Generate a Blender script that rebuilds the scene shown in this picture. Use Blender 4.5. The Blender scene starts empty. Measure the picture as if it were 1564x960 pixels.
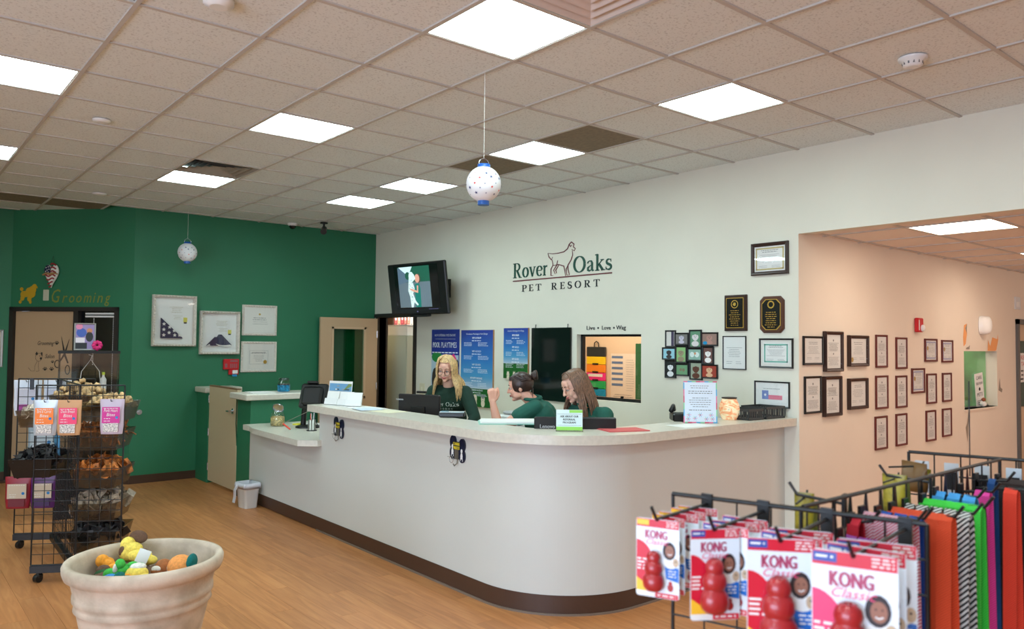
import bpy, bmesh, math, random
from mathutils import Vector, Matrix
from mathutils.bvhtree import BVHTree
random.seed(7)
PI = math.pi
SC = bpy.context.scene
COL = SC.collection

# ------------------------------------------------------------------ camera, world, light, exposure
cam_d = bpy.data.cameras.new('camera'); cam = bpy.data.objects.new('camera', cam_d); COL.objects.link(cam)
SC.camera = cam
cam_d.sensor_fit = 'HORIZONTAL'; cam_d.sensor_width = 36.0; cam_d.lens = 36.0*1186.3/1564.0
cam_d.clip_start = .05; cam_d.clip_end = 100
YAW, PITCH, ROLL = .6916, .0379, .0098
_f = Vector((math.sin(YAW)*math.cos(PITCH), math.cos(YAW)*math.cos(PITCH), math.sin(PITCH)))
_r = Vector((math.cos(YAW), -math.sin(YAW), 0)); _u = _r.cross(_f)
_r2 = _r*math.cos(ROLL)+_u*math.sin(ROLL); _u2 = _u*math.cos(ROLL)-_r*math.sin(ROLL)
_m = Matrix((_r2, _u2, -_f)).transposed().to_4x4(); _m.translation = Vector((0, 0, 1.73)); cam.matrix_world = _m
cam_d.dof.use_dof = True; cam_d.dof.focus_distance = 6.2; cam_d.dof.aperture_fstop = 3.4
def in_view(x, y, z, m=90):
    d = Vector((x, y, z))-Vector((0, 0, 1.73)); c = d.dot(_f)
    if c < .3: return False
    px = 782+1186.3*d.dot(_r2)/c; py = 480-1186.3*d.dot(_u2)/c
    return -m < px < 1564+m and -m < py < 960+m

w = bpy.data.worlds.new('world'); SC.world = w; w.use_nodes = True
w.node_tree.nodes['Background'].inputs[0].default_value = (.62, .78, 1, 1)
w.node_tree.nodes['Background'].inputs[1].default_value = 1.0
def area_light(name, loc, rot, sx, sy, power, col):
    l = bpy.data.lights.new(name, 'AREA'); l.shape = 'RECTANGLE'; l.size = sx; l.size_y = sy; l.energy = power; l.color = col
    o = bpy.data.objects.new(name, l); COL.objects.link(o); o.location = loc; o.rotation_euler = rot; return o
# daylight through the shop windows in the wall to the left of and behind the camera
area_light('daylight', (-4.75, -.2, 1.5), (0, -PI/2, 0), 2.4, 5.0, 480, (.62, .76, 1))
area_light('office_light', (6.65, 6.2, 2.5), (0, 0, 0), .6, 2.4, 38, (1, .82, .62))
area_light('closet_light', (6.9, 10.2, 2.6), (0, 0, 0), .6, 1.2, 30, (.93, 1, .93))
area_light('annex_fill', (10.5, -3.3, 1.5), (PI/2, 0, 0), 4.0, 2.2, 66, (1, .94, .86))  # added warm fill, no window behind it; brightens the annex wall
SC.view_settings.view_transform = 'Standard'; SC.view_settings.look = 'None'
SC.view_settings.exposure = 0.15; SC.view_settings.gamma = 1.0
PANEL = 16.0     # strength of the fluorescent diffusers

# ------------------------------------------------------------------ materials
def lin(c):
    c = c/255.0
    return c/12.92 if c <= .04045 else ((c+.055)/1.055)**2.4
def C4(rgb): return (lin(rgb[0]), lin(rgb[1]), lin(rgb[2]), 1)
MATS = {}
def mat(name, rgb=(200, 200, 200), rough=.6, metal=0, noise=None, bump=None, rand=0, emit=0, spec=None, trans=0, alpha=1, coat=0, stretch=None):
    if name in MATS: return MATS[name]
    m = bpy.data.materials.new(name); m.use_nodes = True; nt = m.node_tree; N = nt.nodes; L = nt.links
    b = N['Principled BSDF']; b.inputs['Roughness'].default_value = rough; b.inputs['Metallic'].default_value = metal
    if spec is not None: b.inputs['Specular IOR Level'].default_value = spec
    if coat: b.inputs['Coat Weight'].default_value = coat; b.inputs['Coat Roughness'].default_value = .08
    b.inputs['Transmission Weight'].default_value = trans; b.inputs['Alpha'].default_value = alpha
    b.inputs['Base Color'].default_value = C4(rgb)
    if emit: b.inputs['Emission Color'].default_value = C4(rgb); b.inputs['Emission Strength'].default_value = emit
    tc = None
    if noise or bump:
        tc = N.new('ShaderNodeTexCoord'); mp = N.new('ShaderNodeMapping'); L.new(tc.outputs['Object'], mp.inputs[0])
        if stretch: mp.inputs['Scale'].default_value = stretch
    src = None
    if noise:
        n = N.new('ShaderNodeTexNoise'); n.inputs['Scale'].default_value = noise[0]; n.inputs['Detail'].default_value = 5
        L.new(mp.outputs[0], n.inputs[0])
        mx = N.new('ShaderNodeMix'); mx.data_type = 'RGBA'
        a = noise[1]; mx.inputs[6].default_value = C4([v*(1-a) for v in rgb]); mx.inputs[7].default_value = C4([min(255, v*(1+a)) for v in rgb])
        if len(noise) > 2: mx.inputs[7].default_value = C4(noise[2])
        cr = N.new('ShaderNodeMapRange'); cr.inputs[1].default_value = .35; cr.inputs[2].default_value = .65
        L.new(n.outputs[0], cr.inputs[0]); L.new(cr.outputs[0], mx.inputs[0]); src = mx.outputs[2]; L.new(src, b.inputs['Base Color'])
    if rand:
        oi = N.new('ShaderNodeObjectInfo'); hs = N.new('ShaderNodeHueSaturation')
        mr = N.new('ShaderNodeMapRange'); mr.inputs[3].default_value = 1-rand; mr.inputs[4].default_value = 1+rand
        L.new(oi.outputs['Random'], mr.inputs[0]); L.new(mr.outputs[0], hs.inputs['Value'])
        if src: L.new(src, hs.inputs['Color'])
        else: hs.inputs['Color'].default_value = C4(rgb)
        L.new(hs.outputs[0], b.inputs['Base Color'])
    if bump:
        n2 = N.new('ShaderNodeTexNoise'); n2.inputs['Scale'].default_value = bump[0]; n2.inputs['Detail'].default_value = 4
        L.new(mp.outputs[0], n2.inputs[0]); bp = N.new('ShaderNodeBump'); bp.inputs['Strength'].default_value = bump[1]; bp.inputs['Distance'].default_value = .01
        L.new(n2.outputs[0], bp.inputs['Height']); L.new(bp.outputs[0], b.inputs['Normal'])
    MATS[name] = m; return m
def glassmat(name, tint=(255, 255, 255), refl=.08, rough=.02):
    if name in MATS: return MATS[name]
    m = bpy.data.materials.new(name); m.use_nodes = True; N = m.node_tree.nodes; L = m.node_tree.links
    N.remove(N['Principled BSDF']); out = N['Material Output']
    t = N.new('ShaderNodeBsdfTransparent'); t.inputs[0].default_value = C4(tint)
    g = N.new('ShaderNodeBsdfGlossy'); g.inputs['Roughness'].default_value = rough
    lw = N.new('ShaderNodeLayerWeight'); lw.inputs[0].default_value = .5
    pw_ = N.new('ShaderNodeMath'); pw_.operation = 'POWER'; pw_.inputs[1].default_value = 5
    mp = N.new('ShaderNodeMath'); mp.operation = 'MULTIPLY_ADD'; mp.inputs[1].default_value = .8; mp.inputs[2].default_value = refl*.6; mp.use_clamp = True
    mx = N.new('ShaderNodeMixShader'); L.new(lw.outputs['Facing'], pw_.inputs[0]); L.new(pw_.outputs[0], mp.inputs[0]); L.new(mp.outputs[0], mx.inputs[0])
    L.new(t.outputs[0], mx.inputs[1]); L.new(g.outputs[0], mx.inputs[2]); L.new(mx.outputs[0], out.inputs[0])
    MATS[name] = m; return m

white_paint = mat('white_paint', (220, 216, 200), .75, noise=(1.3, .012), bump=(180, .05))
green_paint = mat('green_paint', (40, 114, 80), .55, noise=(1.1, .03), bump=(160, .06))
warm_tinted_paint = mat('warm_tinted_paint', (228, 214, 196), .75, noise=(1.2, .012), bump=(180, .05))  # off-white wall paint with the annex's warm light tinted into the colour
laminate = mat('laminate', (204, 204, 198), .5, noise=(.8, .01))
kick = mat('kick_vinyl', (72, 48, 36), .45)
beige = mat('beige_laminate', (205, 186, 158), .4)
blackm = mat('black_metal', (16, 16, 17), .4)
blackp = mat('black_plastic', (14, 14, 15), .35)
darkframe = mat('door_frame_bronze', (38, 33, 30), .45)
paper = mat('paper', (232, 232, 228), .6)
ink = mat('ink', (120, 122, 122), .7)
inkd = mat('ink_dark', (40, 42, 44), .6)
whitep = mat('white_plastic', (228, 228, 226), .4)
clear = glassmat('clear_glass')
chrome = mat('chrome', (200, 200, 205), .22, 1)
gold = mat('gold', (196, 160, 70), .4, .6)

# ceiling tile: pitted mineral fibre
def tile_mat():
    m = mat('ceiling_tile', (222, 228, 228), .9, rand=.018)
    N = m.node_tree.nodes; L = m.node_tree.links; b = N['Principled BSDF']
    tc = N.new('ShaderNodeTexCoord'); oi = N.new('ShaderNodeObjectInfo'); ad = N.new('ShaderNodeVectorMath'); ad.operation = 'ADD'
    L.new(tc.outputs['Object'], ad.inputs[0]); L.new(oi.outputs['Location'], ad.inputs[1])
    n = N.new('ShaderNodeTexNoise'); n.inputs['Scale'].default_value = 75; n.inputs['Detail'].default_value = 2; L.new(ad.outputs[0], n.inputs[0])
    r = N.new('ShaderNodeMapRange'); r.inputs[1].default_value = .34; r.inputs[2].default_value = .44; r.inputs[3].default_value = .78; r.inputs[4].default_value = 1; L.new(n.outputs[0], r.inputs[0])
    hs = [x for x in N if x.type == 'HUE_SAT'][0]
    mx = N.new('ShaderNodeMix'); mx.data_type = 'RGBA'; mx.blend_type = 'MULTIPLY'; mx.inputs[0].default_value = 1
    L.new(hs.outputs[0], mx.inputs[6]); L.new(r.outputs[0], mx.inputs[7]); L.new(mx.outputs[2], b.inputs['Base Color'])
    bp = N.new('ShaderNodeBump'); bp.inputs['Strength'].default_value = .35; bp.inputs['Distance'].default_value = .004
    L.new(r.outputs[0], bp.inputs['Height']); L.new(bp.outputs[0], b.inputs['Normal'])
    return m
tilem = tile_mat()
barm = mat('ceiling_bar', (190, 186, 180), .7)
# wood planks: grain along the plank, tone shifts from plank to plank
def wood_mat(name, c1, c2, c3, rough=.38, rand=True):
    m = bpy.data.materials.new(name); m.use_nodes = True; N = m.node_tree.nodes; L = m.node_tree.links; b = N['Principled BSDF']
    tc = N.new('ShaderNodeTexCoord'); oi = N.new('ShaderNodeObjectInfo'); ad = N.new('ShaderNodeVectorMath'); ad.operation = 'MULTIPLY_ADD'
    ad.inputs[1].default_value = (1, 1, 1); L.new(tc.outputs['Object'], ad.inputs[0])
    cmb = N.new('ShaderNodeVectorMath'); cmb.operation = 'SCALE'; cmb.inputs[3].default_value = 3.7; L.new(oi.outputs['Location'], cmb.inputs[0]); L.new(cmb.outputs[0], ad.inputs[2])
    mp = N.new('ShaderNodeMapping'); mp.inputs['Scale'].default_value = (16, 1.3, 1); L.new(ad.outputs[0], mp.inputs[0])
    n = N.new('ShaderNodeTexNoise'); n.inputs['Scale'].default_value = 1.6; n.inputs['Detail'].default_value = 7; n.inputs['Distortion'].default_value = .8; L.new(mp.outputs[0], n.inputs[0])
    cr = N.new('ShaderNodeValToRGB'); cr.color_ramp.elements[0].position = .3; cr.color_ramp.elements[0].color = C4(c1)
    cr.color_ramp.elements[1].position = .72; cr.color_ramp.elements[1].color = C4(c3); e = cr.color_ramp.elements.new(.5); e.color = C4(c2)
    L.new(n.outputs[0], cr.inputs[0])
    hs = N.new('ShaderNodeHueSaturation'); mr = N.new('ShaderNodeMapRange'); mr.inputs[3].default_value = .9; mr.inputs[4].default_value = 1.08
    L.new(oi.outputs['Random'], mr.inputs[0]); L.new(mr.outputs[0], hs.inputs['Value']); L.new(cr.outputs[0], hs.inputs['Color']); L.new(hs.outputs[0], b.inputs['Base Color'])
    b.inputs['Roughness'].default_value = rough
    bp = N.new('ShaderNodeBump'); bp.inputs['Strength'].default_value = .08; bp.inputs['Distance'].default_value = .003
    L.new(n.outputs[0], bp.inputs['Height']); L.new(bp.outputs[0], b.inputs['Normal'])
    MATS[name] = m; return m
plankm = wood_mat('oak_plank', (172, 110, 62), (188, 124, 74), (200, 138, 86))

# ------------------------------------------------------------------ mesh helpers
_tc = {}
def text_geo(s, italic=0):
    k = (s, italic)
    if k not in _tc:
        cu = bpy.data.curves.new('t', 'FONT'); cu.body = s; cu.size = 1; cu.resolution_u = 2; cu.shear = italic
        o = bpy.data.objects.new('t', cu); COL.objects.link(o); bpy.context.view_layer.update()
        dg = bpy.context.evaluated_depsgraph_get(); me = bpy.data.meshes.new_from_object(o.evaluated_get(dg))
        vs = [(v.co.x, v.co.y) for v in me.vertices]; fs = [tuple(p.vertices) for p in me.polygons]
        bpy.data.objects.remove(o); bpy.data.curves.remove(cu); bpy.data.meshes.remove(me)
        x0 = min(v[0] for v in vs); x1 = max(v[0] for v in vs)
        _tc[k] = (vs, fs, x0, x1)
    return _tc[k]
class MB:
    def __init__(s): s.v = []; s.f = []; s.m = []; s.sm = []; s.X = Matrix.Identity(4)
    def at(s, loc=(0, 0, 0), rot=(0, 0, 0), sc=(1, 1, 1)):
        from mathutils import Euler
        s.X = Matrix.Translation(Vector(loc)) @ Euler(rot).to_matrix().to_4x4() @ Matrix.Diagonal((*sc, 1)); return s
    def add(s, vs, fs, m=0, smooth=False):
        b = len(s.v); s.v += [tuple(s.X @ Vector(v)) for v in vs]
        for f in fs: s.f.append(tuple(b+i for i in f)); s.m.append(m); s.sm.append(smooth)
        return s
    def box(s, x0, y0, z0, x1, y1, z1, m=0):
        if x0 > x1: x0, x1 = x1, x0
        if y0 > y1: y0, y1 = y1, y0
        if z0 > z1: z0, z1 = z1, z0
        vs = [(x0, y0, z0), (x1, y0, z0), (x1, y1, z0), (x0, y1, z0), (x0, y0, z1), (x1, y0, z1), (x1, y1, z1), (x0, y1, z1)]
        return s.add(vs, [(0, 3, 2, 1), (4, 5, 6, 7), (0, 1, 5, 4), (1, 2, 6, 5), (2, 3, 7, 6), (3, 0, 4, 7)], m)
    def bbox(s, cx, cy, cz, sx, sy, sz, r=.01, m=0):     # box with chamfered vertical and horizontal edges
        hx, hy, hz = sx/2, sy/2, sz/2; r = min(r, hx*.9, hy*.9, hz*.9)
        def ring(ix, iy, z, c):
            return [(cx-ix+c, cy-iy, z), (cx+ix-c, cy-iy, z), (cx+ix, cy-iy+c, z), (cx+ix, cy+iy-c, z), (cx+ix-c, cy+iy, z), (cx-ix+c, cy+iy, z), (cx-ix, cy+iy-c, z), (cx-ix, cy-iy+c, z)]
        R = [ring(hx-r, hy-r, cz-hz, r*.4), ring(hx, hy, cz-hz+r, r), ring(hx, hy, cz+hz-r, r), ring(hx-r, hy-r, cz+hz, r*.4)]
        return s.loft(R, m, cap=True)
    def loft(s, rings, m=0, smooth=False, cap=False, closed=True):
        n = len(rings[0]); vs = [v for r in rings for v in r]; fs = []
        for i in range(len(rings)-1):
            for j in range(n if closed else n-1):
                k = (j+1) % n; fs.append((i*n+j, i*n+k, (i+1)*n+k, (i+1)*n+j))
        s.add(vs, fs, m, smooth)
        if cap: s.add(rings[0], [tuple(range(n))[::-1]], m); s.add(rings[-1], [tuple(range(n))], m)
        return s
    def lathe(s, prof, n=20, m=0, smooth=True, cx=0, cy=0, cap=False):
        R = [[(cx+r*math.cos(2*PI*j/n), cy+r*math.sin(2*PI*j/n), z) for j in range(n)] for r, z in prof]
        return s.loft(R, m, smooth, cap)
    def cyl(s, cx, cy, z0, z1, r, n=14, m=0, r2=None):
        return s.lathe([(r, z0), (r2 if r2 is not None else r, z1)], n, m, True, cx, cy, True)
    def tube(s, pts, r, n=6, m=0, smooth=True, closed=False, cap=True):
        P = [Vector(p) for p in pts]; K = len(P); R = []; up = None
        rr = r if isinstance(r, (list, tuple)) else [r]*K
        for i, p in enumerate(P):
            a = P[(i-1) % K] if (closed or i > 0) else P[i]; b = P[(i+1) % K] if (closed or i < K-1) else P[i]
            t = (b-a); t = t.normalized() if t.length > 1e-9 else Vector((0, 0, 1))
            if up is None: up = Vector((0, 0, 1)) if abs(t.z) < .9 else Vector((1, 0, 0))
            u = t.cross(up); u = u.normalized() if u.length > 1e-6 else t.orthogonal().normalized(); v = u.cross(t).normalized(); up = v
            R.append([tuple(p+(u*math.cos(2*PI*j/n)+v*math.sin(2*PI*j/n))*rr[i]) for j in range(n)])
        if closed: R.append(R[0])
        return s.loft(R, m, smooth, cap and not closed)
    def ribbon(s, pts, wvec, w, t, m=0):     # flat strap: pts path, width w along wvec, thickness t
        P = [Vector(p) for p in pts]; W = Vector(wvec).normalized(); R = []
        for i, p in enumerate(P):
            d = (P[min(i+1, len(P)-1)]-P[max(i-1, 0)]).normalized(); nn = d.cross(W).normalized()
            R.append([tuple(p-W*w/2-nn*t/2), tuple(p+W*w/2-nn*t/2), tuple(p+W*w/2+nn*t/2), tuple(p-W*w/2+nn*t/2)])
        return s.loft(R, m, False, True)
    # flat print in the local x-z plane, facing -y, at depth y
    def rect(s, x0, z0, x1, z1, y=0, m=0): return s.add([(x0, y, z0), (x1, y, z0), (x1, y, z1), (x0, y, z1)], [(0, 1, 2, 3)], m)
    def poly(s, pts, y=0, m=0):
        return s.add([(p[0], y, p[1]) for p in pts], [tuple(range(len(pts)))], m)
    def disc(s, cx, cz, r, y=0, m=0, n=12, rz=None):
        rz = rz or r
        return s.poly([(cx+r*math.cos(2*PI*i/n), cz+rz*math.sin(2*PI*i/n)) for i in range(n)], y, m)
    def star(s, cx, cz, r, y=0, m=0, k=5, ri=.42, a0=PI/2):
        return s.poly([(cx+(r if i % 2 == 0 else r*ri)*math.cos(a0+PI*i/k), cz+(r if i % 2 == 0 else r*ri)*math.sin(a0+PI*i/k)) for i in range(2*k)], y, m)
    def text(s, t, cx, z, h, y=0, m=0, w=None, italic=0, bold=0, al='c'):
        vs, fs, x0, x1 = text_geo(t, italic); sc = h/.7; sx = sc if w is None else w/(x1-x0); off = cx-(x0+x1)/2*sx if al == 'c' else cx-x0*sx
        for dx in ([0] if not bold else [-bold, 0, bold]):
            s.add([(off+v[0]*sx+dx, y-abs(dx)*.01, z+v[1]*sc) for v in vs], fs, m)
        return s
    def lines(s, x0, x1, z1, z0, n, y=0, m=0, th=.004, jag=.25, center=True):
        for i in range(n):
            z = z1-(z1-z0)*i/max(1, n-1); k = 1-random.random()*jag; c = (x0+x1)/2; hw = (x1-x0)/2*k
            x = c-hw if center else x0
            while x < (c+hw if center else x0+2*hw):
                wl = random.uniform(.3, .9)*th*6; e = min(x+wl, c+hw if center else x0+2*hw); s.rect(x, z-th/2, e, z+th/2, y, m); x = e+th*1.2
        return s
    def stroke(s, pts, w, y=0, m=0):         # flat pen stroke in x-z with varying width
        n = len(pts); w = w if isinstance(w, (list, tuple)) else [w]*n; A = []; B = []
        for i in range(n):
            a = pts[max(i-1, 0)]; b = pts[min(i+1, n-1)]; dx, dz = b[0]-a[0], b[1]-a[1]; l = math.hypot(dx, dz) or 1
            nx, nz = -dz/l, dx/l; A.append((pts[i][0]+nx*w[i]/2, y, pts[i][1]+nz*w[i]/2)); B.append((pts[i][0]-nx*w[i]/2, y, pts[i][1]-nz*w[i]/2))
        vs = A+B; return s.add(vs, [(i, n+i, n+i+1, i+1) for i in range(n-1)], m)
    def build(s, name, mats, parent=None, loc=None, rz=0):
        me = bpy.data.meshes.new(name); me.from_pydata(s.v, [], s.f)
        for mm in (mats if isinstance(mats, (list, tuple)) else [mats]): me.materials.append(mm)
        me.polygons.foreach_set('material_index', s.m); me.polygons.foreach_set('use_smooth', s.sm); me.update()
        return OB(name, me, parent, loc, rz)
def OB(name, me, parent=None, loc=None, rz=0):
    o = bpy.data.objects.new(name, me); COL.objects.link(o)
    if parent: o.parent = parent
    if loc is not None: o.location = loc
    o.rotation_euler = (0, 0, rz); return o
def tag(o, label, cat, group=None, kind=None):
    o['label'] = label; o['category'] = cat
    if group: o['group'] = group
    if kind: o['kind'] = kind
    return o
def thing(name, label, cat, loc=(0, 0, 0), rz=0, group=None):
    o = bpy.data.objects.new(name, None); o.empty_display_size = .05; COL.objects.link(o); o.location = loc; o.rotation_euler = (0, 0, rz); return tag(o, label, cat, group)
def struct(o): o['kind'] = 'structure'; return o
def sthing(name, loc=(0, 0, 0), rz=0):
    o = bpy.data.objects.new(name, None); o.empty_display_size = .05; COL.objects.link(o); o.location = loc; o.rotation_euler = (0, 0, rz); o['kind'] = 'structure'; return o
def kids(o): return [c for c in bpy.data.objects if c.parent == o]
def dup(o, parent=None, ks=None):
    c = o.copy(); COL.objects.link(c); c.parent = parent
    for k in o.children: dup(k, c)
    return c
RW = -PI/2      # turn for things on the white wall: local +x runs along world -y, front faces -x
HC = 3.331; HW = HC+.06

# ------------------------------------------------------------------ room shell
XW, YG, YP = 5.78, 10.17, 3.35
b = MB()
b.box(XW, 3.352, 0, XW+.11, 5.01, HW); b.box(XW, 5.01, 0, XW+.11, 5.90, 1.165); b.box(XW, 5.01, 1.838, XW+.11, 5.90, HW)
b.box(XW, 5.90, 0, XW+.11, 9.07, HW); b.box(XW, 9.07, 2.095, XW+.11, 10.03, HW); b.box(XW, 10.03, 0, XW+.11, 10.3, HW)
b.box(XW, -3.5, 2.645, XW+.11, 3.352, HW)
struct(b.build('wall_right', white_paint))
b = MB(); b.box(2.46, YG, 0, XW+.11, YG+.1, HW); struct(b.build('wall_back', green_paint))
# angled wall with the grooming door: local x runs right, local y into the wall
ANG = math.atan2(-1.23, 1.11); AO = (2.46, 10.17, 0)
b = MB(); L_ = 1.657
b.box(-.18, 0, 0, 0, .1, HW); b.box(-L_, 0, 2.13, -.18, .1, HW)
struct(b.build('wall_corner', green_paint, loc=AO, rz=ANG))
b = MB(); b.box(-4.6, 11.4, 0, 1.35, 11.5, HW); struct(b.build('wall_left', green_paint))
b = MB(); b.box(XW+.002, YP, 0, 9.11, YP+.12, 2.7); b.box(9.11, YP, 0, 10.07, YP+.12, 1.07); b.box(9.11, YP, 1.70, 10.07, YP+.12, 2.7)
b.box(10.07, YP, 0, 10.72, YP+.12, 2.7); b.box(10.72, YP, 2.06, 11.75, YP+.12, 2.7); b.box(11.75, YP, 0, 14, YP+.12, 2.7)
struct(b.build('wall_annex', warm_tinted_paint))
b = MB(); b.box(14, -3.6, 0, 14.1, 3.5, 2.7); struct(b.build('wall_annex_end', warm_tinted_paint))
b = MB(); b.box(-4.6, -3.7, 0, 14.1, -3.6, HW); struct(b.build('wall_rear', mat('tan_paint', (176, 144, 114), .7)))  # unseen wall, toned tan so its bounce is darker and warmer
b = MB(); b.box(-4.6, -3.6, 0, -4.5, -2.6, HW); b.box(-4.6, 2.4, 0, -4.5, 11.4, HW); b.box(-4.6, -2.6, 0, -4.5, 2.4, .35); b.box(-4.6, -2.6, 2.75, -4.5, 2.4, HW)
struct(b.build('wall_front', white_paint))
win = sthing('window_1', (-4.55, -.1, .35))
b = MB()
for y in (-2.5, -.83, .83, 2.5): b.box(-.04, y-.03, 0, .04, y+.03, 2.4)
b.box(-.04, -2.5, 0, .04, 2.5, .05); b.box(-.04, -2.5, 2.35, .04, 2.5, 2.4); b.build('window_frame', darkframe, win)
for y in (-1.665, 0, 1.665): MB().box(-.004, y-.8, .05, .004, y+.8, 2.35).build('pane', clear, win)
# office behind the white wall
office_paint = mat('office_paint', (222, 198, 168), .8)
b = MB(); b.box(7.4, 3.47, 0, 7.5, 8.68, 2.7); b.box(XW+.11, 3.47, 0, 7.5, 3.5, 2.7); b.box(8.2, 8.75, 0, 8.3, 11.4, 2.7)
b.box(XW+.11, 11.4, 0, 8.3, 11.5, 2.7); b.box(XW+.11, 8.68, 0, 8.3, 8.75, 2.7); b.box(XW, 10.3, 0, XW+.11, 11.5, 2.7)
struct(b.build('wall_office', office_paint))
b = MB(); b.box(XW+.11, 3.47, 2.7, 8.3, 11.5, 2.75); struct(b.build('ceiling_office', warm_tinted_paint))

# floor: recessed base with planks laid along y
b = MB(); b.box(-4.6, -3.7, -.12, 14.1, 11.5, -.012); floor = struct(b.build('floor', mat('floor_seam', (92, 54, 30), .8)))
PW, PL = .152, 1.22
pm = MB().box(-PW/2+.0006, -PL/2+.0006, -.012, PW/2-.0006, PL/2-.0006, 0).build('plank', plankm).data
bpy.data.objects.remove(bpy.data.objects['plank'])
rest = MB(); n_pl = 0; cand = []
i = 0; x = -4.5+PW/2
while x < 14:
    y = -3.6+PL*((i*.37) % 1)-PL/2
    while y < 11.5:
        if not ((x > 2.4 and y > YG+.6) or x < -4.6):
            vis = any(in_view(x+dx, y+dy, 0, 20) for dx in (-.07, .07) for dy in (-.6, 0, .6))
            hid = (x > 3.45 and y > 3.7) or (x > 5.9) or (x > 1.6 and y > 10.9)
            cand.append((0 if (vis and not hid) else 1, math.hypot(x, y), x, y))
        y += PL
    x += PW; i += 1
cand.sort()
for v, d, x, y in cand:
    if v == 0 and n_pl < 298: OB('plank', pm, floor, (x, y, 0)); n_pl += 1
    else: rest.box(x-PW/2+.0006, y-PL/2+.0006, -.012, x+PW/2-.0006, y+PL/2-.0006, 0)
r_ = rest.build('planking', plankm, floor); r_['kind'] = 'stuff'

# ceiling: tiles on a metal grid (0.61 m modules), the cells with lights and vents left open
GX, GY, G = .9354, 4.5685, .61
cells_open = {(2, -3), (5, -3), (2, 1), (-1, 1), (2, 5), (5, 0), (5, 3), (5, 5), (-1, 5), (2, 4), (2, -4), (5, -1), (5, 1), (1, 9), (0, 9), (-1, 9), (-1, -3), (-4, -3), (-4, 1), (-4, 5), (-7, -3), (-7, 1), (-7, 5), (-1, -7), (2, -7), (5, -7), (-4, -7)}
light_cells = [(2, -3), (5, -3), (2, 1), (-1, 1), (2, 5), (5, 0), (5, 3), (5, 5), (-1, 5), (-1, -3), (-4, -3), (-4, 1), (-4, 5), (-7, -3), (-7, 1), (-7, 5), (-1, -7), (2, -7), (5, -7), (-4, -7)]
b = MB(); b.box(-4.6, -3.7, HC+.06, XW+.11, 11.5, HC+.12); ceil = struct(b.build('ceiling', barm))
tm = MB().box(-.293, -.293, .006, .293, .293, .02).build('ceiling_tile', tilem).data
bpy.data.objects.remove(bpy.data.objects['ceiling_tile'])
rest = MB(); nt_ = 0
for i in range(-9, 8):
    for j in range(-14, 12):
        cx, cy = GX+G*(i+.5), GY+G*(j+.5)
        if cx < -4.6 or (i, j) in cells_open: continue
        if cx > XW+.1 or cy > 11.5 or cy < -3.8: continue
        if cx > 2.7 and cy > YG+.25: continue
        if cx-.3 > 2.46 and cy-.3 > YG: continue
        if cx+.3 > XW-.0 or (cx > 2.3 and cy+.3 > YG):      # cut tiles along the walls
            x1 = min(cx+.293, XW-.001); y1 = min(cy+.293, (YG-.001) if cx > 2.1 else 11.4)
            if x1-cx < -.28 or y1-cy < -.28: continue
            o = MB().box(-.293, -.293, .006, x1-cx, y1-cy, .02).build('ceiling_tile', tilem, ceil, (cx, cy, HC)); continue
        if in_view(cx, cy, HC, 120) and nt_ < 290: OB('ceiling_tile', tm, ceil, (cx, cy, HC)); nt_ += 1
        else: rest.box(cx-.293, cy-.293, HC+.006, cx+.293, cy+.293, HC+.02)
r_ = rest.build('ceiling_tiling', tilem, ceil); r_['kind'] = 'stuff'
for i in range(-9, 8):
    x = GX+G*i; MB().box(-.012, -3.6, -.003, .012, (YG if x > 2.46 else 11.4), .008).build('grid_bar', barm, ceil, (x, 0, HC))
for j in range(-13, 12):
    y = GY+G*j
    MB().box(-4.5, -.012, -.0025, (XW if y < YG else 1.4), .012, .008).build('grid_bar', barm, ceil, (0, y, HC))
# annex ceiling, lower
HA = 2.66
b = MB(); b.box(XW+.11, -3.6, HA+.04, 14.1, 3.47, HA+.1); ceila = struct(b.build('ceiling_annex', barm))
tile2 = mat('ceiling_tile_annex', (226, 216, 206), .9, rand=.03, bump=(90, .2))
tm2 = MB().box(-.3, -.3, .006, .3, .3, .02).build('ceiling_tile', tile2).data
bpy.data.objects.remove(bpy.data.objects['ceiling_tile'])
ax0, ay0 = 6.17-.61*0, 2.07
rest = MB()
for i in range(-1, 13):
    for j in range(-10, 3):
        cx, cy = ax0+G*(i+.5), ay0+G*(j+.5)
        if (i, j) in ((0, 0), (4, 0), (4, -4), (0, -4), (9, -2)): continue
        y1 = min(cy+.3, YP-.001); x0 = max(cx-.3, XW+.115)
        if y1 < cy-.25 or x0 > cx+.2: continue
        if in_view(cx, cy, HA, 60) and cx < 10.5: MB().box(x0-cx, -.3, .006, .3, y1-cy, .02).build('ceiling_tile', tile2, ceila, (cx, cy, HA))
        else: rest.box(x0, cy-.3, HA+.006, cx+.3, y1, HA+.02)
r_ = rest.build('ceiling_tiling', tile2, ceila); r_['kind'] = 'stuff'
for i in range(0, 13): MB().box(-.012, -3.6, 0, .012, YP, .008).build('grid_bar', barm, ceila, (ax0+G*i, 0, HA-.002))
for j in range(-9, 3): MB().box(XW+.11, -.012, 0, 14, .012, .008).build('grid_bar', barm, ceila, (0, ay0+G*j, HA-.0015))

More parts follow.
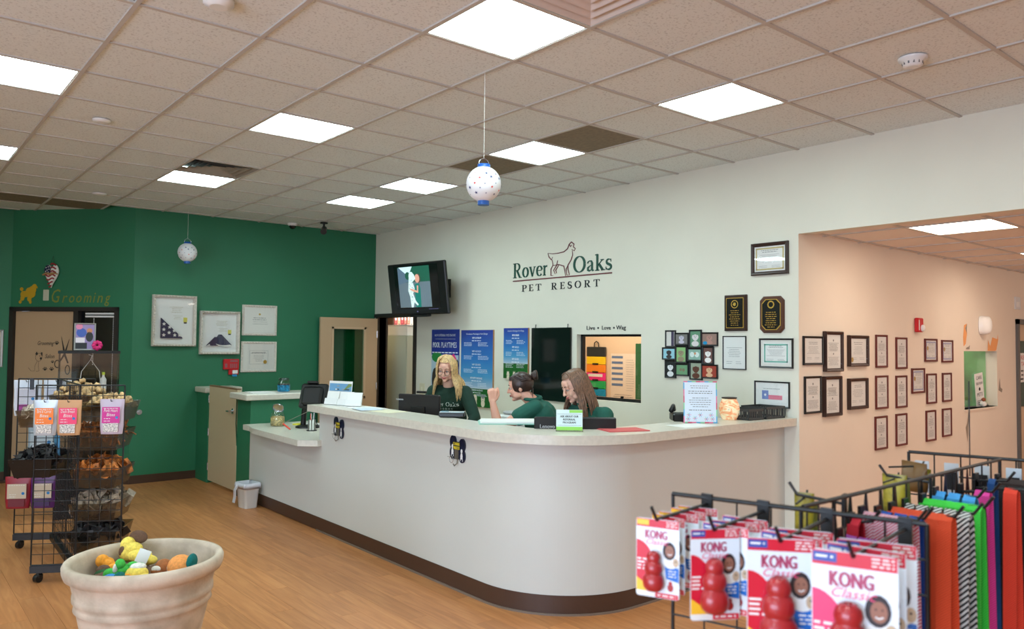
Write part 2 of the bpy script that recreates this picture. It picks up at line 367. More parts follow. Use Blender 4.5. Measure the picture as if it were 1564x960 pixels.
# ------------------------------------------------------------------ lights and vents in the ceiling
diff = mat('light_diffuser', (222, 250, 252), .5, emit=PANEL)
diffw = mat('light_diffuser_warm', (255, 238, 218), .5, emit=PANEL*.9)
tframe = mat('troffer_white', (225, 222, 215), .5)
def light(i, j, label, hc=HC, gx=GX, gy=GY, m=diff, k=.61):
    t = thing('ceiling_light', label, 'light', (gx+G*(i+.5), gy+G*(j+.5), hc), 0, 'square light panels in the ceiling grid')
    b = MB()
    for s in (-1, 1): b.box(s*.284, -.296, .0, s*.296, .296, .03); b.box(-.284, s*.284, .0, .284, s*.296, .03)
    b.build('frame', tframe, t)
    MB().box(-.284, -.284, .004, .284, .284, .01).build('diffuser', m, t); return t
lbl = {(2, -3): 'largest glowing square light panel at the top edge beside a louvred vent', (5, -3): 'glowing square light panel nearest the round smoke detector on the right',
       (2, 1): 'glowing square light panel left of centre, between the plain tiles above the nearer lantern', (-1, 1): 'large glowing light panel cut by the left edge, upper of the two there',
       (2, 5): 'glowing light panel touching the square louvred air vent', (5, 0): 'glowing light panel between two brown ceiling tiles behind the nearer lantern',
       (5, 3): 'small glowing light panel in the far right row, just left of the nearer lantern', (5, 5): 'farthest glowing light panel in front of the ceiling camera',
       (-1, 5): 'small glowing light panel cut by the left edge, lower of the two there'}
for c in light_cells: light(*c, lbl.get(c) or ('light panel out of view, %s, %s' % ({-7: 'nearest the shop windows', -4: 'second row from the windows', -1: 'third row from the windows', 2: 'fourth row from the windows', 5: 'row along the white wall'}[c[0]], {-7: 'at the rear wall', -3: 'level with the camera', 1: 'a little ahead of the camera', 5: 'near the far green wall'}[c[1]])))
light(0, 0, 'glowing light panel in the low annex ceiling above the framed certificates', HA, ax0, ay0, diffw)
light(4, 0, 'farther glowing light panel in the low annex ceiling at the right edge', HA, ax0, ay0, diffw)
light(4, -4, 'far light panel in the low annex ceiling, out of the frame', HA, ax0, ay0, diffw)
light(0, -4, 'near light panel in the low annex ceiling, out of the frame', HA, ax0, ay0, diffw)
brown = mat('brown_tile', (128, 116, 96), .85, noise=(30, .05))
for (i, j, l) in ((5, -1, 'brown perforated ceiling tile right of the light panel behind the lantern'), (5, 1, 'brown ceiling tile half hidden by the nearer hanging lantern'), (1, 9, 'brown ceiling tile above the grooming door')):
    t = MB().box(-.293, -.293, .004, .293, .293, .02).build('return_air_grille', brown, loc=(GX+G*(i+.5), GY+G*(j+.5), HC)); tag(t, l, 'air grille', 'brown return air tiles')
for (i, j) in ((0, 9), (-1, 9)):
    t = MB().box(-.293, -.293, .004, .293, .293, .02).build('return_air_grille', brown, loc=(GX+G*(i+.5), GY+G*(j+.5), HC)); tag(t, 'brown ceiling tile at the far left, left of the one above the grooming door' if i == 0 else 'leftmost brown ceiling tile, outside the frame', 'air grille', 'brown return air tiles')
def vent(i, j, label, c):
    t = thing('ceiling_vent', label, 'air vent', (GX+G*(i+.5), GY+G*(j+.5), HC)); vm = mat('vent_'+c, dict(dark=(150, 142, 130), light=(212, 200, 192))[c], .5)
    MB().box(-.293, -.293, .05, .293, .293, .055).build('duct_opening', mat('duct_dark', (40, 36, 32), .9), t)
    for k in range(5):
        h = .29-.055*k; b = MB()
        p = [(h, 0.0), (h-.045, .03)]
        R = [[(-h, -h, .0+.004*k), (h, -h, .0+.004*k), (h, h, .0+.004*k), (-h, h, .0+.004*k)], [(-(h-.04), -(h-.04), .035), (h-.04, -(h-.04), .035), (h-.04, h-.04, .035), (-(h-.04), h-.04, .035)], [(-(h-.043), -(h-.043), .034), (h-.043, -(h-.043), .034), (h-.043, h-.043, .034), (-(h-.043), h-.043, .034)], [(-h+.004, -h+.004, -.001+.004*k), (h-.004, -h+.004, -.001+.004*k), (h-.004, h-.004, -.001+.004*k), (-h+.004, h-.004, -.001+.004*k)]]
        b.loft(R); b.build('louvre', vm, t)
vent(2, 4, 'square grey louvred air vent beside the light panel at left', 'dark')
vent(2, -4, 'pale louvred air vent cut by the top edge beside the largest light', 'light')
def round_dev(name, x, y, z, label, cat, prof, m, m2=None):
    t = thing(name, label, cat, (x, y, z)); MB().lathe(prof, 24, 0, cap=True).build('housing', m, t); return t
t = round_dev('smoke_detector', 4.40, 1.86, HC, 'round white smoke detector on the ceiling at upper right', 'smoke detector', [(.075, 0), (.075, -.012), (.055, -.02), (.05, -.045), (.03, -.052)], whitep)
b = MB()
for k in range(12):
    a = 2*PI*k/12; b.box(.0495*math.cos(a)-.004, .0495*math.sin(a)-.004, -.04, .0495*math.cos(a)+.004, .0495*math.sin(a)+.004, -.026)
b.build('vent_slots', mat('slot_grey', (110, 110, 110), .7), t)
round_dev('sprinkler_cap', 1.26, 6.23, HC, 'small flat pale disc on the ceiling near the upper left light', 'sprinkler', [(.06, 0), (.06, -.012), (.03, -.02)], whitep)
round_dev('sprinkler_cap', 1.9, 9.39, HC, 'small pale disc on the far ceiling above the grooming door lettering', 'sprinkler', [(.07, 0), (.07, -.012), (.03, -.02)], whitep)
round_dev('ceiling_speaker', 1.22, 3.66, HC, 'pale round ceiling fitting cut by the top edge at left', 'ceiling fitting', [(.07, 0), (.07, -.02), (.04, -.035)], whitep)
t = round_dev('dome_camera', 4.37, 9.95, HC, 'white dome security camera on the ceiling above the green wall', 'security camera', [(.065, 0), (.065, -.02), (.05, -.035)], whitep)
MB().lathe([(.046, -.03), (.045, -.045), (.035, -.065), (.018, -.077), (0.001, -.08)], 18).build('dome', mat('dome_black', (12, 12, 14), .1), t)
t = thing('bullet_camera', 'black bullet security camera hanging from the ceiling near the corner', 'security camera', (4.66, 9.6, HC))
MB().cyl(0, 0, -.015, 0, .05).build('mount_plate', blackp, t); MB().cyl(0, 0, -.07, -.01, .014, 8).build('stem', blackp, t)
b = MB().at((0, 0, -.1), (PI/2+.35, 0, -.5)); b.cyl(0, 0, -.09, .09, .038, 14); b.cyl(0, 0, .085, .1, .042, 14); b.build('camera_body', blackp, t)
t = round_dev('smoke_detector', 9.0, 2.6, HA, 'round detector on the annex ceiling at the right edge', 'smoke detector', [(.08, 0), (.08, -.012), (.05, -.04)], whitep)

# baseboards
def bb(name, x0, y0, x1, y1): struct(MB().box(x0, y0, 0, x1, y1, .1).build(name, kick))
bb('baseboard_back', 2.46, YG-.008, 3.24, YG); bb('baseboard_left', -4.5, 11.392, 1.35, 11.4); bb('baseboard_annex', XW+.002, YP-.008, 10.68, YP)
struct(MB().box(-.18, -.008, 0, 0, 0, .1).build('baseboard_corner', kick, loc=AO, rz=ANG))
bb('baseboard_right', XW-.008, 5.2, XW, 9.03)
# ------------------------------------------------------------------ reception counter
ctop = mat('countertop', (208, 202, 188), .3, noise=(35, .02))
cedge = mat('countertop_edge', (186, 174, 156), .45)
def arc_path(off, n=44):
    # outline of the counter front offset outwards by off; runs from the far left end round the curve to the wall
    R = .7+off; cx, cy = 3.94, 4.18
    P = [(cx-R, 6.69)]
    P += [(cx+R*math.cos(PI+PI/2*i/n), cy+R*math.sin(PI+PI/2*i/n)) for i in range(n+1)]
    P += [(XW, cy-R)]
    return P
def wallstrip(mb, off_out, off_in, z0, z1, m=0, y_end=6.69):
    A = arc_path(off_out); B = arc_path(off_in); A[0] = (A[0][0], y_end); B[0] = (B[0][0], y_end)
    R = [[(a[0], a[1], z0), (b[0], b[1], z0), (b[0], b[1], z1), (a[0], a[1], z1)] for a, b in zip(A, B)]
    mb.loft(R, m, False, True); return mb
cn = thing('reception_counter', 'long pale reception counter with a rounded corner and dark brown kick strip', 'counter', (3.24, 6.69, 0))
def CB(mb, name, m, par=None): return mb.build(name, m, par or cn, (-3.24, -6.69, 0))
CB(wallstrip(MB(), 0, -.1, .125, 1.09), 'front_panel', laminate)
CB(wallstrip(MB(), .004, -.1, .006, .125), 'kick_strip', kick)
CB(wallstrip(MB(), .016, .004, 0, .012), 'kick_toe', mat('kick_toe', (120, 104, 92), .4))
CB(wallstrip(MB(), .11, -.27, 1.095, 1.155, 0, 6.72), 'countertop', ctop)
CB(wallstrip(MB(), -.1, -.62, .73, .76), 'desk_surface', beige)
# lower wing towards the gate
b = MB(); b.box(3.24, 6.69, .125, 3.34, 8.37, .775); CB(b, 'lower_front_panel', laminate)
b = MB(); b.box(3.236, 6.69, .006, 3.34, 8.37, .125); CB(b, 'lower_kick_strip', kick)
b = MB(); pl = [(3.16, 8.19), (3.10, 7.95), (3.06, 6.76), (3.2, 6.64), (3.9, 6.64), (3.9, 8.37), (3.16, 8.37)]
b.loft([[(p[0], p[1], .775) for p in pl], [(p[0], p[1], .83) for p in pl]], 0, False, True); CB(b, 'lower_countertop', ctop)
b = MB(); b.box(3.34, 6.6, 0, 3.9, 6.69, .775); CB(b, 'end_panel', laminate)

# green half walls with caps at the gate, and the gate itself
hw = sthing('wall_gate', (3.24, 8.37, 0))
MB().box(0, 0, 0, .76, .39, 1.09).build('half_wall', green_paint, hw); MB().box(-.004, -.004, 0, .1, .394, .1).build('baseboard', kick, hw)
MB().bbox(.36, .18, 1.122, .88, .50, .066, .008).build('cap', ctop, hw)
MB().box(0, 1.37, 0, .36, 1.8, 1.09).build('half_wall', green_paint, hw); MB().bbox(.2, 1.6, 1.122, .46, .40, .066, .008).build('cap', ctop, hw)
gt = sthing('door_1', (3.27, 9.74, 0))
MB().bbox(0, -.475, .61, .045, .93, 1.15, .004).build('door_leaf', mat('gate_beige', (206, 184, 150), .4), gt)
MB().box(-.024, -.94, 1.176, .024, -.01, 1.192).build('edge_band', mat('edge_brown', (128, 96, 66), .5), gt)
MB().box(-.02, -.965, .02, .03, -.945, 1.13).build('post_trim', beige, gt)
for z in (.2, .62, 1.02): MB().cyl(-.02, .0, z-.045, z+.045, .012, 8).build('hinge', chrome, gt)
hd = thing  # handle
b = MB(); b.at((-.023, -.83, .93), (0, -PI/2, 0)); b.cyl(0, 0, 0, .012, .032, 16); b.cyl(0, 0, 0, .05, .011, 10); b.at()
b.tube([(-.07, -.83, .93), (-.072, -.79, .93), (-.066, -.72, .925)], [.011, .01, .008], 8); b.build('lever_handle', chrome, gt)
MB().tube([(-.03, -.955, 1.1), (-.035, -.955, .8), (-.02, -.955, .55)], .006, 6).build('pull_cord', mat('cord_green', (20, 80, 58), .6), gt)

# ------------------------------------------------------------------ office door in the white wall, standing open against the green wall
d2 = sthing('door_2', (XW, 9.07, 0))
b = MB(); b.box(-.03, -.05, 0, .14, 0, 2.15); b.box(-.03, .96, 0, .14, 1.02, 2.15); b.box(-.035, -.055, 2.095, .14, 1.06, 2.15); b.build('door_frame', darkframe, d2)
lf = MB(); x0, x1 = -.93, -.03
for (a, c, e, f) in ((x0, .01, x1, .95), (x0, 1.93, x1, 2.08), (x0, .95, x0+.19, 1.93), (x1-.21, .95, x1, 1.93)): lf.box(a, .965, c, e, 1.005, f)
lf.build('door_leaf', mat('door_tan', (196, 166, 132), .45), d2)
b = MB()
for (a, c, e, f) in ((x0+.17, .93, x1-.19, .96), (x0+.17, 1.92, x1-.19, 1.95), (x0+.17, .93, x0+.2, 1.95), (x1-.22, .93, x1-.19, 1.95)): b.box(a, .955, c, e, 1.015, f)
b.build('glazing_bead', mat('bead_tan', (206, 178, 144), .4), d2)
MB().box(x0+.19, .982, .95, x1-.21, .988, 1.93).build('pane', glassmat('tint_glass', (190, 225, 210), .1), d2)
for z in (.35, 1.1, 1.85): MB().cyl(-.035, .962, z-.05, z+.05, .012, 8).build('hinge', chrome, d2)
# storage seen through the doorway
st_paint = mat('closet_panel', (190, 198, 180), .7)
t = thing('storage_cabinet', 'tall pale green-grey cabinet seen through the open office doorway', 'cabinet', (6.25, 10.02, 0)); MB().box(0, 0, 0, .35, .75, 1.84).build('carcass', st_paint, t)
MB().box(-.012, .01, .05, 0, .74, 1.82).build('side_panel', st_paint, t)
t = thing('cardboard_box', 'white storage box lying on top of the cabinet inside the doorway', 'box', (6.42, 10.34, 1.842)); MB().bbox(0, 0, .075, .3, .56, .15, .004).build('box_body', paper, t); MB().bbox(0, 0, .155, .32, .58, .02, .004).build('lid', mat('box_lid', (196, 196, 196), .5), t)
sh = thing('office_shelving', 'dark brown shelving with files on the rear wall inside the open office doorway', 'shelving', (6.65, 11.39, 0))
shm = mat('shelf_brown', (84, 52, 34), .5)
SZ = (.6, .97, 1.33, 1.96)
for z in SZ: MB().box(0, -.32, z, .8, -.01, z+.03).build('shelf', shm, sh)
for x in (-.02, .8): MB().box(x, -.32, 0, x+.02, -.01, 2.3).build('side_panel', shm, sh)
cols = [(214, 120, 110), (230, 150, 130), (240, 226, 214), (206, 92, 92), (236, 168, 140), (196, 76, 84)]
CN = ('coral', 'salmon', 'cream', 'red', 'peach', 'crimson')
fm = [mat('folder_%s' % n, c, .6) for n, c in zip(CN, cols)]
for zi, z in enumerate(SZ[1:]):
    x = .04; k = zi
    for q in range(12):
        k = (k+1) % 6; wd = random.uniform(.045, .055); h = random.uniform(.24, .28)
        o = MB().box(-wd/2, 0, 0, wd/2, .26, h, 0).rect(-wd*.3, h*.45, wd*.3, h*.85, -.001, 1).disc(0, h*.2, wd*.2, -.001, 2, 8)
        o = o.build('file_folder', [fm[k], paper, inkd], loc=(6.65+x, 11.08, z+.0302))
        tag(o, '%s paper file, %s from the left on the %s shelf inside the office doorway' % (CN[k], ('first', 'second', 'third', 'fourth', 'fifth', 'sixth', 'seventh', 'eighth', 'ninth', 'tenth', 'eleventh', 'twelfth')[q], ('lower', 'middle', 'top')[zi]), 'file', 'files on the office shelving')
        x += .061

# ------------------------------------------------------------------ service window in the white wall
w2 = sthing('window_2', (XW, 5.90, 1.165))    # runs to y 5.01, z 1.838
b = MB(); b.box(.06, -.03, 0, .1, 0, .673); b.box(.06, -.89, 0, .1, -.865, .673); b.box(.06, -.89, .65, .1, 0, .673); b.box(.055, -.89, 0, .11, -.0, .03); b.build('window_frame', blackm, w2)
MB().box(.075, -.865, .03, .078, -.03, .65).build('pane', clear, w2)
MB().box(.07, -.58, .03, .095, -.56, .05).build('sliding_track', blackm, w2)

# hanging organiser, papers and a green panel on the office wall
t = thing('hanging_organiser', 'hanging pocket organiser in yellow, orange, pink, green and blue behind the service window', 'organiser', (7.385, 7.16, 1.0), RW)
oc = [('purple', (96, 70, 160)), ('blue', (0, 146, 196)), ('green', (30, 172, 92)), ('pink', (236, 40, 134)), ('orange', (246, 140, 30)), ('yellow', (246, 208, 20)), ('black', (40, 40, 44))]
z = -.02
for n, c in oc:
    h = .07 if n == 'purple' else (.13 if n == 'black' else .105)
    b = MB(); b.bbox(0, -.012, z+h/2, .335, .03, h-.004, .006)
    if n not in ('black', 'purple'): b.box(-.05, -.034, z, .05, -.026, z+.02, 1)
    if n in ('pink', 'purple'): b.rect(-.13, z+h*.5, .13, z+h*.85, -.0285, 2)
    o = b.build('pocket', [mat('pocket_'+n, c, .5), blackp, paper], t); o['label'] = n+' pocket'; z += h
MB().tube([(-.04, -.01, z), (-.035, -.01, z+.05), (0, -.01, z+.07), (.035, -.01, z+.05), (.04, -.01, z)], .007, 6).build('hanging_loop', blackp, t)
t = thing('paper_schedule', 'sheet of papers with blue bands pinned behind the service window', 'paper', (7.385, 6.83, 1.06), RW)
MB().rect(-.08, -.06, .34, .56, -.002).build('sheet', mat('paper_warm', (226, 214, 196), .7), t)
b = MB()
for k in range(6): b.rect(-.06, .5-.07*k, .13, .53-.07*k, -.004, 0)
b.build('blue_band', mat('band_blue', (96, 120, 158), .6), t)
b = MB(); b.lines(.18, .32, .48, .1, 14, -.004, 0, .004); b.lines(-.05, .32, .04, -.04, 4, -.004, 0, .006); b.build('print', ink, t)
tag(MB().box(-.03, -.02, 0, .3, 0, .8).build('wall_panel', mat('panel_green', (36, 96, 56), .5), loc=(7.38, 6.44, .95), rz=RW), 'narrow green panel at the right edge behind the service window', 'panel')
t = thing('orange_cup', 'orange cup on the sill at the right corner of the service window', 'cup', (6.2, 5.16, 1.1)); 
MB().lathe([(.03, 0), (.04, .1), (.036, .1), (.028, .01)], 14).build('cup_body', mat('cup_orange', (226, 130, 70), .4), t)
tag(MB().box(5.93, 4.9, 1.05, 6.5, 6.0, 1.1).build('office_desk', darkframe), 'dark desk edge just behind the service window sill', 'desk')

# ------------------------------------------------------------------ lettering on the walls
# serif letters drawn as pen strokes; units of cap height
def ell(cx, cz, rx, rz, a0, a1, n=18): return [(cx+rx*math.cos(math.radians(a0+(a1-a0)*i/n)), cz+rz*math.sin(math.radians(a0+(a1-a0)*i/n))) for i in range(n+1)]
def wl(P, thick, thin, vert=True):       # contrast: thick where the stroke runs upright
    out = []
    for i in range(len(P)):
        a = P[max(0, i-1)]; b = P[min(len(P)-1, i+1)]; dx, dz = abs(b[0]-a[0]), abs(b[1]-a[1]); k = dz/(math.hypot(dx, dz) or 1); out.append(thin+(thick-thin)*k**1.5)
    return out
def glyph(ch):
    S = []
    T_, t_ = .16, .055
    def st(P, w): S.append((P, w))
    def sf(x, z, hw=.15): st([(x-hw, z), (x+hw, z)], .05)
    if ch == 'R':
        st([(.17, 0), (.17, 1)], T_); sf(.17, .025, .17); st([(.0, .975), (.35, .975)], .05); P = [(.25, .97)]+ell(.38, .74, .24, .23, 90, -90)+[(.25, .5)]; st(P, wl(P, .15, .05)); st([(.38, .5), (.66, .03)], .15); sf(.72, .025, .12); return S, .84
    if ch == 'P':
        st([(.17, 0), (.17, 1)], T_); sf(.17, .025, .17); st([(.0, .975), (.35, .975)], .05); P = [(.25, .97)]+ell(.38, .72, .24, .25, 90, -90)+[(.25, .46)]; st(P, wl(P, .15, .05)); return S, .66
    if ch == 'E':
        st([(.17, 0), (.17, 1)], T_); st([(0, .025), (.6, .025)], .05); st([(0, .975), (.58, .975)], .05); st([(.2, .52), (.45, .52)], .05); st([(.59, .0), (.61, .24)], .05); st([(.57, 1), (.58, .8)], .05); st([(.45, .42), (.45, .62)], .04); return S, .66
    if ch == 'T':
        st([(.36, 0), (.36, 1)], T_); sf(.36, .025, .17); st([(.0, .975), (.72, .975)], .055); st([(.02, 1), (.0, .74)], .05); st([(.7, 1), (.72, .74)], .05); return S, .72
    if ch == 'S':
        P = ell(.29, .74, .21, .24, 50, 250, 12)+ell(.27, .25, .24, .24, 70, -150, 14); st(P, [.05+.12*math.sin(PI*i/(len(P)-1)) for i in range(len(P))]); st([(.46, .98), (.47, .72)], .04); st([(.05, .02), (.03, .3)], .04); return S, .54
    if ch == 'O' or ch == 'o':
        k = 1 if ch == 'O' else .66; rx = .42 if ch == 'O' else .3; P = ell(rx+.02, .5*k, rx-.06, .5*k-.02, 0, 360, 32); st(P, wl(P, .16, .05)); return S, rx*2+.04
    if ch == 'v':
        st([(.08, .65), (.3, .02)], .14); st([(.3, .02), (.5, .65)], .06); sf(.08, .64, .1); sf(.5, .64, .09); return S, .6
    if ch == 'e':
        P = [(.08, .36), (.5, .38)]+ell(.3, .36, .23, .29, 10, 180, 14)+ell(.3, .33, .23, .31, 180, 320, 10); st(P[:2], .05); P = P[2:]; st(P, wl(P, .15, .05)); return S, .56
    if ch == 'r':
        st([(.14, 0), (.14, .65)], .14); sf(.14, .025, .13); st([(.02, .6), (.14, .64)], .05); st([(.18, .48), (.27, .6), (.38, .6)], [.04, .08, .12]); return S, .46
    if ch == 'a':
        P = [(.08, .5), (.1, .58), (.2, .64), (.32, .62), (.37, .5), (.37, .12), (.42, .04), (.5, .06)]; st(P, [.1, .07, .05, .1, .14, .14, .1, .03]); P = [(.36, .38), (.2, .32), (.09, .22), (.09, .1), (.18, .04), (.28, .07), (.36, .16)]; st(P, [.03, .05, .12, .14, .1, .05, .03]); return S, .52
    if ch == 'k':
        st([(.14, 0), (.14, 1)], .14); sf(.14, .025, .13); st([(.0, .96), (.14, .99)], .05); st([(.48, .64), (.18, .32)], .05); st([(.25, .4), (.5, .03)], .14); sf(.52, .025, .12); sf(.46, .64, .1); return S, .62
    if ch == 's':
        P = ell(.21, .49, .14, .14, 50, 250, 10)+ell(.2, .17, .16, .15, 70, -150, 12); st(P, [.04+.1*math.sin(PI*i/(len(P)-1)) for i in range(len(P))]); st([(.34, .64), (.35, .47)], .035); st([(.04, .02), (.03, .2)], .035); return S, .4
    return S, .3
def serif(mb, s, x0, z0, h, w=None, y=0, m=0, track=.06):
    tot = 0; G_ = []
    for ch in s:
        g, wd = glyph(ch); G_.append((g, tot)); tot += wd+track
    tot -= track; sx = h if w is None else w/tot
    for g, o in G_:
        for P, ww in g: mb.stroke([(x0+(p[0]+o)*sx, z0+p[1]*h) for p in P], [a*(sx+h)/2 for a in (ww if isinstance(ww, list) else [ww]*len(P))], y, m)
def thick(o, t=.006):
    m = o.modifiers.new('depth', 'SOLIDIFY'); m.thickness = t; m.offset = 0; return o
logo = thing('wall_logo', 'large green and black clinic name with a dog outline, high on the white wall', 'sign', (XW-.004, 6.18, 2.46), RW)
lgreen = mat('logo_green', (18, 72, 56), .5); lred = mat('logo_maroon', (104, 30, 38), .5); lblack = mat('logo_black', (26, 30, 30), .5)
for wd_, x_, w__ in (('Rover', -.78, .6), ('Oaks', .22, .56)): b = MB(); serif(b, wd_, x_, .034, .172, w__); thick(b.build('name_lettering', lgreen, logo))
b = MB(); b.rect(-.783, -.006, .783, .006); thick(b.build('underline', lred, logo))
b = MB(); serif(b, 'PET', -.622, -.128, .074, .33, 0, 0, .35); serif(b, 'RESORT', -.121, -.129, .074, .73, 0, 0, .42); thick(b.build('small_lettering', lblack, logo))
b = MB()
dog = [[(-.182, .279), (-.105, .266), (-.006, .266), (.075, .273), (.132, .301), (.154, .344), (.191, .369), (.232, .343), (.22, .315), (.252, .293), (.236, .27), (.195, .289)],
 [(.205, .275), (.212, .228), (.187, .175), (.14, .124), (.141, .079), (.163, .018), (.125, .016)], [(-.182, .279), (-.165, .236), (-.121, .199), (-.105, .232)],
 [(-.111, .198), (-.097, .141), (-.13, .098), (-.129, .027), (-.096, .025)], [(-.022, .187), (-.038, .136), (-.086, .083), (-.06, .041)],
 [(-.097, .134), (-.005, .141), (.076, .117), (.093, .06), (.103, .009)], [(-.005, .134), (-.053, .081), (-.037, .046)], [(.14, .124), (.112, .081), (.125, .016)], [(.154, .35), (.179, .321), (.198, .337)]]
for P in dog: b.stroke(P, [.005+.007*math.sin(PI*i/(len(P)-1)) for i in range(len(P))])
thick(b.build('dog_outline', lred, logo), .004)
b = MB(); b.text('Live', -.2, 0, .042, w=.12); b.text('Love', .02, 0, .042, w=.12); b.text('Wag', .22, 0, .042, w=.13)
for x in (-.095, .125): b.disc(x, .018, .01)
o = thick(b.build('wall_quote', lblack, loc=(XW-.004, 5.49, 1.885), rz=RW), .004); tag(o, 'small black words Live Love Wag above the service window', 'lettering')
# grooming lettering, poodle and heart on the angled wall; u = distance to the left of the wall's right edge
def AW(u, z, off=-.004):
    return (AO[0]-u*math.cos(ANG)-off*0+math.sin(ANG)*-off*1.0*0+(-math.sin(ANG))*off, AO[1]-u*math.sin(ANG)+math.cos(ANG)*off, z)
lgold = mat('letter_gold', (128, 134, 52), .5); pgold = mat('poodle_gold', (190, 150, 24), .5)
b = MB(); x = -.40
for ch, wd, up in (('G', .135, .0), ('r', .08, 0), ('o', .085, 0), ('o', .085, 0), ('m', .12, 0), ('i', .04, 0), ('n', .085, 0), ('g', .09, 0)):
    b.text(ch, x+wd/2, -.06, .165 if ch == 'G' else .13, w=wd*.86, italic=.25); x += wd+.012
o = thick(b.build('wall_lettering', lgold, loc=AW(.70, 2.245), rz=ANG), .003); tag(o, 'gold italic word Grooming painted above the dark door frame', 'lettering')
b = MB()
for (cx, cz, rx, rz_) in ((.075, .05, .05, .05), (.1, .09, .033, .033), (.06, -.0, .058, .05), (.03, .03, .05, .05), (-.045, -.005, .045, .042), (-.012, 0, .05, .04), (-.075, .06, .025, .022), (-.09, -.1, .02, .02), (.05, -.1, .018, .022), (.035, -.06, .03, .035), (-.06, -.05, .028, .035)): b.disc(cx, cz, rx, -.0004*random.random(), 0, 12, rz_)
b.stroke([(-.06, .0), (-.075, .06)], .012); b.stroke([(-.06, -.05), (-.095, -.1)], .02); b.stroke([(.035, -.06), (.05, -.11)], .02); b.stroke([(.1, .09), (.14, .078)], .022)
o = thick(b.build('poodle_decal', pgold, loc=AW(1.43, 2.29, -.006), rz=ANG), .003); tag(o, 'gold poodle silhouette on the green wall left of the thermostat plate', 'wall decal')
t = thing('wall_plate', 'small beige blank plate on green wall between poodle and lettering', 'wall plate', AW(1.168, 2.275, -.001), ANG)
MB().bbox(0, -.006, 0, .075, .012, .135, .004).build('plate', mat('plate_beige', (190, 190, 168), .5), t); b = MB(); b.disc(0, .045, .004, -.0125); b.disc(0, -.045, .004, -.0125); b.build('screw', chrome, t)
# patriotic heart
t = thing('heart_ornament', 'stars and stripes heart ornament hanging above the grooming door', 'ornament', AW(1.08, 2.52, -.03), ANG)
navy = mat('navy_cloth', (26, 30, 66), .7); redc = mat('red_cloth', (150, 30, 40), .7); whc = mat('white_cloth', (225, 222, 214), .7)
H = []
for i in range(40):
    a = 2*PI*i/40; x = 16*math.sin(a)**3; z = 13*math.cos(a)-5*math.cos(2*a)-2*math.cos(3*a)-math.cos(4*a); H.append((x*.0058, z*.0098+.01))
rings = [[(p[0]*k, y, p[1]*k) for p in H] for k, y in ((.8, -.022), (1, -.008), (1, .008), (.8, .02))]
MB().loft(rings, 0, True, True).build('heart_body', whc, t)
b = MB()
for k in range(7):
    z0 = .13-.045*k
    b.stroke([(x, z0+.012*math.sin(x*60)-.4*abs(x)*0) for x in [(-.075+.15*j/8)*max(.15, min(1, (z0+.19)/.2)) for j in range(9)] if not (x < 0 and z0 > 0)] or [(0, z0), (.01, z0)], .018, -.0235, 0)
b.build('red_stripe', redc, t)
b = MB(); b.poly([(-.083, .02), (0, .02), (0, .085), (-.03, .125), (-.065, .115), (-.085, .07)], -.0238, 0); b.build('star_field', navy, t)
b = MB()
for (x, z) in ((-.06, .09), (-.03, .1), (-.045, .06), (-.02, .07), (-.065, .045), (-.03, .035)): b.star(x, z, .011, -.025)
b.build('star', whc, t)
MB().tube([(-.1, -.03, .0), (-.05, -.035, .02), (0, -.036, .01), (.05, -.035, .022), (.1, -.03, .012)], [.008, .014, .016, .014, .008], 6).build('twine_band', mat('twine', (170, 130, 84), .8), t)
MB().tube([(-.03, 0, .12), (0, .02, .24), (.03, 0, .12)], .002, 4).build('wire_loop', blackm, t)
# small silver frame on the left green wall
# ------------------------------------------------------------------ frames
wood_dk = mat('frame_dark_wood', (52, 32, 26), .35); wood_rd = mat('frame_burgundy', (96, 34, 28), .35); blackfr = mat('frame_black', (18, 18, 19), .35)
whfr = mat('frame_white_carved', (216, 208, 196), .55, noise=(60, .06)); silver = mat('frame_silver', (170, 168, 164), .35, .4)
matb = mat('mat_board', (226, 224, 216), .8)
def ringfr(mb, w, h, fw, d, m=0, y=0):
    o = [(-w/2, -h/2), (w/2, -h/2), (w/2, h/2), (-w/2, h/2)]
    def q(k, yy): s = [(-1, -1), (1, -1), (1, 1), (-1, 1)]; return [(p[0]-a*k, yy, p[1]-c*k) for p, (a, c) in zip(o, s)]
    mb.loft([q(0, y), q(0, y-d*.8), q(fw*.25, y-d), q(fw*.7, y-d*.85), q(fw, y-d*.55), q(fw, y)], m)
def frame(label, loc, rz, w, h, fw, d, fm_, content, cat='framed certificate', name='framed_certificate', group=None, matw=0, tilt=0, pap=paper):
    t = thing(name, label, cat, loc, rz, group)
    if tilt: t.rotation_euler = (0, tilt, rz) if rz == 0 else (0, 0, rz); 
    b = MB(); ringfr(b, w, h, fw, d); b.build('frame', fm_, t)
    iw, ih = w-2*fw, h-2*fw
    MB().box(-w/2+fw*.5, -d*.4, -h/2+fw*.5, w/2-fw*.5, -.001, h/2-fw*.5).build('backing', matb if matw else pap, t)
    y = -d*.4-.0015
    if matw: MB().rect(-iw/2+matw, -ih/2+matw, iw/2-matw, ih/2-matw, y).build('sheet', pap, t); y -= .0012
    content(t, iw-2*matw, ih-2*matw, y)
    MB().box(-iw/2, -d*.6, -ih/2, iw/2, -d*.6+.0015, ih/2).build('glazing', clear, t)
    return t
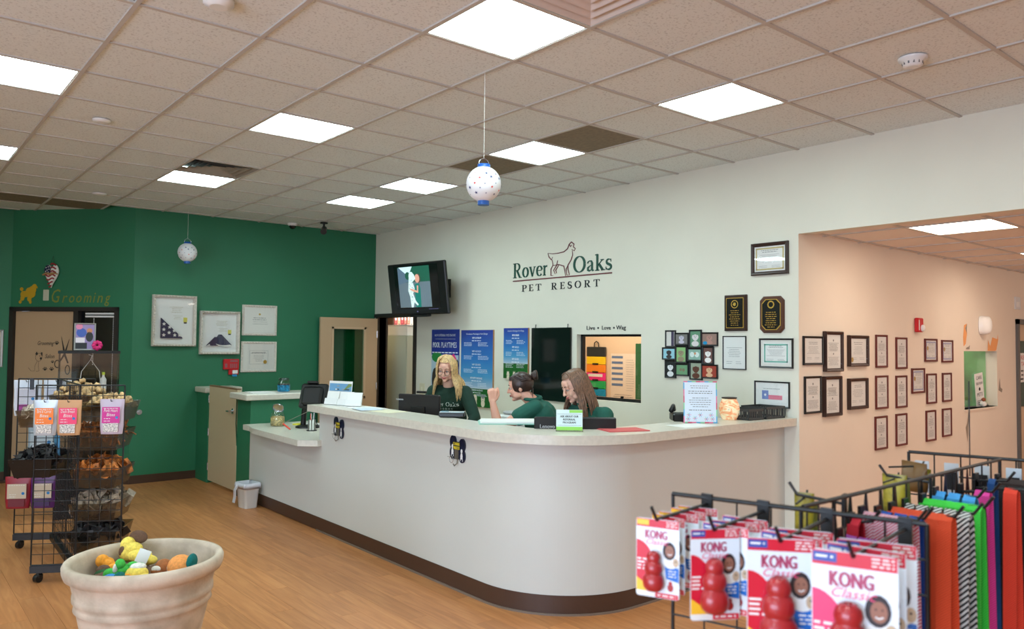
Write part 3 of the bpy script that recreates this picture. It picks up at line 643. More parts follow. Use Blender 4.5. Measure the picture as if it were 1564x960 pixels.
def cert(t, w, h, y, seal=None, title=True, border=None, land=False):
    b = MB(); hw = w*.36
    if title: b.lines(-hw*.8, hw*.8, h*.34, h*.27, 2, y, 0, h*.022, .3)
    b.lines(-hw, hw, h*.16, -h*.12, 6, y, 0, h*.012, .4); b.lines(-hw, -hw*.2, -h*.28, -h*.34, 2, y, 0, h*.012, .2, False); b.lines(hw*.2, hw, -h*.28, -h*.34, 2, y, 0, h*.012, .2, False)
    b.build('print', ink, t)
    if border:
        b = MB(); e = .012
        for k in ((-w/2+e, -h/2+e, w/2-e, -h/2+e*2), (-w/2+e, h/2-2*e, w/2-e, h/2-e), (-w/2+e, -h/2+e, -w/2+2*e, h/2-e), (w/2-2*e, -h/2+e, w/2-e, h/2-e)): b.rect(*k, y+.0003)
        b.build('printed_border', border, t)
    if seal: MB().disc(seal[0]*w, seal[1]*h, .022, y-.0004, 0, 16).build('seal', gold, t)
def kdoc(t, w, h, y):     # kennel style sheet: heading, emblem blotch and dense lines
    b = MB(); b.disc(0, h*.33, h*.035, y, 0, 10); b.lines(-w*.38, w*.38, h*.25, h*.02, 8, y, 0, h*.012, .35); b.star(0, -h*.07, h*.04, y, 0, 6, .6); b.lines(-w*.38, w*.38, -h*.17, -h*.4, 7, y, 0, h*.011, .3); b.build('print', ink, t)
PF = [(5.987,1.700,0.319,0.237),(6.300,1.693,0.306,0.339),(6.734,1.699,0.356,0.272),(7.190,1.697,0.232,0.301),(7.598,1.679,0.236,0.300),(8.258,1.709,0.294,0.231),(8.657,1.699,0.281,0.232),(7.957,1.409,0.294,0.244),(5.978,1.338,0.267,0.305),(6.279,1.317,0.294,0.336),(6.722,1.324,0.343,0.270),(7.190,1.321,0.245,0.306),(7.590,1.314,0.235,0.305),(8.263,1.323,0.232,0.302),(8.638,1.326,0.230,0.298),(7.171,0.951,0.243,0.304),(7.583,0.955,0.234,0.303),(8.239,0.953,0.231,0.307),(8.628,0.964,0.229,0.290)]
PL_ = ['thin black framed certificate nearest the wall corner, top row', 'tall thick dark framed certificate, second from the corner in the top row', 'wide dark framed certificate with a gold seal, third in the top row',
 'upright burgundy framed sheet, fourth in the top row', 'upright burgundy framed sheet, fifth in the top row, right of an identical one', 'wide burgundy framed certificate with blue border, sixth in the top row', 'wide burgundy framed certificate with blue border at the right end of the top row',
 'burgundy framed certificate hung lower than the top row, below the fire alarm', 'black framed sheet nearest the wall corner, second row', 'tall thick dark framed sheet leaning slightly, second from the corner in the second row', 'wide dark framed pale certificate, third in the second row',
 'burgundy framed sheet, fourth in the second row', 'burgundy framed sheet, fifth in the second row', 'burgundy framed sheet in the second row, right of the lone low-hung certificate', 'bright red-brown framed sheet at the right end of the second row',
 'burgundy framed sheet at the left end of the bottom row', 'burgundy framed sheet, second from left in the bottom row', 'burgundy framed sheet, third from left in the bottom row', 'burgundy framed sheet at the right end of the bottom row']
bluebd = mat('print_blue_border', (150, 156, 196), .6)
for k, (x, z, w_, h_) in enumerate(PF):
    fm_ = blackfr if k in (0, 8) else (wood_dk if k in (1, 2, 9, 10) else wood_rd); th_ = k in (1, 2, 9, 10)
    w_ -= .01
    fn = (lambda t, w, h, y, k=k: cert(t, w, h, y, seal={2: (-.38, -.36), 5: (-.33, .1), 6: (-.33, .1), 7: (-.33, .1)}.get(k), border=bluebd if k in (5, 6, 7) else None)) if k in (0, 2, 5, 6, 7, 10) else kdoc
    frame(PL_[k], (x, YP-.001, z), 0, w_, h_, .028 if th_ else .018, .035 if th_ else .018, fm_, fn, group='framed certificates on the annex wall')
# white wall
def WW(y, z): return (XW-.001, y, z)
frame('black and gold edged framed certificate hanging highest, beside the annex opening', WW(3.604, 2.462), RW, .345, .27, .03, .028, wood_dk, lambda t, w, h, y: cert(t, w, h, y, border=mat('print_gold_border', (196, 180, 120), .6)))
frame('narrow black framed white letter left of the teal bordered certificate', WW(3.952, 1.673), RW, .235, .29, .009, .014, blackfr, lambda t, w, h, y: cert(t, w, h, y, title=False))
frame('black framed certificate with a teal patterned border', WW(3.55, 1.675), RW, .31, .245, .014, .02, blackfr, lambda t, w, h, y: cert(t, w, h, y, border=mat('print_teal', (120, 186, 170), .6)), matw=.02)
def flagpr(t, w, h, y):
    b = MB(); b.lines(-w*.3, w*.3, h*.24, h*.2, 1, y); b.rect(-w*.3, -h*.22, w*.32, h*.16, y, 1); b.rect(-w*.3, -h*.22, -w*.1, h*.16, y-.0005, 2); b.rect(-w*.1, -h*.22, w*.32, -h*.03, y-.0005, 3); b.star(-w*.2, -h*.03, h*.08, y-.001, 1)
    b.build('print', [ink, paper, mat('print_blue', (120, 140, 196), .6), mat('print_pink', (226, 130, 150), .6)], t)
frame('black framed print of a blue, white and red flag above the black baskets', WW(3.59, 1.335), RW, .325, .215, .012, .018, blackfr, flagpr, 'framed print', 'framed_print')
def plaque(label, y, z, w, h, ch, wd):
    t = thing('award_plaque', label, 'plaque', WW(y, z), RW)
    def outline(w, h, c, yy):
        return [(-w/2+c, yy, -h/2), (w/2-c, yy, -h/2), (w/2, yy, -h/2+c), (w/2, yy, h/2-c), (w/2-c, yy, h/2), (-w/2+c, yy, h/2), (-w/2, yy, h/2-c), (-w/2, yy, -h/2+c)]
    MB().loft([outline(w, h, ch, 0), outline(w, h, ch, -.012), outline(w-.016, h-.016, ch, -.022)], 0, False, True).build('wooden_board', wd, t)
    MB().loft([outline(w-.05, h-.05, ch, -.022), outline(w-.05, h-.05, ch, -.0245)], 0, False, True).build('gold_border', gold, t)
    MB().loft([outline(w-.062, h-.062, ch, -.0245), outline(w-.062, h-.062, ch, -.026)], 0, False, True).build('black_plate', mat('plate_black', (16, 15, 14), .25), t)
    b = MB()
    if ch < .02:
        b.disc(0, h*.24, .036, -.0265, 0, 20); b.disc(0, h*.24, .029, -.027, 1, 20); b.poly([(-.018, h*.24-.005), (-.008, h*.24+.015), (.012, h*.24+.012), (.014, h*.24-.008), (0, h*.24-.018)], -.0275, 0)
    else:
        for k in range(14): a = 2*PI*k/14; b.disc(.027*math.cos(a), h*.27+.027*math.sin(a), .0065, -.0268, 0, 8)
    b.lines(-w*.26, w*.26, h*.06, -h*.34, 8, -.0268, 0, .0055, .45); b.build('engraving', [gold, MATS['plate_black']], t)
plaque('square cornered dark wooden award plaque with a round gold emblem', 3.935, 2.017, .225, .312, .004, wood_dk)
plaque('clipped corner brown wooden award plaque with a gold wreath', 3.585, 1.995, .225, .305, .035, mat('plaque_brown', (84, 50, 36), .35))
# collage of twelve small frames
ph = thing('photo_collage', 'black collage frame of twelve small pet photos on the white wall', 'photo frame', WW(4.43, 1.65), RW)
photos = [(145, 130, 305, 395), (290, 170, 500, 360), (510, 125, 690, 400), (680, 165, 915, 370), (100, 395, 310, 590), (305, 370, 475, 635), (480, 400, 690, 600), (700, 375, 860, 640), (145, 590, 315, 870), (300, 640, 500, 830), (515, 605, 700, 880), (685, 640, 915, 850)]
bgs = [((210, 206, 198), (70, 60, 84)), ((120, 116, 112), (196, 190, 204)), ((96, 140, 110), (214, 206, 206)), ((150, 120, 108), (176, 132, 120)), ((150, 200, 214), (60, 56, 58)), ((140, 186, 120), (150, 136, 110)), ((140, 176, 160), (214, 226, 220)), ((110, 76, 70), (236, 232, 228)), ((30, 32, 34), (226, 226, 228)), ((110, 156, 116), (130, 120, 96)), ((150, 160, 140), (96, 56, 40)), ((160, 60, 44), (222, 178, 140))]
def pxw(px, py): return ((px-508)/9.6*.00733, (500-py)/9.6*.00577)
for k, (a, c, e, f) in enumerate(photos):
    x0, z1 = pxw(a, c); x1, z0 = pxw(e, f); w_, h_ = x1-x0, z1-z0; cx, cz = (x0+x1)/2, (z0+z1)/2
    b = MB(); b.at((cx, -.002*(k % 3), cz)); ringfr(b, w_, h_, .014, .016); o = b.build('small_frame', blackfr, ph)
    bg, fg = bgs[k]; b = MB(); b.at((cx, -.002*(k % 3), cz)); y = -.008; iw, ih = w_-.026, h_-.026
    b.rect(-iw/2, -ih/2, iw/2, ih/2, y, 0)
    if k == 0: b.rect(iw*.1, -ih/2, iw*.42, ih/2, y-.0006, 1)
    elif k == 9: b.disc(-iw*.1, 0, ih*.16, y-.0006, 1); b.disc(iw*.15, -.002, ih*.17, y-.0006, 1)
    elif k == 6: b.disc(-iw*.2, 0, ih*.26, y-.0006, 1, 14); b.disc(iw*.2, 0, ih*.26, y-.0006, 1, 14); b.disc(iw*.05, ih*.1, ih*.12, y-.001, 2)
    else:
        s_ = min(iw, ih); b.disc(0, ih*.08, s_*.26, y-.0006, 1, 16); b.disc(0, -ih*.32, s_*.36, y-.0005, 1, 16, ih*.18); b.disc(-s_*.22, ih*.12, s_*.1, y-.0008, 1, 10, s_*.17); b.disc(s_*.22, ih*.12, s_*.1, y-.0008, 1, 10, s_*.17)
        for (dx, dz) in ((-.09, .12), (.09, .12), (0, 0)): b.disc(dx*s_, ih*.08+dz*s_, s_*.035, y-.0012, 3, 8)
        if k == 3: b.disc(-iw*.3, -ih*.34, s_*.25, y-.001, 4, 12, s_*.16)
    b.build('photo', [mat('photo_bg_%d' % k, bg, .5), mat('photo_fg_%d' % k, fg, .5), mat('photo_orange', (214, 150, 110), .5), inkd, mat('photo_blue', (20, 140, 190), .5)], ph)
MB().box(-.26, -.004, -.19, .26, 0, .19).build('backing', blackfr, ph)
# posters
pblue = None
def grad(name, stops):
    m = bpy.data.materials.new(name); m.use_nodes = True; N = m.node_tree.nodes; L = m.node_tree.links; bb_ = N['Principled BSDF']; bb_.inputs['Roughness'].default_value = .45
    tc = N.new('ShaderNodeTexCoord'); sp = N.new('ShaderNodeSeparateXYZ'); L.new(tc.outputs['Generated'], sp.inputs[0]); cr = N.new('ShaderNodeValToRGB'); L.new(sp.outputs[2], cr.inputs[0])
    e = cr.color_ramp.elements; e[0].position = stops[0][0]; e[0].color = C4(stops[0][1]); e[1].position = stops[-1][0]; e[1].color = C4(stops[-1][1])
    for p, c in stops[1:-1]: k = e.new(p); k.color = C4(c)
    L.new(cr.outputs[0], bb_.inputs['Base Color']); return m
sky = grad('poster_sky', [(0, (196, 205, 214)), (.04, (150, 180, 206)), (.2, (74, 150, 196)), (.5, (48, 118, 188)), (1, (40, 58, 150))])
grass = mat('poster_grass', (22, 92, 34), .5, noise=(60, .15)); pw = mat('poster_white', (226, 232, 240), .5); pnavy = mat('poster_navy', (26, 48, 140), .45)
dogw = mat('poster_dog_cream', (226, 212, 190), .5); dogg = mat('poster_dog_grey', (130, 130, 134), .5); pinkp = mat('poster_pink', (236, 60, 130), .5); edgeb = mat('board_edge', (176, 132, 88), .6)
def dogface(b, x, z, s, mw, md, me, y):
    b.disc(x, z+s*.1, s*.42, y, mw, 14, s*.5); b.disc(x, z-s*.5, s*.42, y+.0003, mw, 12, s*.5); b.disc(x, z-s*.1, s*.2, y-.0005, mw, 10)
    for k in (-1, 1): b.disc(x+k*s*.16, z+s*.15, s*.05, y-.001, me, 8)
    b.disc(x, z-s*.08, s*.07, y-.001, me, 8)
def pricing(label, y0, y1, z0, z1, full):
    w_, h_ = y0-y1, z1-z0; t = thing('price_poster', label, 'poster', WW((y0+y1)/2, (z0+z1)/2), RW)
    MB().box(-w_/2, -.022, -h_/2, w_/2, 0, h_/2).build('board', edgeb, t)
    gz = -h_/2+h_*(.235 if full else .30)
    MB().box(-w_/2, -.0235, gz, w_/2, -.022, h_/2).build('sky_print', sky, t)
    MB().rect(-w_/2, -h_/2, w_/2, gz, -.0236).build('grass_print', grass, t)
    b = MB(); y = -.0245; b.text('Vacation Packages For Dogs', 0, h_/2-h_*(.06 if full else .07), .018, y, 0, w_*.68)
    names = ['VIP PLATINUM', 'VIP GOLD', 'VIP SILVER', 'VIP PUPPY PACKAGE'] if full else ['VIP PLATINUM', 'VIP GOLD', 'VIP SILVER']
    z = h_/2-h_*(.115 if full else .16)
    for i, n in enumerate(names):
        b.text(n, 0, z, .022, y, 0, w_*(.28+.1*(i == 3)), bold=.0012); b.lines(-w_*.16, w_*.16, z-.024, z-.03, 1, y, 0, .009, .1)
        b.lines(-w_*.4, -w_*.08, z-.05, z-.085, 3, y, 0, .006, .3, False); b.lines(w_*.05, w_*.42, z-.05, z-.085, 3, y, 0, .006, .3, False); z -= h_*(.175 if full else .235)
    if full: b.text('VIP SENIOR PACKAGE', 0, gz-.03, .02, y, 0, w_*.42, bold=.0012); b.lines(-w_*.16, w_*.16, gz-.05, gz-.056, 1, y, 0, .008, .1); b.lines(0, w_*.4, gz-.07, gz-.085, 2, y, 0, .006, .3, False)
    b.build('lettering', pw, t)
    b = MB()
    if full: dogface(b, -.02*1, -h_/2+.09, .1, 0, 0, 2, y); dogface(b, .14, -h_/2+.09, .09, 0, 1, 2, y); b.disc(.14, -h_/2+.125, .03, y-.0002, 1, 10, .02); b.poly([(.105, -h_/2+.12), (.115, -h_/2+.165), (.13, -h_/2+.125)], y-.0003, 1); b.poly([(.15, -h_/2+.125), (.165, -h_/2+.165), (.175, -h_/2+.12)], y-.0003, 1); dogface(b, -.22, -h_/2+.07, .07, 0, 0, 2, y)
    else:
        for x in (-.13, -.02, .07): b = MB(); dogface(b, x, -h_/2+.04, .06, 0, 0, 2, y); b.poly([(x-.02, -h_/2+.06), (x-.015, -h_/2+.09), (x, -h_/2+.065)], y-.0003, 0); b.poly([(x+.02, -h_/2+.06), (x+.015, -h_/2+.09), (x, -h_/2+.065)], y-.0003, 0); b.build('dog_photo', [dogw, dogg, inkd], t)
        b = MB()
    if b.v: b.build('dog_photo', [dogw, dogg, inkd], t)
pricing('large blue price poster with dogs on grass, behind the woman with glasses', 7.95, 7.305, .96, 1.897, True)
pricing('smaller blue price poster above the woman with the bun', 7.10, 6.665, 1.33, 1.914, False)
t = thing('pool_poster', 'dark blue pool playtimes poster with a flamingo behind the blonde woman', 'poster', WW(8.325, 1.5), RW)
w_, h_ = .615, .82; MB().box(-w_/2, -.012, -h_/2, w_/2, 0, h_/2).build('board', pnavy, t); b = MB(); y = -.0135
b.text('NOW OFFERING ONE-ON-ONE', 0, h_/2-.09, .03, y, 0, w_*.76); b.rect(-w_*.36, h_/2-.125, w_*.38, h_/2-.122, y); b.text('POOL', -w_*.31, h_/2-.235, .07, y, 0, w_*.26, bold=.003); b.text('PLAYTIMES', w_*.15, h_/2-.235, .07, y, 0, w_*.56); b.lines(-w_*.47, w_*.47, h_/2-.30, h_/2-.31, 1, y, 0, .013, .02)
b.build('lettering', pw, t)
b = MB(); b.rect(-w_/2, -h_/2, w_/2, h_/2-.33, -.0125, 0); b.disc(-.18, .05, .12, -.0128, 1, 10, .07); b.disc(-.05, -.02, .1, -.0127, 1, 10, .05)
b.stroke([(.14, .05), (.2, .075), (.24, .03), (.22, -.06), (.26, -.16), (.24, -.28)], [.03, .05, .045, .05, .09, .12], -.013, 2); b.stroke([(.15, .045), (.11, .02)], .03, -.0132, 3); b.disc(-.22, -.25, .07, -.0129, 4, 12, .16); b.disc(.28, -.05, .03, -.0129, 4, 8, .08)
b.build('picture', [mat('poster_pale', (170, 190, 204), .5), mat('poster_leaf', (30, 130, 60), .5), pinkp, inkd, mat('poster_dark', (40, 34, 34), .5)], t)
# black glass panel between poster and service window
t = thing('black_glass_board', 'large black glossy glass board left of the service window', 'board', WW(6.29, 1.513), RW)
MB().bbox(0, -.012, 0, .635, .022, .80, .004).build('glass_face', mat('black_glass', (14, 22, 20), .06), t)
b = MB()
for x in (-.26, .26): b.tube([(x, -.01, .4), (x, -.006, .43)], .004, 5); b.disc(x, .432, .008, -.006, 0, 8)
b.build('hanging_clip', blackm, t)
# light switch by the doorway
t = thing('light_switch', 'beige light switch plate right of the office doorway', 'light switch', WW(8.86, 1.11), RW); MB().bbox(0, -.005, 0, .12, .01, .16, .003).build('plate', mat('plate_ivory', (214, 206, 176), .5), t); MB().bbox(0, -.012, 0, .03, .008, .06, .002).build('rocker', mat('plate_ivory2', (224, 218, 190), .4), t)

# ------------------------------------------------------------------ green back wall: flag boxes, white frames, red phone box
def GWp(x, z): return (x, YG-.001, z)
def carved(t, w, h, d, fw):
    b = MB(); ringfr(b, w, h, fw, d); b.build('frame', whfr, t); b = MB()
    n = max(6, int(w/.035))
    for i in range(n):
        for s in (-1, 1): b.bbox(-w/2+w*(i+.5)/n, -d*1.0, s*(h/2-fw*.5), w/n*.55, .008, fw*.5, .003)
    n = max(6, int(h/.035))
    for i in range(n):
        for s in (-1, 1): b.bbox(s*(w/2-fw*.5), -d*1.0, -h/2+h*(i+.5)/n, fw*.5, .008, h/n*.55, .003)
    b.build('carved_beads', whfr, t)
def shadowbox(label, x, z, w, h, kind):
    t = thing('flag_box', label, 'framed flag', GWp(x, z)); carved(t, w, h, .075, .032)
    MB().box(-w/2+.03, -.008, -h/2+.03, w/2-.03, 0, h/2-.03).build('backing', paper, t)
    b = MB(); b.lines(-w*.1, w*.22, h*.27, h*.17, 4, -.0095, 0, .005, .5); b.lines(-w*.02, w*.2, h*.1, h*.04, 3, -.0095, 0, .004, .5); b.build('print', mat('print_tan', (176, 166, 130), .6), t)
    b = MB(); b.rect(w*.22, -h*.02+.0, w*.31, h*.07, -.0096, 0); b.rect(w*.23, -h*.05, w*.3, -h*.02, -.0096, 1); b.build('badge', [mat('badge_yellow', (214, 206, 90), .6), inkd], t)
    if kind == 0:
        P = [(-w*.3, -h*.34), (w*.2, -h*.34), (-w*.3, h*.05)]
        MB().loft([[(p[0], -.01, p[1]) for p in P], [(p[0], -.045, p[1]) for p in P]], 0, False, True).build('folded_flag', navy, t); b = MB()
        for (a, c) in ((.08, .12), (.08, .42), (.08, .72), (.32, .25), (.34, .55), (.58, .12), (.55, .36), (.8, .12)):
            b.star(-w*.3+a*w*.5+.01, -h*.34+c*h*.36+.01, .026, -.0465)
        b.build('star', whc, t)
    else:
        P = [(-w*.33, -h*.3), (w*.28, -h*.3), (w*.3, -h*.28), (.02, -h*.04), (-.01, -h*.04), (-.03, -h*.1), (-.06, -h*.1)]
        MB().loft([[(p[0], -.01, p[1]) for p in P], [(p[0], -.04, p[1]) for p in P]], 0, False, True).build('folded_flag', navy, t)
        b = MB(); b.poly([(-w*.33, -h*.3), (-w*.24, -h*.3), (-w*.26, -h*.26)], -.041); b.stroke([(-w*.1, -h*.26), (0, -h*.3), (w*.14, -h*.31), (w*.28, -h*.29)], [.004, .012, .022, .02], -.0412); b.build('white_fold', whc, t)
    MB().box(-w/2+.03, -.064, -h/2+.03, w/2-.03, -.0625, h/2-.03).build('glazing', clear, t)
shadowbox('left carved white box frame holding a folded flag with large stars', 2.932, 1.977, .52, .635, 0)
shadowbox('middle carved white box frame holding a plain navy folded flag', 3.497, 1.838, .505, .555, 1)
def wcert(label, x, z, w, h, gs):
    t = thing('framed_certificate', label, 'framed certificate', GWp(x, z)); carved(t, w, h, .02, .03)
    MB().box(-w/2+.02, -.008, -h/2+.02, w/2-.02, 0, h/2-.02).build('backing', matb, t); b = MB()
    if gs:
        for k in ((-w*.26, -h*.24, w*.26, -h*.235), (-w*.26, h*.2, w*.26, h*.205), (-w*.26, -h*.24, -w*.255, h*.205), (w*.255, -h*.24, w*.26, h*.205)): b.rect(*k, -.0093)
        b.lines(-w*.22, w*.22, h*.14, h*.12, 2, -.0093, 0, .007, .2); b.lines(-w*.15, w*.15, h*.05, -h*.14, 5, -.0093, 0, .004, .5)
    else: b.lines(-w*.2, w*.2, h*.08, h*.02, 2, -.0093, 0, .008, .2); b.lines(-w*.25, w*.3, -h*.05, -h*.12, 2, -.0093, 0, .004, .4)
    b.build('print', ink, t); MB().disc(*((w*.18, -h*.17, .026) if gs else (0, h*.2, .014)), -.0097, 0, 14).build('seal', gold, t)
    MB().box(-w/2+.025, -.013, -h/2+.025, w/2-.025, -.0118, h/2-.025).build('glazing', clear, t)
wcert('upper right white framed certificate on the green wall', 4.028, 2.012, .475, .405, False)
wcert('lower right white framed certificate with a gold seal on the green wall', 4.028, 1.526, .485, .405, True)
t = thing('red_key_box', 'red wall box with keypad and tags below the middle flag frame', 'key box', GWp(3.655, 1.41)); redp = mat('red_plastic', (196, 26, 34), .4)
MB().bbox(-.0, -.02, .02, .2, .04, .135, .006).build('body', redp, t); MB().bbox(.035, -.015, -.08, .13, .03, .07, .004).build('lower_pocket', redp, t)
b = MB(); b.rect(-.02, .05, .08, .075, -.041)
for i in range(4): b.rect(-.018+i*.025, -.028, -.002+i*.025, .03, -.041)
b.rect(-.085, -.02, -.055, .03, -.041); b.build('key_slots', mat('keys_grey', (150, 90, 96), .5), t)
MB().bbox(.05, -.033, -.08, .07, .008, .045, .003).build('white_tag', paper, t); MB().bbox(.045, -.033, -.125, .06, .006, .03, .002).build('blue_tag', mat('tag_blue', (30, 140, 196), .5), t)
frame('silver framed paper on the far left green wall, cut by the edge', (1.12, 11.398, 1.615), 0, .33, .46, .03, .02, silver, lambda t, w, h, y: cert(t, w, h, y), matw=.02)
t = thing('door_stop', 'small round chrome knob stop low on the green wall', 'door stop', (2.56, YG, .86)); MB().at((0, -.001, 0), (PI/2, 0, 0)).cyl(0, 0, 0, .012, .032).cyl(0, 0, .01, .04, .018).build('knob', chrome, t)
# ------------------------------------------------------------------ grooming door in the angled wall (local x = -distance u)
d3 = sthing('door_3', AO, ANG)
def ub(mb, u0, u1, y0, y1, z0, z1, m=0): return mb.box(-u1, y0, z0, -u0, y1, z1, m)
b = MB(); ub(b, .18, .235, -.02, .12, 0, 2.13); ub(b, 1.60, 1.655, -.02, .12, 0, 2.13); ub(b, .18, 1.655, -.02, .12, 2.08, 2.13); ub(b, .715, .78, -.02, .12, 0, 2.08); ub(b, .235, .715, -.01, .1, 0, .1)
b.build('door_frame', darkframe, d3)
b = MB(); ub(b, .785, 1.595, .02, .065, .01, 2.075); b.build('door_leaf', mat('salon_door_tan', (188, 156, 122), .5), d3)
b = MB(); ub(b, .235, .715, .04, .046, .1, 2.08); b.build('pane', glassmat('dark_glass', (120, 130, 122), .12), d3)
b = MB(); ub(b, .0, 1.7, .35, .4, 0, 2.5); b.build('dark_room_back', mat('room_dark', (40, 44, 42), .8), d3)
# blind headrail and cords in the side light
t = thing('window_blind', 'white blind rail with beaded cords in the dark glass beside the grooming door', 'blind', AW(.44, 2.035, .02), ANG)
for z in (-.02, .015):
    MB().bbox(0, 0, z, .4, .03, .022, .004).build('head_rail', whitep, t)
b = MB()
for x, l in ((-.09, -.62), (.17, -1.6)):
    z = -.03
    while z > l: b.bbox(x, -.0, z, .008, .008, .014, .002); z -= .022
b.build('beaded_cord', whitep, t)['kind'] = 'stuff'
# salon lettering, dog, scissors and paw prints on the door leaf
dl = mat('decal_dark', (46, 38, 34), .6)
def AD(u, z): return AW(u, z, .0175)
b = MB(); b.text('Grooming', 0, .03, .05, w=.22, italic=.3); b.text('Salon', .06, -.13, .05, w=.13, italic=.3)
o = thick(b.build('salon_lettering', dl, loc=AD(1.17, 1.63), rz=ANG), .001); tag(o, 'black script words Grooming Salon on the tan grooming door', 'lettering')
def paw(b, x, z, s): b.disc(x, z, s*.5, 0, 0, 10, s*.42); [b.disc(x+s*.75*math.cos(a), z+s*.75*math.sin(a), s*.2, 0, 0, 8, s*.26) for a in (.35, 1.1, 1.95, 2.8)]
for (u, z, l) in ((1.02, 1.68, 'black paw print right of the word Grooming on the door'), (1.17, 1.36, 'black paw print beside the sketched dog on the door'), (1.08, 1.36, 'black paw print nearest the scissors on the door'), (1.07, 1.45, 'smallest black paw print, below the word Salon')):
    b = MB(); paw(b, 0, 0, .034 if z != 1.45 else .026); o = b.build('paw_decal', dl, loc=AD(u, z), rz=ANG); tag(o, l, 'decal', 'paw prints on the grooming door')
b = MB(); b.stroke(ell(0, .06, .045, .05, 0, 360, 16), .004); b.poly([(-.05, .1), (-.03, .13), (-.01, .1), (-.03, .08)]); b.poly([(.05, .12), (.025, .12), (.03, .09), (.05, .07)]); b.disc(.03, .045, .016); b.stroke([(-.02, .01), (-.05, -.05), (-.05, -.11), (-.1, -.11), (-.14, -.07)], .004); b.stroke([(.0, .01), (0, -.06), (.01, -.11), (-.03, -.115)], .004); b.disc(.015, .075, .006)
o = b.build('dog_decal', dl, loc=AD(1.26, 1.45), rz=ANG); tag(o, 'black line drawing of a sitting dog on the grooming door', 'decal')
b = MB(); b.stroke([(-.03, .3), (.02, .08), (.07, -.03)], [.004, .03, .02]); b.stroke([(.08, .27), (.02, .08), (-.05, -.02)], [.004, .028, .018]); b.stroke(ell(-.075, -.04, .035, .045, 0, 360, 14), .012); b.stroke(ell(.065, -.11, .03, .055, 0, 360, 14), .012)
o = b.build('scissors_decal', dl, loc=AD(.93, 1.47), rz=ANG); tag(o, 'black scissors decal at the right edge of the grooming door', 'decal')

# glass display case in front of the side light
gc = thing('glass_display_case', 'tall glass display case with a black top in front of the dark side window', 'display case', (1.72, 8.72, 0), -.2)
MB().box(-.27, -.2, 1.595, .27, .2, 1.62).build('top_panel', blackm, gc); MB().box(-.27, -.2, 0, .27, .2, .45).build('base_cabinet', blackm, gc)
for (a, c, e, f) in ((-.265, -.195, -.26, .195), (.26, -.195, .265, .195), (-.265, -.195, .265, -.19), (-.265, .19, .265, .195)): MB().box(a, c, .45, e, f, 1.595).build('glass_side', clear, gc)
for z in (.85, 1.22): MB().box(-.26, -.19, z, .26, .19, z+.006).build('glass_shelf', clear, gc)
def bottle(name, label, loc, r, h, m, cap, g=None):
    t = thing(name, label, 'bottle', loc, 0, g); MB().lathe([(r*.9, 0), (r, .01), (r, h*.6), (r*.4, h*.75), (r*.4, h*.85)], 14, 0, cap=True).build('bottle_body', m, t); MB().cyl(0, 0, h*.85, h, r*.5, 12).build('cap', cap, t)
bottle('spray_bottle', 'blue bottle on the glass shelf inside the display case', (1.62, 8.72, .856), .03, .2, mat('bottle_blue', (90, 150, 190), .3), whitep)
bottle('spray_bottle', 'white bottle beside the blue one inside the display case', (1.72, 8.7, .856), .035, .22, whitep, whitep)
bottle('spray_bottle', 'yellow-capped clear bottle inside the display case', (1.84, 8.68, 1.226), .03, .18, whitep, mat('cap_lime', (200, 220, 60), .4))
t = thing('framed_photo', 'colourful framed photo standing on the black top of the display case', 'photo frame', (1.66, 8.66, 1.6205), -.3)
b = MB(); b.at((0, 0, .14)); ringfr(b, .19, .27, .014, .015); b.build('frame', silver, t)
b = MB(); b.at((0, 0, .14)); b.rect(-.085, -.125, .085, .125, -.006, 0); b.disc(-.03, .04, .045, -.007, 1, 12); b.disc(.04, .06, .025, -.0072, 2); b.disc(.04, .0, .033, -.0072, 3, 12, .05); b.rect(-.08, -.12, .02, -.06, -.007, 3); b.rect(-.08, -.06, .0, -.01, -.0071, 5); b.disc(-.05, .1, .03, -.0073, 4)
b.build('picture', [mat('pic_violet', (150, 130, 176), .5), mat('pic_blue', (60, 90, 170), .5), mat('pic_tan', (196, 130, 90), .5), inkd, mat('pic_pink', (220, 130, 160), .5), mat('pic_white2', (220, 210, 214), .5)], t)
t = thing('flower_bow', 'bright pink bow in front of the standing photo on the display case', 'bow', (1.76, 8.6, 1.621)); b = MB()
for k in range(8): a = 2*PI*k/8; b.at((.03*math.cos(a), 0, .055+.03*math.sin(a)), (PI/2, 0, 0), (1, 1, .4)); b.lathe([(.001, -.02), (.016, -.012), (.022, 0), (.016, .012), (.001, .02)], 8)
b.at(); b.cyl(0, 0, 0, .05, .004, 6); b.build('petals', mat('bow_pink', (214, 30, 110), .5), t)
t = thing('coat_hanger', 'white wire hanger leaning inside the glass display case', 'hanger', (1.75, 8.82, 1.23), -.2)
MB().tube([(-.1, 0, .0), (-.08, 0, .18), (0, 0, .3), (.08, 0, .18), (.1, 0, .0)], .004, 5).tube([(0, 0, .3), (.01, 0, .34), (-.02, 0, .35)], .004, 5).build('wire', whitep, t)

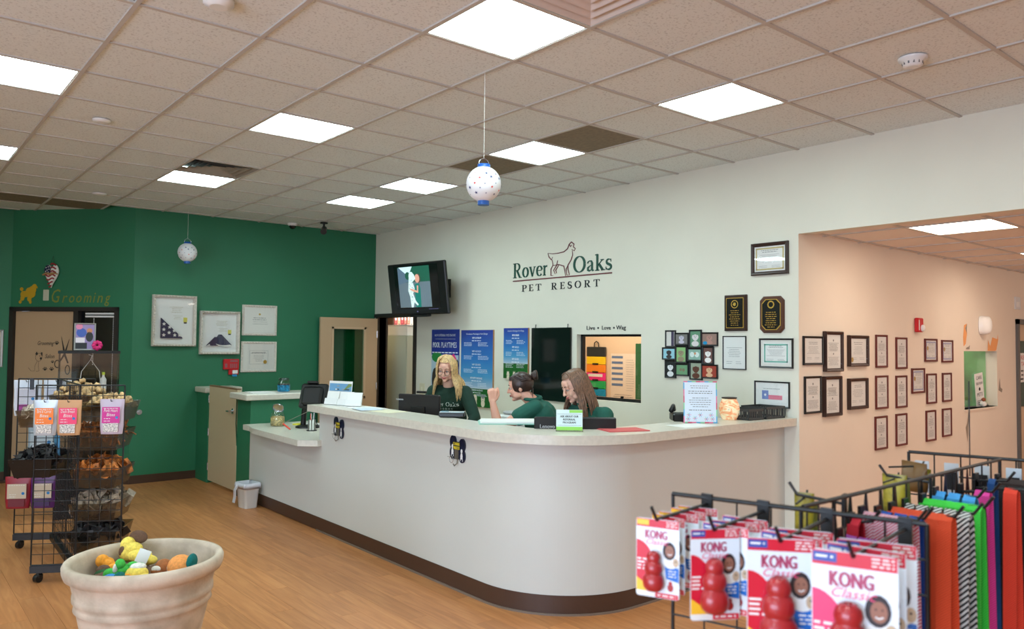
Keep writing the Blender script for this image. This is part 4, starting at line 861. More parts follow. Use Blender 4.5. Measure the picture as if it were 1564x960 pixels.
# ------------------------------------------------------------------ annex: service window, door, alarm, wall lamp, bare plaster
w3 = sthing('window_3', (9.11, YP, 1.07))
MB().box(0, -.012, -.02, .96, .12, 0).build('sill', warm_tinted_paint, w3); MB().box(.0, .105, 0, .96, .11, .63).build('pane', clear, w3)
MB().box(.0, .095, 0, .96, .115, .012).build('track', mat('alu', (150, 150, 150), .4, .8), w3)
rm = MB(); rm.box(7.5, 4.9, 0, 12.5, 5.0, 2.5); rm.box(7.55, 3.47, 0, 7.6, 4.9, 2.5); rm.box(10.5, 3.47, 0, 10.55, 4.9, 2.5); struct(rm.build('wall_clinic', mat('clinic_green', (120, 176, 116), .8, noise=(2.2, .25))))
rm = MB(); rm.box(7.5, 3.47, 2.5, 12.5, 5.0, 2.55); struct(rm.build('ceiling_clinic', white_paint))
area_light('clinic_light', (9.6, 4.2, 2.45), (0, 0, 0), 1.2, .5, 16, (.9, 1, .85))
t = thing('paw_sign', 'white paper sign with black letters leaning inside the annex service window', 'sign', (9.78, YP+.075, 1.072), -.12)
b = MB(); b.at((0, 0, 0), (0, -.12, 0)); b.box(-.09, 0, 0, .09, .004, .38, 0)
b.text('CARE', 0, .31, .04, -.002, 1, .12); b.text('FOR YOUR', 0, .25, .03, -.002, 1, .14); b.disc(0, .2, .02, -.002, 1); b.text('PETS', 0, .12, .04, -.002, 1, .12); b.lines(-.06, .06, .07, .03, 3, -.002, 1, .008); b.build('card', [paper, inkd], t)
t = thing('dog_figurine', 'small brown and white dog figurine on the annex window sill', 'figurine', (9.72, YP+.03, 1.072)); b = MB(); b.at((0, 0, .035), (0, 0, 0), (1.3, 1, 1)); b.lathe([(.001, -.035), (.03, -.02), (.035, 0), (.025, .025), (.001, .035)], 12); b.build('body', whc, t)
b = MB(); b.at((-.015, -.01, .085)); b.lathe([(.001, -.025), (.022, -.01), (.024, .008), (.001, .024)], 12); b.at((.035, 0, .075), (0, .4, 0)); b.lathe([(.001, -.02), (.01, -.0), (.001, .03)], 8); b.build('head', mat('figurine_brown', (150, 84, 50), .6), t)
t = thing('computer_equipment', 'dark desk equipment seen low through the annex service window', 'equipment', (9.4, 4.0, .8)); MB().bbox(0, 0, .17, .5, .05, .32, .01).build('screen', blackp, t); MB().bbox(0, .1, -.4, .9, .6, .8, .01).build('desk', mat('desk_green', (84, 110, 96), .5), t)
t = thing('fire_alarm', 'red fire alarm horn and strobe above the annex certificates', 'fire alarm', (7.955, YP-.001, 1.955)); MB().bbox(0, -.02, 0, .12, .04, .14, .008).build('housing', redp, t)
MB().at((.03, -.04, -.03), (PI/2, 0, 0)).lathe([(.035, 0), (.033, .012), (.02, .02), (.001, .022)], 14).build('strobe', whitep, t); b = MB(); b.rect(-.05, -.05, -.03, .05, -.0405); b.build('lettering', whitep, t)
t = thing('wall_lamp', 'white frosted half-round wall lamp right of the fire alarm', 'wall lamp', (9.62, YP-.001, 1.99)); b = MB()
R_ = []
for i in range(9):
    a = -PI/2+PI*i/8; z = .105*math.sin(a); k = math.cos(a)**.35 if abs(a) < 1.56 else 0.12
    R_.append([(.1*k*math.cos(q), -.1*k*math.sin(q)-.002, z) for q in [PI*j/10 for j in range(11)]])
b.loft(R_, 0, True, True, False); b.build('glass_shade', mat('lamp_frost', (240, 238, 232), .3), t); MB().bbox(0, -.006, 0, .12, .012, .18, .003).build('back_plate', silver, t)
bare = mat('bare_plaster_orange', (232, 160, 100), .8); gsc = mat('scuffed_grey', (150, 136, 120), .8)
for n, P, m, l in (('left', [(9.1, 1.75), (9.16, 1.78), (9.2, 1.9), (9.19, 2.0), (9.12, 1.98), (9.09, 1.85)], bare, 'orange bare plaster streak left of the annex service window'), ('right', [(9.78, 1.705), (9.8, 1.83), (9.86, 1.76), (9.93, 1.86), (10.08, 1.84), (10.1, 1.9), (10.11, 1.83), (10.05, 1.72), (10.02, 1.705)], bare, 'orange bare plaster patch above the right end of the annex service window')):
    o = MB().poly([(p[0], p[1]) for p in P], YP-.002).build('plaster_patch', m); tag(o, l, 'wall damage', 'bare patches around the annex service window')
for P, l in (([(9.18, .72), (9.2, .9), (9.25, 1.0), (9.21, 1.04), (9.17, .92), (9.13, .88)], 'grey peeled streak below the left corner of the annex service window'), ([(9.16, 1.72), (9.26, 1.72), (9.27, 1.77), (9.24, 1.75), (9.18, 1.74)], 'small grey scuff just above the left corner of the annex window'), ([(10.1, 1.25), (10.14, 1.4), (10.12, 1.5), (10.16, 1.28), (10.22, 1.26), (10.2, 1.22)], 'grey peeled marks on the wall right of the annex service window'), ([(9.15, 1.95), (9.2, 2.0), (9.19, 1.9), (9.21, 1.86)], 'dark scuff on top of the left orange streak')):
    o = MB().poly(P, YP-.0025).build('plaster_patch', gsc); tag(o, l, 'wall damage', 'bare patches around the annex service window')
d4 = sthing('door_4', (10.72, YP, 0))
b = MB(); b.box(-.04, -.03, 0, .02, .12, 2.09); b.box(1.0, -.03, 0, 1.06, .12, 2.09); b.box(-.04, -.03, 2.03, 1.06, .12, 2.09); b.build('door_frame', mat('frame_grey', (92, 90, 86), .45), d4)
b = MB()
for (a, c, e, f) in ((.02, .005, 1.0, 1.02), (.02, 1.83, 1.0, 2.03), (.02, 1.02, .14, 1.83), (.86, 1.02, 1.0, 1.83)): b.box(a, .03, c, e, .075, f)
b.build('door_leaf', mat('annex_door_tan', (206, 178, 146), .5), d4)
MB().box(.14, .05, 1.02, .86, .056, 1.83).build('pane', glassmat('green_glass', (60, 110, 84), .12), d4)
b = MB(); b.rect(.16, 1.32, .5, 1.68, .028); b.text('RED', .32, 1.6, .05, .027, 1, .2); b.text('TAG', .32, 1.52, .05, .027, 1, .18); b.lines(.2, .45, 1.46, 1.36, 3, .027, 2, .02); b.build('door_notice', [paper, redp, inkd], d4)
t = thing('sign_holder', 'clear sign holder high on the annex wall above the door frame', 'sign holder', (10.75, YP-.001, 2.26)); MB().box(-.09, -.01, -.05, .09, 0, .1).build('holder', mat('holder_pale', (214, 216, 216), .3), t)
MB().box(-.05, -.012, -.02, .05, -.01, .04).build('card', paper, t)

# ------------------------------------------------------------------ things on the counter
ZC = 1.1555
def lay(name, label, cat, x, y, z, rz, w, d, h, m, grp=None, jag=0):
    o = MB().box(-w/2, -d/2, 0, w/2, d/2, h).build(name, m, loc=(x, y, z), rz=rz); return tag(o, label, cat, grp)
cyan = mat('pic_sky', (110, 160, 200), .5)
t = thing('photo_sign', 'upright aerial photo sign in an acrylic holder at the left end of the counter', 'sign', (3.40, 6.62, ZC), -1.25)
b = MB(); b.at((0, 0, 0), (-.12, 0, 0)); b.box(-.15, -.003, 0, .15, 0, .215); b.build('acrylic_holder', clear, t)
b = MB(); b.at((0, 0, 0), (-.12, 0, 0)); b.rect(-.148, .004, .148, .213, -.004, 0); b.rect(-.14, .12, .14, .19, -.005, 1); b.rect(-.14, .07, .14, .118, -.005, 2); b.rect(-.14, .02, -.02, .066, -.005, 3); b.rect(.0, .03, .14, .066, -.005, 2)
for k in range(14): x = random.uniform(-.13, .1); z = random.choice((.08, .1, .13, .15, .16)); b.rect(x, z, x+.03, z+.012, -.0055, random.choice((0, 4, 2)))
b.poly([(.04, .125), (.1, .19), (.14, .19), (.14, .17)], -.006, 3); b.build('photo_sheet', [paper, cyan, mat('pic_grey', (150, 156, 160), .5), mat('pic_grass', (120, 140, 84), .5), mat('pic_asphalt', (84, 88, 92), .5)], t)
for (x, y, rz, l) in ((3.28, 6.52, -1.2, 'left white card holder with blank cards on the counter end'), (3.33, 6.36, -1.1, 'middle white card holder with blank cards on the counter end'), (3.35, 6.24, -.9, 'right white card holder with blank cards on the counter end')):
    t = thing('card_holder', l, 'card holder', (x, y, ZC), rz, 'white card holders')
    b = MB(); b.at((0, 0, 0), (-.25, 0, 0)); b.box(-.075, -.03, .004, .075, -.012, .06); b.build('pocket', whitep, t)
    b = MB(); b.at((0, 0, 0), (-.25, 0, 0)); b.box(-.07, -.012, .008, .07, -.004, .125); b.box(-.07, -.003, .02, .07, .003, .13); b.build('cards', paper, t)
    MB().box(-.075, -.05, 0, .075, .03, .005).build('base', whitep, t)
lay('paper_sheet', 'white papers lying flat beside the card holders', 'paper', 3.38, 6.05, ZC, .1, .22, .3, .004, paper); lay('paper_sheet', 'pale blue printed sheet on the counter right of the card holders', 'paper', 3.32, 5.95, ZC+.0045, -.2, .2, .28, .002, mat('paper_blue', (206, 218, 232), .6))
lay('paper_sheet', 'cream sheet at the right end of the counter papers', 'paper', 3.37, 5.68, ZC, .1, .2, .26, .003, mat('paper_cream', (226, 220, 190), .6))
# card reader
t = thing('card_reader', 'grey card payment reader lying on the counter in front of the blonde woman', 'card reader', (3.52, 4.97, ZC), -.75)
MB().bbox(0, 0, .02, .2, .1, .036, .01).build('body', mat('reader_dark', (44, 46, 50), .4), t); MB().bbox(.0, .0, .041, .19, .085, .008, .003).build('keypad_face', mat('reader_grey', (176, 188, 192), .4), t); MB().bbox(-.055, 0, .046, .06, .07, .003, .001).build('screen', mat('reader_screen', (120, 170, 186), .2), t)
# mint stack of forms
t = thing('form_stack', 'stack of white and mint forms on the counter below the raised fist', 'paper stack', (3.62, 4.40, ZC), -.62)
mint = mat('paper_mint', (158, 206, 190), .6)
for k in range(5): MB().box(-.22+.006*k, -.14+.004*k, .004*k, .2+.004*k, .13-.003*k, .004*k+.0035).build('sheet', mint if k < 2 else paper, t)
# referral sign
t = thing('referral_sign', 'acrylic counter sign with green bands about the referral program', 'sign', (3.60, 3.74, ZC), -.72)
lime = mat('sign_lime', (150, 214, 90), .5)
b = MB(); b.at((0, 0, 0), (-.1, 0, 0)); b.box(-.09, -.003, .002, .09, .0, .145); b.at(); b.box(-.09, -.04, 0, .09, .03, .004); b.build('acrylic_holder', clear, t)
b = MB(); b.at((0, 0, 0), (-.1, 0, 0)); y = -.004; b.rect(-.087, .006, .087, .142, y, 0); b.rect(-.087, .006, .087, .03, y-.0006, 1); b.rect(.0, .122, .087, .14, y-.0006, 1)
b.rect(-.08, .038, .08, .04, y-.0006, 2); b.rect(-.08, .112, .08, .114, y-.0006, 2)
for k, s in enumerate(('ASK ABOUT OUR', 'REFERRAL', 'PROGRAM!')): b.text(s, 0, .091-.02*k, .013, y-.001, 3, (.12, .082, .085)[k], bold=.0006)
b.build('printed_sheet', [mat('sign_pale', (214, 232, 232), .5), lime, mat('sign_line', (150, 160, 164), .5), inkd], t)
o = lay('folder', 'red paper folder lying on the curved counter end', 'folder', 3.95, 3.58, ZC, -.35, .30, .2, .003, mat('folder_red', (232, 96, 92), .5)); 
o2 = MB().box(-.14, -.1, .0032, .15, .095, .0062).build('cover', MATS['folder_red'], o)
o = lay('paper_sheet', 'single white sheet overhanging the counter edge below the flyer', 'paper', 4.58, 3.50, ZC, -.15, .3, .2, .002, paper)
t = thing('standing_flyer', 'upright flyer with a coloured border and small splashes on the counter', 'flyer', (4.80, 3.58, ZC), -.72)
MB().box(-.13, -.05, 0, .13, .06, .004).build('base', clear, t)
b = MB(); b.at((0, 0, 0), (-.06, 0, 0)); b.box(-.125, 0, 0, .125, .003, .31, 0); cb = [1, 2, 3, 4]
for k in range(8):
    b.rect(-.125+.03125*k, .302, -.125+.03125*(k+1), .31, -.001, 1+(k % 4)); b.rect(-.125+.03125*k, 0, -.125+.03125*(k+1), .008, -.001, 1+((k+2) % 4))
for k in range(6):
    b.rect(-.125, .05*k, -.117, .05*(k+1), -.0011, 1+(k % 4)); b.rect(.117, .05*k, .125, .05*(k+1), -.0011, 1+((k+1) % 4))
b.lines(-.08, .07, .275, .26, 2, -.001, 5, .004, .3); b.lines(-.09, .09, .235, .22, 2, -.001, 5, .005, .2); b.lines(-.09, .09, .185, .12, 5, -.001, 5, .004, .4); b.lines(-.09, .09, .095, .09, 1, -.001, 5, .005, .1)
for (x, z) in ((-.085, .06), (.0, .06), (.08, .06), (-.04, .035), (.045, .03), (.09, .03), (-.09, .03)):
    for q in range(6): a = q*PI/3; b.stroke([(x, z), (x+.017*math.cos(a), z+.017*math.sin(a))], .003, -.001, 1+q % 4)
b.build('printed_sheet', [mat('flyer_paper', (218, 228, 240), .5), mat('fl_pink', (232, 120, 160), .5), mat('fl_blue', (90, 170, 214), .5), mat('fl_green', (140, 210, 160), .5), mat('fl_rose', (214, 80, 110), .5), ink], t)
t = thing('telephone', 'black telephone half hidden behind the flyer', 'telephone', (4.86, 3.74, ZC), -.7); MB().bbox(0, 0, .03, .26, .16, .06, .01).build('base', blackp, t); b = MB(); b.tube([(-.13, .0, .075), (-.125, -.03, .1), (-.11, .02, .11), (-.1, .06, .08)], [.02, .018, .018, .02], 8); b.build('handset', blackp, t)
# wax warmer glowing
t = thing('glass_warmer', 'glowing marbled glass lamp jar with a dark rim on the counter', 'lamp', (5.22, 3.62, ZC))
wm_ = mat('marbled_glass', (236, 190, 150), .25, noise=(9, .2, (255, 240, 210)), emit=0)
N = wm_.node_tree.nodes; Lk = wm_.node_tree.links; bb_ = N['Principled BSDF']
cr = N.new('ShaderNodeValToRGB'); e = cr.color_ramp.elements; e[0].position = .3; e[0].color = C4((220, 120, 80)); e[1].position = .62; e[1].color = C4((255, 232, 196)); k_ = e.new(.44); k_.color = C4((240, 180, 130)); k_ = e.new(.8); k_.color = C4((120, 180, 150))
nz = N.new('ShaderNodeTexNoise'); nz.inputs['Scale'].default_value = 9; nz.inputs['Distortion'].default_value = 2.5; tcn = N.new('ShaderNodeTexCoord'); mpn = N.new('ShaderNodeMapping'); mpn.inputs['Scale'].default_value = (1, 1, 2); Lk.new(tcn.outputs['Object'], mpn.inputs[0]); Lk.new(mpn.outputs[0], nz.inputs[0]); Lk.new(nz.outputs[0], cr.inputs[0])
Lk.new(cr.outputs[0], bb_.inputs['Base Color']); Lk.new(cr.outputs[0], bb_.inputs['Emission Color']); bb_.inputs['Emission Strength'].default_value = .3
MB().lathe([(.05, 0), (.056, .004), (.072, .04), (.08, .08), (.075, .12), (.058, .155), (.05, .165), (.046, .163), (.06, .12)], 24, 0).build('glass_shade', wm_, t); MB().lathe([(.05, .163), (.06, .167), (.06, .174), (.03, .176), (.001, .172)], 24).build('rim_dish', mat('rim_dark', (54, 40, 30), .4), t)
# two black letter baskets
def basket(label, x, y, rz, w, d, h):
    t = thing('letter_basket', label, 'basket', (x, y, ZC), rz, 'black slotted baskets'); b = MB(); b.box(-w/2, -d/2, 0, w/2, d/2, .006)
    for (a, c, e, f) in ((-w/2, -d/2, w/2, -d/2+.004), (-w/2, d/2-.004, w/2, d/2), (-w/2, -d/2, -w/2+.004, d/2), (w/2-.004, -d/2, w/2, d/2)):
        b.box(a, c, 0, e, f, .016); b.box(a, c, h-.018, e, f, h)
    n = int(w/.022)
    for i in range(n+1):
        x_ = -w/2+w*i/n
        for s in (-1, 1): b.box(x_-.005, s*(d/2-.002)-.002, .016, x_+.005, s*(d/2-.002)+.002, h-.018)
    n = int(d/.022)
    for i in range(n+1):
        y_ = -d/2+d*i/n
        for s in (-1, 1): b.box(s*(w/2-.002)-.002, y_-.005, .016, s*(w/2-.002)+.002, y_+.005, h-.018)
    b.build('basket_body', mat('basket_grey', (52, 54, 54), .5), t)
basket('left black slotted basket beside the glowing lamp jar', 5.36, 3.585, -.05, .19, .24, .085)
basket('right black slotted basket below the flag print', 5.61, 3.57, -.05, .25, .24, .095)
# key hooks stuck to the counter front
def keyhook(label, y, z, s=1):
    t = thing('key_hook', label, 'magnetic hook', (3.239, y, z), RW, 'bone shaped hooks on the counter front'); nav = mat('bone_navy', (18, 24, 52), .35)
    b = MB()
    for (x, z_) in ((-.055, .045), (.055, .03), (-.055, -.03), (.055, -.045)):
        b.at((x, -.001, z_), (PI/2, 0, 0), (1, 1.35, 1)); b.cyl(0, 0, 0, .012, .035, 18)
    b.at(); b.box(-.06, -.0125, -.045, .06, -.001, .045); b.build('bone_plate', nav, t)
    b = MB(); b.box(-.042, -.018, -.006, .042, -.0127, .052, 1); b.text('CANINE', 0, .026, .022, -.019, 0, .078, bold=.002); b.text('WATCH', 0, -.002, .022, -.019, 0, .07, bold=.002); b.build('name_plate', [mat('hook_yellow', (222, 200, 50), .4), nav], t)
    b = MB()
    for (x, z_, f) in ((-.055, -.02, 1), (.055, -.045, -1)): b.disc(x, z_+.035, .012, -.0135, 0, 8, .016); b.disc(x, z_, .014, -.0134, 0, 8, .024); b.stroke([(x-.01, z_-.01), (x-.014, z_-.035)], .006, -.0135, 0); b.stroke([(x+.01, z_-.01), (x+.012, z_-.035)], .006, -.0135, 0)
    b.build('dog_picture', [whitep], t)
    b = MB(); b.box(-.022, -.02, -.07, .022, -.002, -.005); b.tube([(0, -.012, -.06), (-.0, -.014, -.1), (0, -.035, -.115), (0, -.045, -.1)], .005, 6); clip_ = b.build('metal_clip', mat('brushed_steel', (150, 148, 140), .35, .8), t)
    b = MB(); b.tube([(-.045+.024*math.cos(a), -.03, -.075+.024*math.sin(a)) for a in [2*PI*i/14 for i in range(14)]], .002, 4, closed=True); b.tube([(-.09, -.03, -.06), (-.06, -.03, -.058), (-.02, -.03, -.07)], .002, 4); b.build('wire_loop', chrome, clip_)
keyhook('bone shaped key hook near the left end of the counter front', 6.29, .975)
keyhook('bone shaped key hook on the counter front below the card reader', 4.49, .985)
# monitors
def monitor(label, x, y, ztop, rz, w, h, txt, zb, tx=None):
    t = thing('computer_monitor', label, 'monitor', (x, y, zb), rz); zc = ztop-zb-h/2
    cs_ = MB().bbox(0, -.01, zc, w, .03, h, .008).build('casing', mat('monitor_dark', (24, 22, 24), .35), t)
    MB().box(-w/2+.01, .006, zc-h/2+.012, w/2-.01, .0075, zc+h/2-.01).build('screen', mat('screen_on', (90, 120, 150), .3, emit=.3), t)
    b = MB(); b.bbox(0, -.045, (ztop-zb-h*.6)/2, .07, .03, ztop-zb-h*.6, .005); b.bbox(0, -.03, .008, .24, .2, .016, .005); b.bbox(0, -.03, zc-h*.1, .14, .02, .12, .004); b.build('stand', blackp, t)
    MB().text(txt, tx if tx is not None else -w*.32, zc+h/2-.075 if w > .5 else zc+h/2-.055, .026 if w > .5 else .018, -.0262, 0, .1 if w > .5 else .07, bold=.0008).build('lettering', mat('logo_silver', (196, 196, 198), .4), cs_); return t
monitor('large black computer monitor seen from behind the referral sign', 3.745, 3.835, 1.235, -.69, .56, .34, 'Lenovo', .76, -.19)
m1 = monitor('small dark computer monitor seen from behind, in front of the blonde woman', 3.67, 5.66, 1.29, -1.15, .42, .27, 'Lenovo', .76, -.19)
MB().bbox(0.02, -.01, .55, .09, .028, .02, .004).build('webcam', blackp, m1)
# desks' small things behind the counter
t = thing('printer', 'white printer on a low desk behind the raised fist', 'printer', (5.3, 6.1, .76)); MB().bbox(0, 0, .12, .45, .5, .24, .02).build('body', whitep, t); MB().bbox(-.05, 0, .26, .3, .4, .03, .01).build('lid', mat('printer_grey', (190, 190, 192), .4), t)
t = thing('back_desk', 'low pale desk against the white wall behind the women', 'desk', (5.42, 6.2, 0)); MB().bbox(0, 0, .745, .7, 2.6, .03, .005).build('desktop', beige, t)
for y in (-1.2, 1.2): MB().box(-.33, y-.02, 0, .33, y+.02, .73).build('leg_panel', beige, t)
# lower counter: jar, pos terminal, pen cup
t = thing('treat_jar', 'clear jar of pale treats with a silver lid on the lower counter', 'jar', (3.40, 8.02, .8305)); MB().lathe([(.065, 0), (.075, .01), (.078, .1), (.06, .145), (.055, .16)], 20).build('glass_body', glassmat('jar_glass', (235, 245, 240), .15), t)
b = MB(); b.lathe([(.001, .006), (.07, .006), (.072, .09), (.001, .1)], 16)
for k in range(40): a = random.uniform(0, 2*PI); r = random.uniform(0, .062); b.at((r*math.cos(a), r*math.sin(a), .098), (0, random.random(), a)); b.bbox(0, 0, 0, .022, .012, .01, .003)
o = b.build('treats', mat('treat_tan', (206, 170, 120), .7, noise=(60, .25)), t); o['kind'] = 'stuff'
b = MB(); b.at((-.01, -.03, .19), (-.9, 0, -.7)); b.lathe([(.06, 0), (.06, .012), (.045, .02), (.001, .024)], 20); b.build('lid', chrome, t)
ps = thing('pos_terminal', 'black touch screen till turned away on the lower counter', 'till', (3.62, 7.72, .8305), -.95)
b = MB(); b.at((0, -.02, .012)); b.lathe([(.13, -.012), (.13, 0), (.11, .01), (.001, .012)], 24); b.at(); b.build('base', blackp, ps)
b = MB(); b.tube([(-.08, .02, .01), (-.07, .02, .18), (-.03, .0, .27), (.05, .0, .32)], [.03, .028, .032, .035], 8); b.build('stand_arm', blackp, ps)
b = MB(); b.at((.06, -.02, .33), (-.35, 0, .1)); b.bbox(0, 0, 0, .30, .05, .27, .02); b.bbox(0, -.04, -.01, .22, .05, .2, .03); b.bbox(-.02, -.03, .14, .12, .04, .03, .008); b.build('screen_casing', blackp, ps)
b = MB()
for k in range(4): b.tube([(.06+.012*k, -.03, .2), (.03+.02*k, -.05, .12), (.05+.02*k, -.02, .02)], .004, 5)
b.build('cables', blackp, ps)
t = thing('pen_cup', 'brushed steel mesh cup with pens on the lower counter edge', 'pen cup', (3.50, 7.40, .8305)); MB().lathe([(.05, 0), (.05, .006), (.04, .008), (.038, .11), (.035, .11), (.037, .01)], 20).build('cup', MATS['brushed_steel'], t)
MB().lathe([(.052, 0), (.052, .008), (.04, .01)], 20).build('cup_base', blackp, t)
for (x, y, c, l, n) in ((-.01, .005, (240, 96, 60), .16, 'orange'), (.015, .0, (220, 220, 224), .17, 'white'), (.0, -.015, (190, 192, 196), .165, 'silver')):
    o = MB().at((3.50+x, 7.40+y, .843), (x*6, y*6, 0)).cyl(0, 0, 0, l, .004, 8).build('pen', mat('pen_'+n, c, .4)); tag(o, n+' pen standing in the steel cup', 'pen', 'pens in the steel cup')
o = MB().tube([(3.27, 7.52, .92), (3.42, 7.30, 1.04)], .003, 6).build('antenna_wire', MATS['brushed_steel']); 
o2 = MB().tube([(3.255, 7.54, .905), (3.30, 7.47, .85)], .009, 8).build('grip', mat('grip_red', (226, 80, 60), .5), o); tag(o, 'thin silver pointer with a red grip leaning across the till stand', 'pointer')
lay('paper_sheet', 'papers and a yellow note lying behind the till on the lower counter', 'paper', 3.72, 7.95, .831, .3, .25, .3, .003, paper)
lay('sticky_notes', 'yellow note pad behind the till stand', 'note pad', 3.62, 7.98, .8345, .5, .09, .09, .012, mat('note_yellow', (230, 220, 60), .6))
lay('paper_sheet', 'white papers lying on the cap of the green half wall', 'paper', 3.42, 8.56, ZC, -.1, .26, .32, .006, paper)
t = thing('blue_treat_jar', 'clear jar with blue label standing on the green half wall', 'jar', (3.72, 8.62, ZC)); MB().lathe([(.06, 0), (.07, .008), (.072, .075)], 20).build('label_band', mat('label_blue', (20, 120, 160), .4, noise=(40, .3)), t)
MB().lathe([(.071, .075), (.071, .10), (.05, .125), (.05, .13)], 20).build('glass_body', glassmat('jar_glass', (235, 245, 240), .15), t); MB().lathe([(.05, .128), (.058, .13), (.058, .155), (.001, .158)], 20).build('lid', glassmat('lid_clear', (200, 210, 214), .2), t)
b = MB(); b.lathe([(.001, .076), (.066, .076), (.066, .088), (.001, .095)], 14); b.build('treats', mat('treat_dark', (40, 44, 50), .7), t)
# waste bin with liner
t = thing('waste_bin', 'white waste bin with a plastic liner at the foot of the green half wall', 'waste bin', (3.11, 8.06, 0), .1); t.scale = (.88, .88, .9)
def rr(w, d, z, n=6, r=.03):
    P = []
    for (cx, cy, a0) in ((w/2-r, d/2-r, 0), (-w/2+r, d/2-r, 90), (-w/2+r, -d/2+r, 180), (w/2-r, -d/2+r, 270)):
        for i in range(n): a = math.radians(a0+90*i/(n-1)); P.append((cx+r*math.cos(a), cy+r*math.sin(a), z))
    return P
MB().loft([rr(.15, .2, .001), rr(.155, .205, .01), rr(.19, .245, .27), rr(.2, .255, .275), rr(.19, .245, .265), rr(.15, .2, .02)], 0, True).build('bin_body', whitep, t)
ln = mat('bin_liner', (214, 216, 226), .35)
MB().loft([[(x+.004*math.sin(i*2.3), y+.004*math.cos(i*3.1), z) for i, (x, y, z) in enumerate(rr(w_, d_, z_))] for w_, d_, z_ in ((.19, .25, .255), (.215, .27, .225), (.222, .278, .262), (.208, .262, .29), (.17, .22, .288), (.15, .2, .24))], 0, True).build('liner', ln, t)
MB().ribbon([(-.11, .05, .26), (-.135, .06, .2), (-.13, .07, .12), (-.14, .075, .06)], (0, 1, 0), .05, .01).build('hanging_liner_end', ln, t)

# ------------------------------------------------------------------ television on a wall arm
tv = thing('television', 'black wall television showing a person hugging a spotted dog', 'television', (5.35, 8.36, 2.42))
yw, ti = .14, .14
rg = Vector((math.sin(yw), -math.cos(yw), 0)); nr = Vector((-math.cos(yw), -math.sin(yw), 0)); up = Vector((0, 0, 1))*math.cos(ti)+nr*math.sin(ti); fr = rg.cross(up)  # points into the set
Mx = Matrix((rg, fr, up)).transposed().to_4x4()
if fr.dot(nr) > 0: Mx = Matrix((rg, -fr, up)).transposed().to_4x4()
def TV(): b = MB(); b.X = Mx; return b
_at = MB.at
b = TV(); b.bbox(0, .02, 0, 1.10, .05, .66, .012); b.bbox(0, .06, 0, .7, .04, .4, .02); casing_ = b.build('casing', blackp, tv)
b = TV(); b.box(-.42, -.008, -.25, .42, -.0045, .3); b.build('screen_glass', mat('tv_glass', (8, 8, 9), .12), tv)
b = TV(); y = -.0095
em = lambda n, c: mat('tv_'+n, c, .3, emit=.55)
x0, x1, z0, z1 = -.34, .27, -.235, .285
b.rect(x0, z0, x1, z1, y, 0); b.rect(x0, z1-.2, x1, z1, y-.0004, 1); b.poly([(x0, z1-.01), (x0, z0+.3), (-.13, z0+.33), (-.2, z1-.02)], y-.0006, 2); b.poly([(x0+.02, z1), (0-.05, z1), (-.14, z1-.12)], y-.0008, 3)
for k in range(14):
    xx = x0+(x1-x0)*k/14; b.rect(xx, z0, xx+.004, z0+.33, y-.0005, 2)
b.disc(-.15, .17, .05, y-.0009, 1); b.disc(.03, .13, .045, y-.0012, 4, 14, .055); b.disc(.055, .13, .035, y-.001, 7, 12, .06)
b.poly([(-.02, .06), (.06, .07), (.08, -.0), (.07, -.235), (-.03, -.235), (-.03, -.05)], y-.001, 5)
b.poly([(-.12, .19), (-.03, .19), (-.0, .13), (-.06, .09), (-.03, .0), (-.07, -.06), (-.03, -.15), (.02, -.2), (-.0, -.215), (-.06, -.17), (-.08, -.235), (-.12, -.235), (-.13, -.1), (-.16, -.02), (-.14, .08)], y-.0014, 6)
b.disc(-.08, .16, .05, y-.0016, 6, 12, .06); b.stroke([(.03, .04), (.02, -.04), (-.06, -.02), (-.12, -.0)], [.03, .035, .03, .02], y-.0018, 4)
for k in range(16): b.disc(random.uniform(-.14, -.05), random.uniform(-.15, .12), .006, y-.002, 2, 6)
b.build('picture', [em('fence', (96, 110, 118)), em('tree', (30, 84, 66)), em('roof', (84, 104, 122)), em('sky', (200, 222, 226)), em('skin', (206, 150, 130)), em('shirt', (20, 112, 100)), em('dog', (206, 222, 220)), em('hair', (96, 60, 50))], tv)
b = TV(); b.disc(-.02, -.29, .015, -.0055, 0, 10, .008); b.lines(.2, .38, -.262, -.262, 1, -.0055, 0, .006, 0); b.build('brand_mark', mat('tv_mark', (140, 130, 190), .4), casing_)
b = TV(); b.box(.0-.15, -.02, -.36, .17, .05, -.33); b.build('soundbar', blackp, tv)
b = MB(); b.tube([(.05, 0, 0), (.2, -.1, .0), (.41, -.05, .02)], .022, 8); b.box(.4, -.14, -.1, .427, .06, .14); b.build('wall_arm', blackm, tv)

